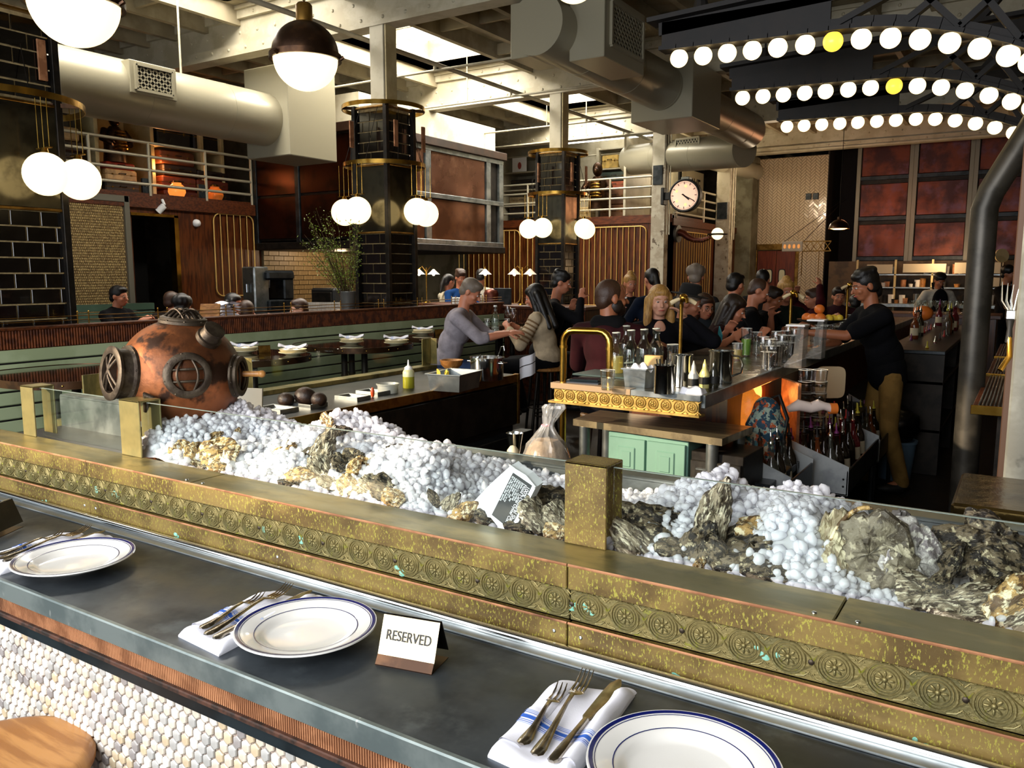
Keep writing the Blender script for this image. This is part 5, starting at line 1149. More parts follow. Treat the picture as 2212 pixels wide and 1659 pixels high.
# fork shaped beer tap handle
p=atd(2186,650,2.35); fk=thing('fork_tap','shiny giant fork shaped tap handle beside the white pillar','tap handle',(p.x,p.y,0)) if False else thing('fork_tap','shiny giant fork shaped tap handle beside the white pillar','tap handle',(p.x,p.y,p.z-.12))
for k in range(4):
    o_=-.012+k*.008; M().tube([(p.x+o_*.6,p.y,p.z-.03),(p.x+o_*1.5-.008,p.y,p.z+.0),(p.x+o_*1.8-.006,p.y-.0,p.z+.055-.004*k)],.003,8,rad=[.004,.0035,.001]).build('tine',MT['chrome'],fk,smooth=True)
M().bev(p.x-.014,p.y-.006,p.z-.055,p.x+.014,p.y+.006,p.z-.025,.004).build('fork_head',MT['chrome'],fk)
M().lathe([(.0,-.12),(.010,-.12),(.007,-.08),(.011,-.055),(0,-.055)],tuple(p),14).build('grip',MT['blk'],fk,smooth=True)
M().tube([(p.x,p.y,p.z-.10),(p.x+.005,p.y-.01,p.z-.16),(p.x-.015,p.y-.03,p.z-.20)],.008,10).build('faucet',MT['brass'],fk,smooth=True)
# dark pipe post that carries the arches
pp=thing('pipe_post','dark bent steel pipe post holding the bulb lit arches','post',(-.27,5.5,0))
M().tube([(-.262,5.5,0),(-.262,5.5,2.02),(-.235,5.5,2.12),(.02,5.5,2.62),(.12,5.5,2.80)],.072,20).build('pipe',MT['pipe'],pp,smooth=50)
# ================================================================ BULB ARCHES
def zlow(x): return 2.88-.035*(x+1.79)-.28*max(0,x+.9)**2
def arch(Y,label,xl,dz=0,n=13,xs_=None,dims=()):
    t=thing('bulb_arch',label,'light fitting',(-.9,Y,2.9+dz),group='blackened steel arches lined with bulbs')
    def P(x,z): return (x,Y,z+dz)
    lows=[xl+.02+(.75-xl)*i/26 for i in range(27)]
    web=[P(x,zlow(x)+.045) for x in lows if x<=-.95]; xe=web[-1][0]
    m=M(); m.prism(web+[P(xe,3.08),P(xl+.02,3.08)],(0,.02,0)); m.build('web',MT['archi'],t)
    for k in range(26):     # lower chord
        a,b=lows[k],lows[k+1]
        M().slab((a,Y+.01,zlow(a)+.045+dz),(b+.004,Y+.01,zlow(b)+.045+dz),.11,.022,up=(0,0,1)).build('lower_flange',MT['archi'],t)
        if a>-1.0: M().slab((a,Y+.01,zlow(a)+.075+dz),(b+.004,Y+.01,zlow(b)+.075+dz),.02,.05).build('lower_chord',MT['archi'],t)
    M().slab((xl-.05,Y+.01,3.09+dz),(.8,Y+.01,3.20+dz),.14,.025).build('top_flange',MT['archi'],t)
    M().slab((xl,Y+.01,3.045+dz),(.8,Y+.01,3.14+dz),.02,.07).build('top_chord',MT['archi'],t)
    xs2=[-.95,-.62,-.38,-.12,.10,.34,.6]
    for a,b in zip(xs2[:-1],xs2[1:]):
        M().slab((a,Y+.01,zlow(a)+.07+dz),(b,Y+.01,3.06+dz),.05,.03).build('diagonal',MT['archi'],t)
        if a>-.7: M().slab((a,Y+.01,3.08+dz),(b,Y+.01,zlow(b)+.07+dz),.05,.03).build('diagonal',MT['archi'],t)
    M().slab((-.42,Y+.01,3.14+dz),(-.05,Y+.01,3.6),.07,.06).build('roof_strut',MT['archi'],t); M().slab((.35,Y+.01,3.14+dz),(-.05,Y+.01,3.6),.07,.06).build('roof_strut',MT['archi'],t)
    M().cyl((xl+.25,Y,3.1+dz),(xl+.25,Y,4.4),.008,.008,8).build('hanger_rod',MT['archi'],t); M().lathe([(.0,0),(.05,0),(.03,.08),(0,.09)],(xl+.25,Y,3.1+dz),10).build('rod_foot',MT['archi'],t)
    for k in range(n):
        x=xs_[k]; z=zlow(x)+dz
        d=(k in dims)
        b=M().ell((x,Y,z-.012),.050,20,14).build('bulb',MT['bulby'] if d else MT['bulb'],t,smooth=True)
        M().cyl((x,Y,z+.022),(x,Y,z+.045),.026,.030,14).build('socket',MT['archi'],b,smooth=50)
def bx_(pxs,Y): return [aty(p,y,Y).x for p,y in pxs]
arch(4.6,'nearest bulb lit steel arch at the upper right',-1.92,0,15,bx_([(1467,123),(1519,120),(1571,116),(1625,112),(1680,107),(1739,103),(1799,99),(1860,95),(1923,92),(1987,92),(2051,97),(2116,104),(2178,118)],4.6)+[-.08,.02],(6,))
arch(5.9,'middle bulb lit steel arch at the upper right',-1.92,.012,15,bx_([(1604,213),(1648,212),(1692,210),(1738,208),(1783,205),(1832,201),(1880,198),(1931,196),(1981,196),(2032,197),(2084,201),(2136,209),(2185,220)],5.9)+[-.08,.02],(7,))
arch(7.2,'farthest bulb lit steel arch at the upper right',-1.93,.008,15,bx_([(1700,272),(1737,271),(1775,270),(1814,269),(1853,267),(1894,266),(1935,265),(1978,264),(2020,264),(2063,265),(2107,269),(2149,276),(2190,286)],7.2)+[-.1,.0],())
# ================================================================ PENDANTS
def pendant(c,r,label):
    t=thing('globe_pendant',label,'lamp',tuple(c),group='bronze capped opal pendants over the oyster bar'); WMt=WM[t]
    N_=14; lo=[(r*.985*math.cos(a),r*.985*math.sin(a)) for a in [-PI/2+PI/2*i/N_ for i in range(N_+1)]]
    g=M().lathe([(max(0,a),b) for a,b in lo]+[(r*.98,.01)],tuple(c),36).build('opal_bowl',MT['globe'],t,smooth=True)
    hi=[(r*1.03,-.012),(r*1.10,-.012),(r*1.10,.012),(r*1.03,.014)]+[(r*1.02*math.cos(a),.012+r*1.0*math.sin(a)) for a in [PI/2*i/12 for i in range(0,12)]]+[(.034,r*1.02)]
    M().lathe(hi,tuple(c),36).build('dome_cap',MT['bronze'],t,smooth=50)
    M().lathe([(.034,r*.98),(.034,r*.98+.075),(.026,r*.98+.085),(.010,r*.98+.09),(0,r*.98+.09)],tuple(c),24).build('brass_neck',MT['brassd'],t,smooth=50)
    for k in range(3):
        a=k*2.09+.5; M().cyl(Vector(c)+Vector((r*1.08*math.cos(a),r*1.08*math.sin(a),-.01)),Vector(c)+Vector((r*1.2*math.cos(a),r*1.2*math.sin(a),.0)),.008,.008,8).build('clamp_screw',MT['bronze'],t)
    z=c[2]+r+.09
    for k in range(8): M().torus((c[0],c[1],z+.012+k*.022),.010,.0025,12,5,'Y' if k%2 else 'X').build('chain_link',MT['brassd'],t,smooth=True)
    M().cyl((c[0],c[1],z+.18),(c[0],c[1],4.9),.004,.004,6).build('cord',MT['iron'],t)
pendant(atd(660,125,3.42),.136,'bronze capped opal pendant hanging in front of the ceiling beam')
pendant(atd(160,5,2.57),.136,'nearest opal pendant cut off by the top edge at left')
pendant(atd(1240,-46,4.7),.136,'opal pendant only peeping in at the top edge')
# ================================================================ DUCTS, PIPES
def duct(name,label,p0,p1,r,grille=None,box=None):
    t=thing(name,label,'duct',tuple(p0)); m=M(); m.cyl(p0,p1,r,r,40); m.build('tube',MT['duct'],t,smooth=40)
    d=(Vector(p1)-Vector(p0)); L=d.length; d.normalize(); k=0.9
    while k<L:
        q=Vector(p0)+d*k; M().cyl(q-d*.012,q+d*.012,r*1.008,r*1.008,40).build('seam',MT['duct'],t,smooth=40); k+=1.1
    return t
dl=duct('air_duct','big pale round air duct along the left wall above the mezzanine',(-8.55,1.5,3.63),(-8.55,7.5,3.63),.33)
M().bev(-8.93,7.5,3.16,-8.12,8.35,4.30,.01).build('end_box',MT['duct'],dl)
for y in (3.2,4.7,6.2): M().cyl((-8.45,y,3.94),(-8.45,y,4.9),.012,.012,6).build('hanger_rod',MT['paint'],dl)
def grille(t,c,u,v,n,w,h,nm='grille'):
    c=Vector(c);u=Vector(u).normalized();v=Vector(v).normalized();n=Vector(n).normalized()
    f=M(); 
    for s in (-1,1):
        f.slab(c+v*s*h/2-u*w/2+n*.01,c+v*s*h/2+u*w/2+n*.01,.03,.03,up=v); f.slab(c+u*s*w/2-v*h/2+n*.01,c+u*s*w/2+v*h/2+n*.01,.03,.03,up=u)
    f.build(nm+'_frame',MT['duct'],t)
    M().prism([c-u*w/2-v*h/2,c+u*w/2-v*h/2,c+u*w/2+v*h/2,c-u*w/2+v*h/2],n*-.02).build('grille_back',MT['blk'],t)
    l=M(); st=.075
    k=-w-h
    while k<w+h:
        for s in (1,-1):
            # diagonal u = k + s*v clipped to the rectangle
            pts=[]
            for vv in (-h/2,h/2):
                uu=k+s*vv
                if -w/2<=uu<=w/2: pts.append((uu,vv))
            for uu in (-w/2,w/2):
                vv=(uu-k)*s
                if -h/2<vv<h/2: pts.append((uu,vv))
            if len(pts)>=2: l.slab(c+u*pts[0][0]+v*pts[0][1]+n*.006,c+u*pts[1][0]+v*pts[1][1]+n*.006,.018,.008,up=n)
        k+=st
    tag(l.build('grille_lattice',MT['duct'],t),kind='stuff')
gc=atx(333,174,-8.20); M().bev(-8.35,gc.y-.28,gc.z-.17,-8.205,gc.y+.28,gc.z+.17,.005).build('grille_box',MT['duct'],dl)
grille(dl,(-8.20,gc.y,gc.z),(0,1,0),(0,0,1),(1,0,0),.44,.26)
dr=duct('main_duct','big pale round air duct running back beside the bulb arches',(-4.20,7.05,4.03),(-4.2,14.0,4.03),.29)
M().bev(-4.62,7.25,3.80,-4.35,7.8,4.33,.006).build('side_box',MT['duct'],dr)
M().bev(-4.0,7.35,3.72,-3.62,8.3,4.33,.006).build('side_box',MT['duct'],dr); grille(dr,(-3.615,7.85,4.05),(0,1,0),(0,0,1),(1,0,0),.75,.40)
M().bev(-4.62,10.2,3.62,-3.78,11.3,4.34,.008).build('junction_box',MT['duct'],dr)
dm=duct('branch_duct','short pale duct branch with lattice grille above the clock',(-7.2,15.9,3.98),(-4.4,14.5,3.80),.30)
gm=Vector((-5.55,14.8,4.0)); grille(dm,gm+Vector((0,0,-.02)),(.894,-.447,-.05),(0,0,1),(-.447,-.894,0),.62,.30)
pr=thing('sprinkler_pipe','long white sprinkler pipe under the beams running along the columns','pipe',(-6.6,10,4.3))
M().cyl((-6.62,2,4.30),(-6.62,21,4.30),.028,.028,12).build('main',MT['paint'],pr,smooth=50)
for y in (8.6,10.4,12.8,14.3,16.4):
    M().cyl((-9.6,y,4.22),(-5.2,y,4.22),.016,.016,8).build('branch',MT['paint'],pr,smooth=50); M().cyl((-7.4,y,4.22),(-7.4,y,4.9),.008,.008,6).build('hanger_rod',MT['paint'],pr)
    M().cyl((-6.62,y,4.22),(-6.62,y,4.31),.022,.022,8).build('tee',MT['paint'],pr)
# ================================================================ LEFT WALL, MEZZANINE
WX=-11.0; MZ=2.76
struct('wall_mezzanine',M().box(WX-.12,-3,0,WX,7.12,MZ).box(WX-.12,7.12,2.50,WX,7.86,MZ).box(WX-.12,7.86,0,WX,13.4,MZ),MT['wood'])
struct('trim_10',M().box(-13.9,-3,MZ,WX,15.4,MZ+.06).bev(WX-.02,-3,MZ-.16,WX+.05,9.35,MZ+.02,.006),MT['wood2'])
struct('trim_11',M().box(WX-.10,7.80,0,WX+.03,7.87,2.52).box(WX-.10,7.10,2.49,WX+.03,7.87,2.53),MT['brass'])
dm_=tag(M().box(-11.9,7.12,0,-11.8,7.86,2.5).build('door_1',MT['blk'],None,loc=(-11.85,7.5,0)),kind='structure')
# woven panel
wp=thing('woven_panel','big grey framed panel of woven tan rope beside the left column','panel',(WX,6.5,1.0))
M().bev(WX,5.2,1.0,WX+.03,7.06,2.74,.003).build('backing',MT['grout2'],wp)
for a in ((WX,5.2,2.66,WX+.06,7.06,2.75),(WX,6.99,1.0,WX+.06,7.07,2.75),(WX,5.2,.95,WX+.06,7.07,1.02)): M().bev(*a,.004).build('frame_member',mk('grey_frame','#5c584c',rough=.6),wp)
m=M()
for r in range(44):
    for c in range(66):
        y=5.25+c*.0265+(r%2)*.013; z=1.05+r*.0365
        if y<6.97: m.ell((WX+.036,y,z),(.010,.011,.019),5,4)
tag(m.build('weave',MT['wick'],wp,smooth=True),kind='stuff')
def railing(name,label,pts,z0,zs,posts,grp):
    t=thing(name,label,'railing',tuple(pts[0])[:2]+(z0,),group=grp)
    for z in zs: M().tube([(p[0],p[1],z) for p in pts],.022,8).build('rail',mk('rail_paint','#a9a18c',rough=.4,metal=.3) if 'rail_paint' not in bpy.data.materials else bpy.data.materials['rail_paint'],t,smooth=50)
    for p in posts: M().cyl((p[0],p[1],z0),(p[0],p[1],zs[-1]),.022,.022,10).build('post',bpy.data.materials['rail_paint'],t,smooth=50)
    return t
railing('mezzanine_railing','pale four bar railing along the mezzanine edge on the left wall',[(WX,4,0),(WX,9.3,0)],MZ,(2.945,3.15,3.345,3.54),[(WX,y) for y in (4.7,5.6,6.55,7.45,8.42,9.3)],'mezzanine railings')
railing('mezzanine_railing','white four bar railing in front of the bright rear shelves',[(-11,15.4,0),(-6.3,15.4,0)],2.80,(2.96,3.17,3.37,3.57),[(x,15.4) for x in (-10.6,-9.37,-8.4,-7.4,-6.4)],'mezzanine railings')
railing('mezzanine_railing','short railing behind the station clock',[(-6.05,15.5,0),(-6.05,19.4,0)],2.75,(2.85,3.03,3.2,3.38),[(-6.05,y) for y in (15.6,17.2,18.8)],'mezzanine railings')
CASES=[]
def suitcase(x,y,z,w,h,d,facing,col,label,lean=0,grp='old suitcases on the left mezzanine',hc='brassd'):
    rz=0 if facing=='Y' else PI/2
    t=thing('suitcase',label,'suitcase',(x,y,z),rz+lean,group=grp)
    mn='case_'+col; mt=bpy.data.materials.get(mn) or mk(mn,'#'+col,tuple(v*.6 for v in hx(col)),6,.55,bump=.15)
    M().bev(-w/2,-d/2,0,w/2,d/2,h,.02).build('shell',mt,t,local=True)
    M().bev(-w/2-.003,-d/2-.003,h*.55,w/2+.003,d/2+.003,h*.58,.001).build('seam_band',MT[hc],t,local=True)
    M().tube([(-.05,-d/2-.002,h*.62),(-.05,-d/2-.03,h*.66),(.05,-d/2-.03,h*.66),(.05,-d/2-.002,h*.62)],.007,6).build('handle',MT['blk'],t,smooth=True,local=True)
    for s in (-1,1): M().bev(s*w*.3-.015,-d/2-.008,h*.5,s*w*.3+.015,-d/2,h*.63,.002).build('latch',MT[hc],t,local=True)
    return t
ms=thing('mezzanine_shelving','tall pale shelving uprights behind the left railing','shelving',(-11.75,6.5,MZ+.06))
for y in (4.9,6.0,7.05,7.95,8.85,9.25): M().bev(-12.3,y-.03,MZ+.06,-11.62,y+.03,4.3,.004).build('upright',MT['cream'],ms)
M().box(-12.34,4,MZ+.06,-12.3,9.3,4.9).build('back_panel',MT['cream'],ms); M().bev(-12.3,4,3.62,-11.65,7.0,3.66,.003).build('shelf',MT['cream'],ms); M().bev(-12.3,7.95,3.62,-11.65,9.2,3.66,.003).build('shelf',MT['cream'],ms)
_rs=random.Random(8)
bays=[(5.45,('2a1a12','7b2416','3a2a1c','1d1512'),'left'),(6.52,('241712','8a2e1a','2e2119','3c2417','c9a878'),'second'),(8.4,('5d2312','7a3417','2a1a10','6b3a1e'),'third'),(9.06,('1f1511','6f2c14','2b1c12'),'rightmost')]
for y,cs,nm in bays:
    z=MZ+.062
    for k,c in enumerate(cs):
        h=_rs.choice((.15,.18,.21)); suitcase(-11.80,y+_rs.uniform(-.04,.04),z,.62,h,.38,'X',c,'old suitcase in the %s stack on the left mezzanine, %s from the bottom'%(nm,('bottom','second','third','fourth','fifth')[k])); z+=h+.003
    z=3.665
    if nm!='third' or 1:
        h=.36; suitcase(-11.85,y,z,.60,h,.3,'X',_rs.choice(('1c1512','2a2019')),'dark upright case on the high shelf above the %s stack'%nm)
suitcase(-11.80,7.42,MZ+.062,.55,.20,.36,'X','2a1c14','dark flat case at the foot of the bronze figure'); suitcase(-11.80,7.42,MZ+.268,.50,.17,.34,'X','cda876','cream suitcase lit warm below the bronze figure'); suitcase(-11.8,7.42,MZ+.443,.46,.10,.32,'X','a3301c','bright red flat case on top of the cream suitcase')
def figure(c,s,label,rz):
    t=thing('bronze_figure',label,'statue',c,rz); m=M()
    m.tube([(0,0,0),(0,0,.25*s),(0,-.02,.42*s),(0,-.03,.55*s)],.1,14,rad=[.17*s,.15*s,.17*s,.07*s]); m.ell((0,-.05*s,.66*s),(.085*s,.10*s,.12*s),16,12); m.ell((0,-.15*s,.63*s),(.05*s,.05*s,.05*s),10,8)
    for q in (-1,1): m.tube([(q*.15*s,-.02*s,.48*s),(q*.23*s,-.08*s,.34*s),(q*.14*s,-.22*s,.26*s)],.05,10,rad=[.06*s,.055*s,.04*s])
    m.build('figure',MT['bronze'],t,smooth=True,local=True)
    for k in range(6): M().torus((0,-.17*s,(.20+.05*k)*s),(.10-.006*k)*s,.018*s,18,6).build('golden_rib',MT['brass'],t,smooth=True,local=True)
figure((-11.75,7.40,MZ+.546),.95,'bronze armoured figure with golden ribs standing on the left mezzanine',-1.6+PI/2+PI/2)
figure((-7.95,15.95,3.02),1.25,'dark bronze figure in front of the bright rear shelves',.2)
for y,z,l in ((8.05,MZ+.06,'glowing amber glass jar on the mezzanine edge'),(8.75,MZ+.06,'second smaller amber glass jar on the mezzanine edge')):
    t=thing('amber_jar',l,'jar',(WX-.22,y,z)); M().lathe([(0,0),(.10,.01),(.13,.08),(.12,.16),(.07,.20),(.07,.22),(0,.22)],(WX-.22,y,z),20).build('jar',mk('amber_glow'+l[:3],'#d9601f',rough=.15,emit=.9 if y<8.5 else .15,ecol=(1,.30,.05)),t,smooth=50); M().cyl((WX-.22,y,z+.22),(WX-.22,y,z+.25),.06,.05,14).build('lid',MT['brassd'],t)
for y in (6.45,7.40,8.35): t=thing('emergency_light_box','small dark grey box between the left railing posts, %s'%('nearest the column' if y<7 else 'in the middle' if y<8 else 'nearest the hood'),'box',(WX-.02,y,MZ+.06),group='small dark boxes by the left railing'); M().bev(WX-.06,y-.06,MZ+.06,WX-.01,y+.06,MZ+.27,.004).build('case',MT['dsteel'],t); M().ell((WX-.008,y,MZ+.17),(.004,.018,.018),10,6).build('badge',MT['paint'],t)
t=thing('security_camera','white spot lamp hanging below the mezzanine edge','lamp',(WX+.06,7.62,MZ-.02)); M().cyl((WX+.05,7.60,MZ-.02),(WX+.10,7.60,MZ-.10),.02,.02,10).build('arm',MT['white'],t,smooth=50); M().lathe([(0,0),(.045,.01),(.05,.14),(0,.14)],(0,0,0),16,mat=T((WX+.10,7.60,MZ-.10))@RX(-.6)@RY(.5)@RX(PI)).build('head',MT['white'],t,smooth=50)
t=thing('dome_camera','small round white dome camera on the wood wall','camera',(WX,8.2,2.43)); M().lathe([(.06,0),(.06,.02),(.05,.05),(0,.07)],(0,0,0),18,mat=T((WX,8.2,2.43))@RY(PI/2)).build('dome',MT['white'],t,smooth=50)
def brassframe(name,label,axis,fixed,a0,a1,z0,z1,n,grp='brass tube grilles on the wood walls',off=.03):
    t=thing(name,label,'grille',(fixed+off,(a0+a1)/2,z0) if axis=='X' else ((a0+a1)/2,fixed-off,z0),group=grp)
    Q=(lambda a,z:(fixed+off,a,z)) if axis=='X' else (lambda a,z:(a,fixed-off,z))
    r=.12; P_=[]
    for (cx,cz,s0) in ((a1-r,z1-r,0),(a0+r,z1-r,PI/2),(a0+r,z0+r,PI),(a1-r,z0+r,1.5*PI)):
        for k in range(5): a=s0+PI/2*k/4; P_.append(Q(cx+r*math.cos(a),cz+r*math.sin(a)))
    M().tube(P_,.011 if axis=='X' and fixed<-9 else .012,8,closed=True).build('frame_tube',MT['brassl'],t,smooth=True)
    for k in range(1,n): a=a0+(a1-a0)*k/n; M().tube([Q(a,z0),Q(a,z1)],.007 if axis=='X' and fixed<-9 else .0085,6).build('rod',MT['brassl'],t,smooth=True)
brassframe('brass_grille','arched brass tube grille on the left wood wall','X',WX,8.50,9.28,1.30,2.60,6)
brassframe('brass_grille','wide brass tube grille right of the far tiled column','Y',15.4,-8.10,-6.58,1.0,2.60,12)
brassframe('brass_grille','brass tube grille left of the far tiled column','Y',15.4,-11.2,-9.55,1.0,2.60,12)
brassframe('brass_grille','narrow brass tube grille just behind the far column','Y',15.4,-9.35,-8.2,1.0,2.60,9)
brassframe('brass_grille','dense brass tube grille on the side wall behind the clock post','X',-6.05,15.6,17.6,.9,2.5,14)
# copper clad hood
hd=thing('copper_hood','big square extraction hood clad in dark copper panels with steel frame','hood',(-9.8,11.3,2.1))
hx0,hx1,hy0,hy1,hz0,hz1=-10.95,-8.70,9.35,13.35,2.14,3.86
M().box(hx0+.02,hy0+.02,hz0+.05,hx1-.02,hy1,hz1).build('core',MT['iron'],hd)
cp=mk('dark_copper_panel','#3a1c0f','#251208',2,.3,metal=.8)
for x0,x1 in ((hx0,-10.0),(-9.93,hx1-.09)):
    for z0,z1 in ((hz0+.08,2.88),(2.92,hz1-.1)): M().bev(x0+.03,hy0-.01,z0,x1-.02,hy0+.03,z1,.004).build('front_panel',cp,hd)
for x in (hx0,-9.965,hx1-.045): M().bev(x-.045,hy0-.03,hz0,x+.045,hy0+.05,hz1,.005).build('mullion',MT['dsteel'],hd)
brt=mk('sheen_copper_panel','#6b4a3a','#97725a',1.3,.20,metal=.85,rough2=.35)  # lighter tone paints a bright reflection into the copper
for y0,y1 in ((hy0+.12,10.95),(11.15,12.75)):
    M().bev(hx1-.03,y0,3.02,hx1+.01,y1,hz1-.16,.004).build('side_panel',brt,hd); M().bev(hx1-.03,y0,hz0+.10,hx1+.01,y1,2.92,.004).build('side_panel',mk('brown_panel','#5d3b26','#4a2d1b',2,.35,metal=.7) if 'brown_panel' not in bpy.data.materials else bpy.data.materials['brown_panel'],hd)
for y in (hy0+.06,11.05,12.85,13.28): M().bev(hx1-.02,y-.07,hz0+.05,hx1+.035,y+.07,hz1-.08,.005).build('side_mullion',MT['steel'],hd)
for z in (hz0+.06,2.97,hz1-.12): M().bev(hx1-.02,hy0+.05,z-.04,hx1+.04,hy1,z+.04,.005).build('side_rail',MT['steel'],hd)
M().bev(hx0,hy0-.07,hz1-.08,hx1+.09,hy1+.05,hz1+.06,.01).build('cornice',mk('oxblood_cornice','#2e1f17','#20150f',4,.4),hd)
M().bev(hx0,hy0-.05,hz0-.10,hx1+.06,hy1+.03,hz0+.02,.01).build('lower_lip',MT['iron'],hd)
struct('trim_12',M().box(hx0,hy0+.1,hz1+.06,hx1-.02,hy1-.2,4.36),MT['paint'])
# brick back wall of the open kitchen, below the hood
bw=struct('wall_kitchen',M().box(WX,9.45,0,WX+.03,13.3,2.14),MT['grout2'])
rows=int((2.12-1.05)/.083)
bms={}
for r in range(rows):
    y=9.46-(.11 if r%2 else 0)
    while y<11.6:
        a=max(9.46,y)+.004; b=y+.22-.004; y+=.22
        if b-a<.03: continue
        k=round(b-a,3)
        if k not in bms: bms[k]=M().bev(0,0,0,.018,k,.073,.003).mesh('brick',MT['brick'])
        inst(bms[k],'brick',bw,T((WX+.03+_rs.uniform(-.002,.002),a,1.05+r*.083)))
# back counter of the open kitchen
kc=thing('kitchen_counter','long dark counter under the copper hood','counter',(-9.9,10.3,0)); M().bev(-10.95,8.1,1.02,-7.6,13.2,1.08,.006).build('worktop',MT['dsteel'],kc); M().box(-10.9,8.15,0,-7.65,13.1,1.02).build('body',MT['iron'],kc)
p=atd(585,625,12.6); t=thing('coffee_machine','dark espresso machine on the kitchen counter','machine',(p.x,p.y,1.08))
M().bev(-.25,-.25,0,.25,.25,.18,.02).bev(-.25,.05,.18,.25,.25,.50,.02).bev(-.27,-.28,.48,.27,.26,.62,.03).build('body',MT['dsteel'],t,local=True)
for s in (-.12,.10): M().cyl((s,-.15,.36),(s,-.15,.48),.04,.05,12).cyl((s,-.15,.38),(s,-.30,.36),.014,.014,8).build('group_head',MT['chrome'],t,smooth=50,local=True)
p=atd(553,630,12.3); t=thing('drink_urn','tall steel drinks dispenser left of the espresso machine','machine',(p.x,p.y,1.08)); M().bev(-.14,-.14,0,.14,.14,.68,.02).build('body',MT['steel'],t,local=True); M().cyl((.0,-.16,.3),(0,-.16,.42),.02,.02,8).build('spigot',MT['chrome'],t,local=True)
p=atd(716,618,12.4); t=thing('black_oven','black box oven below the branches','oven',(p.x,p.y,1.08)); M().bev(-.25,-.2,0,.25,.2,.36,.03).build('body',MT['blk'],t,local=True); M().bev(-.2,-.215,.06,.2,-.19,.3,.01).build('door',MT['iron'],t,local=True)
for k in range(16):
    p=atd(664+k*5,650+(k%2)*4,11.6); t=thing('upturned_glass','clear upturned glass, %s from left in the row below the brick wall'%ordw(k+1),'glass',(p.x,p.y,1.13),group='row of upturned glasses below the brick wall'); M().lathe([(.040,0),(.036,.12),(0,.12)],(p.x,p.y,1.13),12).build('glass',glass('frosty',(.8,.8,.78),.5,body=.4,bc=(.6,.56,.5)) if 'frosty' not in bpy.data.materials else bpy.data.materials['frosty'],t,smooth=50)
g=thing('glass_shelf','low shelf under the row of upturned glasses','shelf',(p.x-.3,p.y-.2,1.08)); a_=atd(655,650,11.6); b_=atd(748,650,11.6); M().slab((a_.x,a_.y,1.105),(b_.x,b_.y,1.105),.22,.05).build('shelf_board',MT['wood'],g)
# vase of branches
p=atd(752,648,8.85); vz=1.12
vs=thing('branch_vase','galvanised bucket full of tall green budding branches left of the middle column','vase',(p.x,p.y,vz)); M().lathe([(0,0),(.070,0),(.084,.33),(.088,.335),(.088,.345),(.080,.34),(.066,.01),(0,.01)],(p.x,p.y,vz),24).build('bucket',mk('galvanised','#7c7f7c',rough=.4,metal=.7),vs,smooth=50)
_rb=random.Random(21); tw_=M(); lf=M()
for k in range(46):
    a=_rb.uniform(0,2*PI); sp=_rb.uniform(.05,.55); h=_rb.uniform(.55,1.05); dx_=_r*(-abs(sp)*.9 if _rb.random()<.75 else sp*.25)+_f*_rb.uniform(-.15,.15); P0=Vector((p.x,p.y,vz+.15)); pts=[]
    for q in range(6):
        t_=q/5; pts.append(P0+dx_*(t_**1.3)+Vector((_rb.uniform(-.015,.015),_rb.uniform(-.015,.015),h*t_)))
    tw_.tube(pts,.003,4,rad=[.004,.0035,.003,.0025,.002,.001])
    for q in range(44):
        t_=_rb.uniform(.25,1)**.8; i_=min(4,int(t_*5)); c=pts[i_].lerp(pts[i_+1],t_*5-i_)+Vector((_rb.gauss(0,.028),_rb.gauss(0,.028),_rb.gauss(0,.025)))
        e1=Vector((_rb.gauss(0,1),_rb.gauss(0,1),_rb.gauss(0,1))).normalized()*.014; e2=Vector((_rb.gauss(0,1),_rb.gauss(0,1),_rb.gauss(0,1))).normalized()*.006
        lf.add([c-e1,c+e2,c+e1,c-e2],[(0,1,2,3)])
tag(tw_.build('twigs',MT['twig'],vs),kind='stuff'); tag(lf.build('leaves',MT['leaf'],vs),kind='stuff')
vst=thing('service_ledge','booth ledge carrying the bucket of branches','ledge',(p.x,p.y,0)); M().bev(p.x-.2,p.y-.25,1.07,p.x+.10,p.y+.2,1.12,.005).box(p.x-.15,p.y-.2,0,p.x+.05,p.y+.15,1.07).build('ledge',MT['wood'],vst)
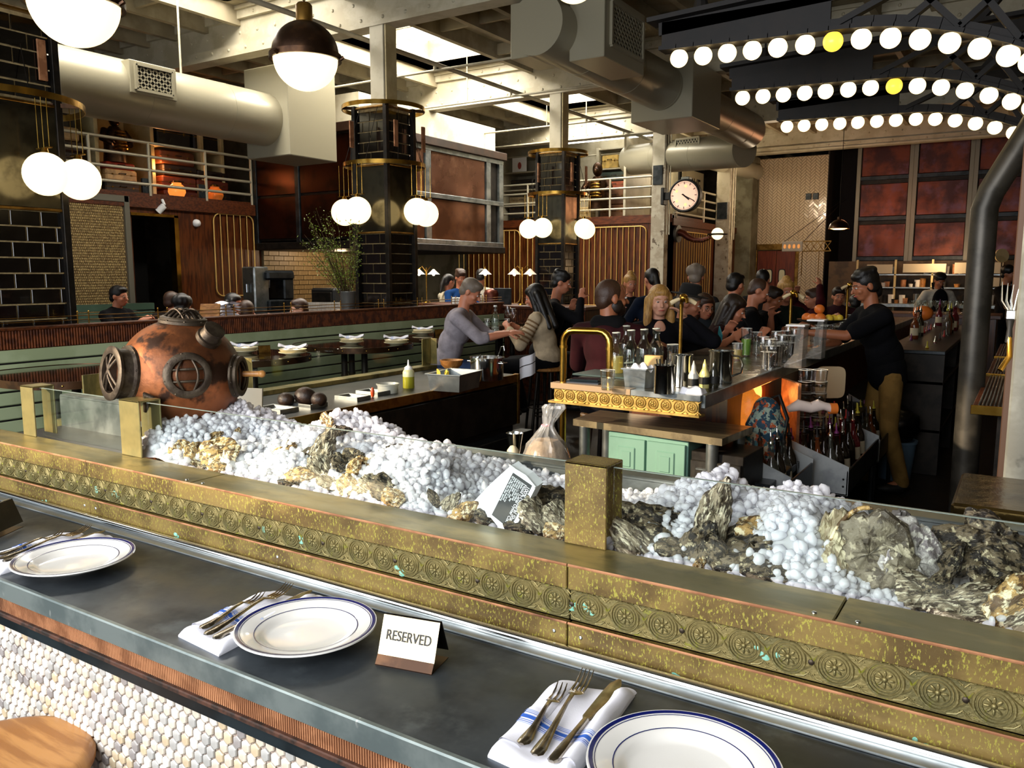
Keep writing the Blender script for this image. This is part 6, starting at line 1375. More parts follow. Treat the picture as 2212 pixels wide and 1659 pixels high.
# service counter with twin shaded lamps
sc=thing('service_counter','brown fluted counter across the room with small white shaded lamps','counter',(-6,9.4,0)); M().box(-7.4,9.12,0,-4.7,9.7,1.2).build('body',MT['wood'],sc); M().bev(-7.45,9.05,1.2,-4.65,9.75,1.24,.005).build('top',MT['wood2'],sc)
m=M()
for k in range(90): m.cyl((-7.38+k*.03,9.115,.1),(-7.38+k*.03,9.115,1.18),.012,.012,5)
tag(m.build('fluting',MT['ribw'],sc,smooth=True),kind='stuff')
glow=mk('lamp_shade_white','#f0e6d0',rough=.4,emit=.35,ecol=(1,.85,.6)); bl=mk('small_bulb','#fff0c0',emit=12,ecol=(1,.8,.5))
for px,l,n in ((921,'twin shaded brass table lamp right of the middle column',2),(1048,'single shaded lamp above the grey haired man',1),(1128,'twin shaded brass lamp above the striped woman',2)):
    p=aty(px,600,9.35); t=thing('shaded_lamp',l,'lamp',(p.x,p.y,1.24),group='small white shaded lamps on the service counter')
    M().tube([(p.x,p.y,1.24),(p.x,p.y,1.74)],.009,8).lathe([(0,0),(.06,0),(.05,.015),(0,.02)],(p.x,p.y,1.24),16).build('stem',MT['brass'],t,smooth=50)
    for s in ((-1,1) if n==2 else (.01,)):
        c=Vector((p.x,p.y,0))+_r*(.105*s); M().tube([(p.x,p.y,1.68),(Vector((p.x,p.y,1.76))+_r*.06*s),(c.x,c.y,1.72)],.006,6).build('arm',MT['brass'],t,smooth=True)
        M().lathe([(.092,0),(.085,.004),(.030,.055),(.012,.075),(0,.076),(0,.070),(.028,.050),(.085,0)],(c.x,c.y,1.645),24).build('shade',glow,t,smooth=50); M().ell((c.x,c.y,1.645),.020,12,8).build('bulb',bl,t,smooth=True)
for k in range(12):
    p=atd(950+(k%6)*7,648-(k//6)*8,10.55); t=thing('upturned_cup','small white upturned cup, %s from left in the %s row'%(ordw(k%6+1),('lower','upper')[k//6]),'cup',(p.x,p.y+.3,1.24+(k//6)*.055),group='white upturned cups on the service counter'); M().lathe([(.033,0),(.030,.045),(.016,.05),(0,.05)],(p.x,p.y+.3,1.24+(k//6)*.055),12).build('cup',MT['china'],t,smooth=50)
for px,l in ((1062,'copper pot'),(1085,'wire screen')):
    p=aty(px,630,9.3); t=thing(l.replace(' ','_'),'%s standing on the service counter behind the couple'%l,'pot' if 'pot' in l else 'screen',(p.x,p.y,1.24))
    if 'pot' in l: M().lathe([(0,0),(.10,0),(.11,.15),(.09,.19),(.02,.21),(0,.22)],(p.x,p.y,1.24),20).build('pot',MT['copper'],t,smooth=50)
    else: M().bev(p.x-.14,p.y,1.24,p.x+.14,p.y+.02,1.46,.003).build('screen',MT['dsteel'],t)
# ================================================================ REAR WALLS
struct('wall_rear',M().box(-11,15.4,0,-6.05,15.5,2.80).box(-6.15,15.4,0,-6.05,20,2.72),MT['wood'])
struct('trim_13',M().box(-11,15.38,2.66,-6.05,15.5,2.82).box(-11,15.4,2.74,-6.05,17.2,2.80).bev(-6.07,15.4,2.6,-6.02,19.5,2.74,.005),MT['wood2'])
rb=struct('wall_shelving',M().box(-11,16.95,2.8,-7.1,17.05,4.95).box(-7.2,15.6,2.8,-7.15,20,4.95),MT['paint'])
rs_=thing('rear_shelving','bright white shelving above the far wood wall','shelving',(-8.6,16.7,2.8))
for x in (-10.60,-9.6,-8.15,-7.32): M().bev(x-.03,16.3,2.8,x+.03,16.9,4.35,.004).build('upright',MT['paint'],rs_)
for x0,x1,zs in ((-10.57,-9.63,(3.2,3.55,3.95,4.3)),(-8.12,-7.35,(3.88,4.3))):
    for z in zs: M().bev(x0,16.3,z,x1,16.9,z+.03,.003).build('shelf',MT['paint'],rs_)
GR='cases on the bright rear shelves'
suitcase(-7.88,16.5,3.912,.38,.28,.3,'Y','d0ad5e','yellow wicker case on the upper rear shelf',grp=GR); suitcase(-7.50,16.5,3.912,.24,.36,.3,'Y','cfc3a4','pale patterned box on the upper rear shelf',grp=GR)
z=2.802
for k,(c,h) in enumerate((('7a5230',.33),('6a4628',.33),('b45a36',.16),('3d4a42',.2))): suitcase(-7.76,16.5,z,.66,h,.35,'Y',c,'%s of the stacked trunks on the rear shelves'%('lowest brown ornate','upper brown ornate','orange flat','green grey')[k],grp=GR); z+=h+.003
z=2.802
for k,(c,h) in enumerate((('2a2723',.22),('2e2620',.22),('8c7a5a',.18),('433b31',.12),('2b2622',.1))):
    suitcase(-10.1,16.5,z if k<2 else (3.235 if k==2 else (3.585 if k==3 else 3.71)),.7 if k<3 else .6,h,.35,'Y',c,'%s case on the shelves left of the far column'%('lowest dark','second dark','tan','black','topmost thin black')[k],grp=GR); z+=h+.003
suitcase(-8.45,16.3,2.802,.45,.30,.3,'Y','b9a274','pale trunk beside the bronze figure on the rear mezzanine',grp=GR)
t=thing('framed_print','white print with a small red drawing on the rear shelves','picture',(-10.15,16.32,3.985)); M().bev(-10.35,16.32,3.985,-9.97,16.34,4.32,.004).build('sheet',MT['card'],t); M().ell((-10.15,16.318,4.12),(.05,.003,.08),12,8).build('red_drawing',MT['lip'],t,smooth=True)
for k,z in enumerate((4.40,4.52)):  # glowing tubes added in place of skylit beam edges; they brighten the shelves
    t=thing('beam_edge_strip','%s of two glowing strips added for skylit beam edges above the rear shelves'%('lower','upper')[k],'lamp',(-7.5,15.75,z),group='glowing strips added for skylit beam edges'); M().bev(-8.75,15.72,z,-6.35,15.76,z+.035,.004).build('tube',mk('beam_edge_glow%d'%k,'#ffffff',emit=6,ecol=(1,.95,.82)),t)
# slim posts
def post(x0,y0,x1,y1,label,grey):
    t=thing('steel_post',label,'column',((x0+x1)/2,(y0+y1)/2,0),group='peeling white posts'); M().bev(x0,y0,0,x1,y1,4.36,.006).build('shaft',MT['peel'],t); M().bev(x0+.03,y0-.02,grey,x1-.06,y0+.01,grey+.36,.004).build('grey_plate',MT['dsteel'],t); M().bev(x0+.02,y0-.012,grey+.36,x1-.02,y0,4.36,.004).build('white_upper_face',MT['paint'],t)
    for k in range(2): M().cyl((x1+.03+.05*k,y0+.05,2.4),(x1+.03+.05*k,y0+.05,4.3),.012,.012,8).build('conduit',MT['paint'],t,smooth=50)
    return t
post(-6.33,15.0,-6.05,15.2,'peeling white post left of the station clock',3.35); post(-6.02,17.9,-5.70,18.15,'peeling white post right of the station clock',2.85)
# concrete pier, tiled wall, doors
struct('trim_14',M().bev(-6.1,19.45,0,-5.68,20,4.4,.02),MT['concrete'])
tlw=struct('wall_tiled',M().box(-5.95,20,2.34,-4.12,20.1,4.36).box(-4.72,20,0,-4.12,20.1,2.34).box(-5.95,20,0,-5.70,20.1,2.34),mk('herringbone_grout','#5f4f3a',rough=.8))
def clipr(p,R4):
    for ax,lim,sg in ((0,R4[0],1),(0,R4[1],-1),(1,R4[2],1),(1,R4[3],-1)):
        o=[]
        for i in range(len(p)):
            a,b=p[i-1],p[i]; da,db=(a[ax]-lim)*sg,(b[ax]-lim)*sg
            if (da>0)!=(db>0): t=da/(da-db); o.append((a[0]+(b[0]-a[0])*t,a[1]+(b[1]-a[1])*t))
            if db>0: o.append(b)
        p=o
        if len(p)<3: return []
    return p
m=M(); L_,w_=.15,.05; s2=math.sqrt(.5)
for i in range(-40,70):
    for j in range(-6,44):
        for k in range(2):
            # herringbone lattice, turned 45 degrees
            u=i*w_ + (0 if k==0 else 0); 
            bx0=(i*w_) ; by0=(i*w_)+j*2*L_
            if k==0: r=(bx0,by0,bx0+L_,by0+w_)
            else: r=(bx0,by0+w_,bx0+w_,by0+w_+L_)
            cs=[(r[0]+.004,r[1]+.004),(r[2]-.004,r[1]+.004),(r[2]-.004,r[3]-.004),(r[0]+.004,r[3]-.004)]
            q=[(-5.9+(x-y)*s2*1.0+1.2, (x+y)*s2) for x,y in cs]
            for R4 in ((-5.95,-4.12,2.36,4.35),(-4.69,-4.12,0,2.36),(-5.95,-5.74,0,2.36)):
              qq=clipr(q,R4)
              if len(qq)>2:
                g_=_rs.uniform(-.035,.035); h_=_rs.uniform(-.035,.035); c0=q[0]; m.prism([(x,19.992+(x-c0[0])*g_+(z-c0[1])*h_,z) for x,z in qq],(0,-.008,0))
tag(m.build('herringbone_tiling',mk('white_glazed_tile','#bba88a',rough=.22,coat=.3),tlw),kind='stuff')
dr_=struct('door_2',M().bev(-5.72,19.96,2.22,-4.70,20.02,2.36,.005).bev(-5.74,19.96,0,-5.66,20.02,2.36,.005).bev(-4.76,19.96,0,-4.68,20.02,2.36,.005),MT['brassd'])
for x0,x1 in ((-5.65,-5.215),(-5.205,-4.77)):
    M().bev(x0,20.0,.02,x1,20.04,2.2,.006).build('door_leaf',mk('red_brown_door','#6a2f18','#56240f',4,.3,stretch=(6,1,.6)) if 'red_brown_door' not in bpy.data.materials else bpy.data.materials['red_brown_door'],dr_)
    xc=(x0+x1)/2+(.07 if x0<-5.3 else -.07); M().prism([(xc+.085*math.copysign(abs(math.cos(a))**.5,math.cos(a)),19.995,1.60+.17*math.copysign(abs(math.sin(a))**.5,math.sin(a))) for a in [2*PI*i/24 for i in range(24)]],(0,-.01,0)).build('porthole_rim',MT['blk'],dr_)
    M().prism([(xc+.065*math.copysign(abs(math.cos(a))**.5,math.cos(a)),19.98,1.60+.15*math.copysign(abs(math.sin(a))**.5,math.sin(a))) for a in [2*PI*i/24 for i in range(24)]],(0,-.006,0)).build('porthole_pane',mk('lit_porthole','#9a9070',rough=.2,emit=.25),dr_)
# dark recess and copper screen
struct('wall_recess',M().box(-4.12,21.5,0,-3.3,21.6,4.95).box(-4.14,20,0,-4.10,21.6,4.95),mk('dark_recess','#1d1611',rough=.8))
cs_=thing('copper_screen','big steel framed screen of glowing copper panels high on the far wall','screen',(-2,20.0,1.93))
M().box(-3.50,20.06,1.93,2.9,20.12,4.62).build('backing',MT['iron'],cs_)
for c in range(5):
    x0=-3.50+c*1.15
    for r in range(3):
        z0=1.95+r*.885
        M().bev(x0+.10,20.0,z0+.09,x0+1.06,20.03,z0+.80,.01).build('copper_panel',MT['copper'],cs_)
        M().bev(x0,19.97,z0,x0+1.14,20.05,z0+.085,.004).build('steel_rail',MT['dsteel'],cs_)
    for dx_ in (.0,1.065): M().bev(x0+dx_,19.96,1.93,x0+dx_+.085,20.05,4.62,.004).build('steel_stile',mk('grey_stile','#6f6a5c',rough=.4,metal=.4) if 'grey_stile' not in bpy.data.materials else bpy.data.materials['grey_stile'],cs_)
# clock
cc=Vector((-5.585,14.86,3.10)); ck=thing('station_clock','round lit station clock with black rim on the white post','clock',tuple(cc))
M().cyl(cc+Vector((0,-.07,0)),cc+Vector((0,.07,0)),.30,.30,48).build('case',MT['blk'],ck,smooth=40)
M().torus(cc+Vector((0,-.075,0)),.285,.022,48,8,'Y').build('rim',MT['blk'],ck,smooth=True)
fm=mk('clock_face','#e6c8b4',rough=.3,emit=.55,ecol=(1,.60,.42)); M().cyl(cc+Vector((0,-.085,0)),cc+Vector((0,-.06,0)),.262,.262,48).build('dial',fm,ck)
gl=mk('clock_glow','#ffcf8a',emit=1.0,ecol=(1,.55,.22))
for a in (80,150,215,280): M().ell(cc+Vector((.17*math.cos(math.radians(a)),-.086,.17*math.sin(math.radians(a)))),(.028,.002,.028),14,6).build('lamp_spot',gl,ck,smooth=True)
for k in range(60):
    a=k*PI/30; r0=.205 if k%5==0 else .232; wdt=.014 if k%5==0 else .005
    M().slab(cc+Vector((r0*math.sin(a),-.088,r0*math.cos(a))),cc+Vector((.248*math.sin(a),-.088,.248*math.cos(a))),wdt,.003,up=(0,1,0)).build('minute_mark',MT['black'],ck)
for a,L0,L1,wd,nm in ((math.radians(118),-.05,.22,.016,'minute_hand'),(math.radians(129),-.04,.13,.026,'hour_hand')):
    M().slab(cc+Vector((L0*math.sin(a),-.093,L0*math.cos(a))),cc+Vector((L1*math.sin(a),-.093,L1*math.cos(a))),wd,.004,up=(0,1,0)).build(nm,MT['black'],ck)
M().bev(-6.06,14.84,3.04,-5.86,14.9,3.18,.01).bev(-6.06,14.80,2.95,-6.0,14.98,3.27,.01).build('wall_bracket',MT['blk'],ck)
M().bev(-5.66,14.78,3.39,-5.50,14.94,3.44,.008).build('top_vent',MT['steel'],ck)
a_=aty(1498,342,16.4); b_=aty(1632,366,19.9); M_=duct('small_duct','short pale blue grey duct behind the clock post',(a_.x,a_.y,(a_.z+b_.z)/2),(b_.x,b_.y,(a_.z+b_.z)/2),.20)
# tentacle lamp
tl=thing('tentacle_lamp','copper tentacle shaped wall lamp with ringed globe below the clock','lamp',(-5.85,15.5,2.43))
M().cyl((-6.04,15.6,2.44),(-5.98,15.6,2.44),.17,.17,28).build('wall_plate',MT['steel'],tl,smooth=40)
tp=[(-5.98,15.6,2.47),(-5.88,15.6,2.44),(-5.78,15.6,2.36),(-5.66,15.6,2.31),(-5.50,15.6,2.30),(-5.38,15.6,2.34),(-5.28,15.6,2.40)]
M().tube(tp,.05,12,rad=[.075,.068,.060,.052,.045,.038,.030]).build('tentacle',MT['copper'],tl,smooth=True)
for k in range(14):
    t_=k/14*6; i=int(t_); q=Vector(tp[i]).lerp(Vector(tp[min(6,i+1)]),t_-i); M().ell(q+Vector((0,-.05+.002*k,-.02)),(.016,.012,.016),8,6).build('sucker',MT['brassd'],tl,smooth=True)
g=M().ell((-5.20,15.6,2.42),.115,20,14).build('globe',MT['globe'],tl,smooth=True); M().lathe([(.11,-.02),(.19,-.012),(.19,.012),(.11,.02)],(-5.20,15.6,2.41),28).build('ring_brim',MT['iron'],tl,smooth=50)
# poster LOVE
po=thing('love_poster','black framed LOVE poster on the side mezzanine wall behind the clock','poster',(-7.12,19.3,3.1)); y0,y1,z0,z1=18.5,20.2,3.0,4.22
M().bev(-7.15,y0,z0,-7.11,y1,z1,.004).build('frame',MT['blk'],po); M().box(-7.112,y0+.14,z0+.08,-7.10,y1-.1,z1-.10).build('sheet',mk('aged_paper','#b3a687',rough=.7),po)
text('LOVE',.42,MT['black'],po,T((-7.098,(y0+y1)/2+.02,3.78))@RZ(PI/2)@RX(PI/2),bold=.006)
# dome lamp, cable sign, round disc
c=Vector((-2.87,15.0,2.42)); t=thing('dome_lamp','small bronze dome lamp hanging before the dark recess','lamp',tuple(c)); M().lathe([(.17,0),(.165,.03),(.14,.09),(.08,.14),(.035,.155),(.03,.20),(0,.20),],tuple(c),28).build('shade',MT['bronze'],t,smooth=50); M().lathe([(0,-.015),(.09,-.012),(.155,.01)],tuple(c),28).build('diffuser',mk('dome_glow','#ffd08a',emit=2.2,ecol=(1,.62,.25)),t,smooth=True); M().cyl(c+Vector((0,0,.2)),c+Vector((0,0,2.5)),.006,.006,6).build('cord',MT['iron'],t)
sg=thing('pass_canopy','small hanging metal canopy with crossed lattice front and glowing letters before the tiled wall','sign',(-3.9,17,2.1))
for a in ((-4.32,16.98,2.10,-3.92,17.02,2.30),): M().bev(*a,.01).build('light_box',mk('pale_lightbox','#b5ab9a',rough=.5),sg)
for k in range(4): M().ell((-4.26+.09*k,16.97,2.20),(.028,.008,.045),10,8).build('glowing_letter',mk('sign_orange','#c46a2a',emit=.5,ecol=(1,.45,.12)) if 'sign_orange' not in bpy.data.materials else bpy.data.materials['sign_orange'],sg,smooth=True)
for z in (2.10,2.29): M().bev(-3.92,16.98,z-.01,-3.38,17.02,z+.01,.003).build('lattice_rail',MT['brassd'],sg)
for k in range(4):
    x=-3.90+.13*k; M().slab((x,17,2.10),(x+.13,17,2.29),.012,.012).build('lattice_bar',MT['brassd'],sg); M().slab((x+.13,17,2.10),(x,17,2.29),.012,.012).build('lattice_bar',MT['brassd'],sg)
for x in (-4.28,-3.9): M().cyl((x,17,2.3),(x+.55 if x<-4 else x+.2,19.97,3.35),.006,.006,5).build('stay_cable',MT['iron'],sg)
for x in (-3.92,-3.6): M().cyl((x,17,2.1),(x,17,1.62),.008,.008,6).build('drop_rod',MT['brassd'],sg)
for k,x in enumerate((-4.52,-4.36)): t=thing('wall_speaker','%s of two small grey speakers on the tiled wall'%('left','right')[k],'speaker',(x,19.95,3.42),group='pair of small speakers on the tiled wall'); M().bev(x-.06,19.93,3.36,x+.06,19.99,3.50,.006).build('box',MT['dsteel'],t)
p=atd(2165,552,15.9); t=thing('round_sign','round white disc on a short stem at the far right','sign',tuple(p)); n_=-_f; M().cyl(p,p+_f*.03,.135,.135,28).build('disc',MT['cream'],t); M().torus((0,0,0),.115,.010,28,6).v; M().cyl((p.x,p.y,1.05),p+Vector((0,0,-.13)),.012,.012,8).build('stem',MT['iron'],t)
# open kitchen at the far right: pass, shelves, racks
kp=thing('kitchen_pass','steel kitchen pass with shelves under the copper screen','shelving',(-1.6,18.6,0))
M().box(-3.9,19.5,0,2.5,19.6,1.93).build('back_panel',mk('warm_kitchen_wall','#54412a','#3a2c1c',4,.6),kp)
for z in (1.35,1.62): M().bev(-3.2,18.9,z,-.2,19.4,z+.03,.004).build('shelf',MT['steel'],kp)
for x in (-3.2,-2.45,-1.75,-1.0,-.2): M().bev(x-.02,18.9,0,x+.02,18.95,1.95,.003).build('upright',MT['cream'],kp)
M().bev(-3.3,18.3,.98,2.4,18.9,1.05,.005).build('pass_top',MT['steel'],kp)
for x0,x1,z0,z1 in ((-2.3,-1.5,1.68,1.86),(-1.35,-.5,1.66,1.88),(-3.0,-2.5,1.66,1.85),(-.9,-.4,1.40,1.58)): M().bev(x0,18.86,z0,x1,18.89,z1,.003).build('white_panel',mk('pale_appliance','#a39a86',rough=.5) if 'pale_appliance' not in bpy.data.materials else bpy.data.materials['pale_appliance'],kp)
_rk=random.Random(31)
for k in range(54):
    x=-3.1+.053*k; z=_rk.choice((1.05,1.38,1.65)); h=_rk.uniform(.06,.20)
    lathe_thing('kitchen_pot','small kitchen container, %s from left on the far kitchen pass'%ordw(k+1),'pot',(x,19.1 if z>1.1 else 18.6,z),[(0,0),(.05,0),(.06,h),(.05,h),(0,.01)],_rk.choice((MT['steel'],MT['copperb'],MT['china'],MT['iron'],MT['oak'])),group='containers on the far kitchen pass',n=12)
# back bar island with glasses
ib2=thing('back_bar','dark wooden back bar crowded with glasses behind the bartender','bar counter',(-1.2,12.3,0)); M().box(-2.0,12.0,0,-.35,12.7,1.08).build('body',MT['wood'],ib2); M().bev(-2.05,11.95,1.08,-.3,12.75,1.13,.005).build('top',MT['wood2'],ib2)
for k in range(26):
    x=-1.35+(k%13)*.075; y=12.15+(k//13)*.15
    t=thing('stem_glass','stem glass, %s from left in the %s row on the back bar'%(ordw(k%13+1),('front','rear')[k//13]),'glass',(x,y,1.13),group='stem glasses on the back bar'); M().lathe([(.028,0),(.004,.01),(.004,.07),(.03,.11),(.03,.17)],(x,y,1.13),10).build('glass',MT['glassg'],t,smooth=50)
bs=thing('bottle_shelf','low dark shelving of bottles and tools behind the bartender','shelving',(-.75,8.6,0))
for z in (.35,.75,1.0): M().bev(-1.02,7.4,z,-.55,11.4,z+.03,.004).build('shelf',MT['dsteel'],bs)
for y in (7.42,8.7,10.0,11.35): M().bev(-1.02,y-.02,0,-.55,y+.02,1.0,.003).build('side_plate',MT['iron'],bs)
for k in range(34):
    y=7.55+(k%17)*.22; x=-.92+.22*(k//17); z=_rk.choice((.38,.78,1.03)); c=_rk.randrange(5)
    bottle(x,y,z,'bottle %s from the near end, %s row of the shelving behind the bartender'%(ordw(k%17+1),('aisle','bar side')[1-k//17]),cols[c],caps[_rk.randrange(6)],'bottles on the shelving behind the bartender',h=.27)
t=thing('orange_flower','orange flower garnish pot on the shelving behind the bartender','flowers',(-1.0,9.6,1.03)); M().lathe([(0,0),(.05,0),(.06,.12),(0,.12)],(-.95,9.6,1.03),14).build('pot',MT['glassg'],t,smooth=50); M().ell((-.95,9.6,1.24),(.10,.10,.08),10,8).build('blossoms',MT['orangef'],t,smooth=True)
p=atz(1962,900,.0); 
lathe_thing('white_bucket','white square bucket hanging behind the bartender','bucket',(-.80,8.9,.03),[(0,0),(.11,0),(.14,.26),(.15,.26),(.15,.28),(.13,.28),(0,.02)],MT['cream'])
lathe_thing('blue_bucket','pale blue bucket standing on the floor by the bartender','bucket',(-.84,7.15,0),[(0,0),(.12,0),(.15,.30),(.16,.30),(.16,.32),(.14,.32),(0,.02)],mk('blue_plastic','#5a6f80',rough=.4))
t=thing('bin_bag','black bin bag over the pale blue bucket','bag',(-.84,7.15,.32)); m=M(); m.ell((-.84,7.12,.45),(.17,.17,.16),16,12); m.v=[(x+.012*math.sin(z*60+y*40),y+.012*math.sin(x*70),z) for x,y,z in m.v]; m.build('bag',mk('black_film','#0b0b0c',rough=.25,bump=.4),t,smooth=True)
# seats of the booths, far left
bo=thing('booth_bench','pale green slatted booth bench behind the partition','bench',(-7.4,5.5,0))
for z in (.9,1.0,1.1,1.2): M().bev(-9.6,3.4,z,-9.5,6.4,z+.085,.006).build('back_slat',MT['mint'],bo)
M().box(-9.55,3.4,0,-9.1,6.4,.5).build('seat',MT['wood'],bo)
for k,(x,y) in enumerate(((-8.0,5.2),(-7.3,6.6),(-8.2,7.6))):
    t=thing('booth_table','dark booth table behind the partition, %s'%('nearest the camera','in the middle','farthest')[k],'table',(x,y,0)); M().bev(x-.6,y-.35,1.03,x+.6,y+.35,1.07,.006).build('top',MT['wood2'],t); M().cyl((x,y,0),(x,y,1.03),.04,.04,12).build('pedestal',MT['iron'],t)
# warm point lights; those at kitchen, copper screen and tiled wall are added fill
def plight(loc,e,c,r=.1):
    l=bpy.data.lights.new('lamp_and_fill_light','POINT'); l.energy=e; l.color=c; l.shadow_soft_size=r; o=bpy.data.objects.new('lamp_and_fill_light',l); COL.objects.link(o); o.location=loc
plight((-2.87,15.0,2.35),30,(1,.6,.28)); plight((-1.6,18.4,1.9),34,(1,.66,.35)); plight((-1.3,4.8,.95),6,(1,.38,.08)); plight((-10.2,10.5,2.0),25,(1,.7,.42)); plight((-11.6,8.0,3.3),14,(1,.45,.15)); plight((-3.0,17.2,3.2),30,(1,.42,.2),.3); plight((-4.7,17.6,3.3),60,(1,.78,.52),.05); plight((-6.6,17.6,3.9),35,(1,.85,.6),.1)
# ================================================================ PEOPLE
FH=Vector((_f.x,_f.y,0)).normalized()
DG=None
def vox(prims,size,mat,name,parent,smooth=6):
    m=M()
    for p in prims:
        k=p[0]
        if k=='c':      # tapered limb with round ends
            _,a,b,r0,r1=p; m.cyl(a,b,r0,r1,14); m.ell(a,r0,14,9); m.ell(b,r1,14,9)
        elif k=='e':    # ellipsoid, optional turn
            _,c,r,R=p; m.ell((0,0,0),r,16,11,T(Vector(c))@(R.to_4x4() if R is not None else Matrix()))
    me=m.mesh('tmp',mat); o=bpy.data.objects.new('tmp',me); COL.objects.link(o)
    r=o.modifiers.new('r','REMESH'); r.mode='VOXEL'; r.voxel_size=size; r.use_smooth_shade=True
    s=o.modifiers.new('s','SMOOTH'); s.factor=.5; s.iterations=smooth
    dg=bpy.context.evaluated_depsgraph_get(); me2=bpy.data.meshes.new_from_object(o.evaluated_get(dg)); me2.name=name
    bpy.data.objects.remove(o); bpy.data.meshes.remove(me)
    if not me2.materials: me2.materials.append(mat)
    q=bpy.data.objects.new(name,me2); COL.objects.link(q); q.parent=parent; WM[q]=WM[parent].copy(); return q
def ik(S,H,l1,l2,hint):
    S=Vector(S);H=Vector(H); d=H-S; L=min(d.length,(l1+l2)*.985); n=d.normalized(); H=S+n*L
    a=(l1*l1-l2*l2+L*L)/(2*L); h=math.sqrt(max(0,l1*l1-a*a)); u=Vector(hint); u=(u-n*u.dot(n)).normalized(); return S+n*a+u*h,H
def hand(prims,W,d,palm_n,side,curl=.5,s=1.0):
    """palm and five bent fingers; d: pointing direction, palm_n: palm normal"""
    d=Vector(d).normalized(); n=Vector(palm_n); n=(n-d*n.dot(d)).normalized(); w=d.cross(n)*side
    R=Matrix((w,d,n)).transposed()
    prims.append(('e',W+d*.045*s,(.038*s,.050*s,.017*s),R))
    for k,(o,L) in enumerate(((-.028,.068),(-.010,.076),(.009,.072),(.026,.056))):
        p=W+w*o*s+d*.082*s; q=d.copy()
        for seg in range(3):
            q=(q+n*curl*(.35+.3*seg)).normalized(); e=p+q*L*s*(.45,.32,.25)[seg]
            prims.append(('c',p,e,.0090*s,.0082*s)); p=e
    p=W-w*.030*s+d*.022*s; q=(d*.6-w*.8+n*.35).normalized()
    for seg in range(2):
        e=p+q*(.040,.030)[seg]*s; prims.append(('c',p,e,.0115*s,.0092*s)); p=e; q=(q+d*.55+n*curl*.5).normalized()
SKN={'a':'skin','b':'skin2','c':'skin3'}
CL_={}
def cm(hexc,c2=None):
    if hexc not in CL_: CL_[hexc]=cloth('cloth_'+hexc,'#'+hexc,'#'+c2 if c2 else tuple(v*.72 for v in hx(hexc)),scale=7)
    return CL_[hexc]
def stool(x,y,label):
    t=thing('high_stool',label,'stool',(x,y,0),group='high stools by the bar and tables')
    M().lathe([(0,.715),(.15,.715),(.168,.725),(.170,.745),(.155,.755),(0,.75)],(x,y,0),24).build('seat',MT['oak'],t,smooth=50)
    for k in range(4):
        a=PI/4+k*PI/2; M().cyl((x+.10*math.cos(a),y+.10*math.sin(a),.715),(x+.17*math.cos(a),y+.17*math.sin(a),0),.016,.014,8).build('leg',MT['iron'],t,smooth=50)
    M().torus((x,y,.28),.145,.008,20,6).build('foot_ring',MT['iron'],t,smooth=True)
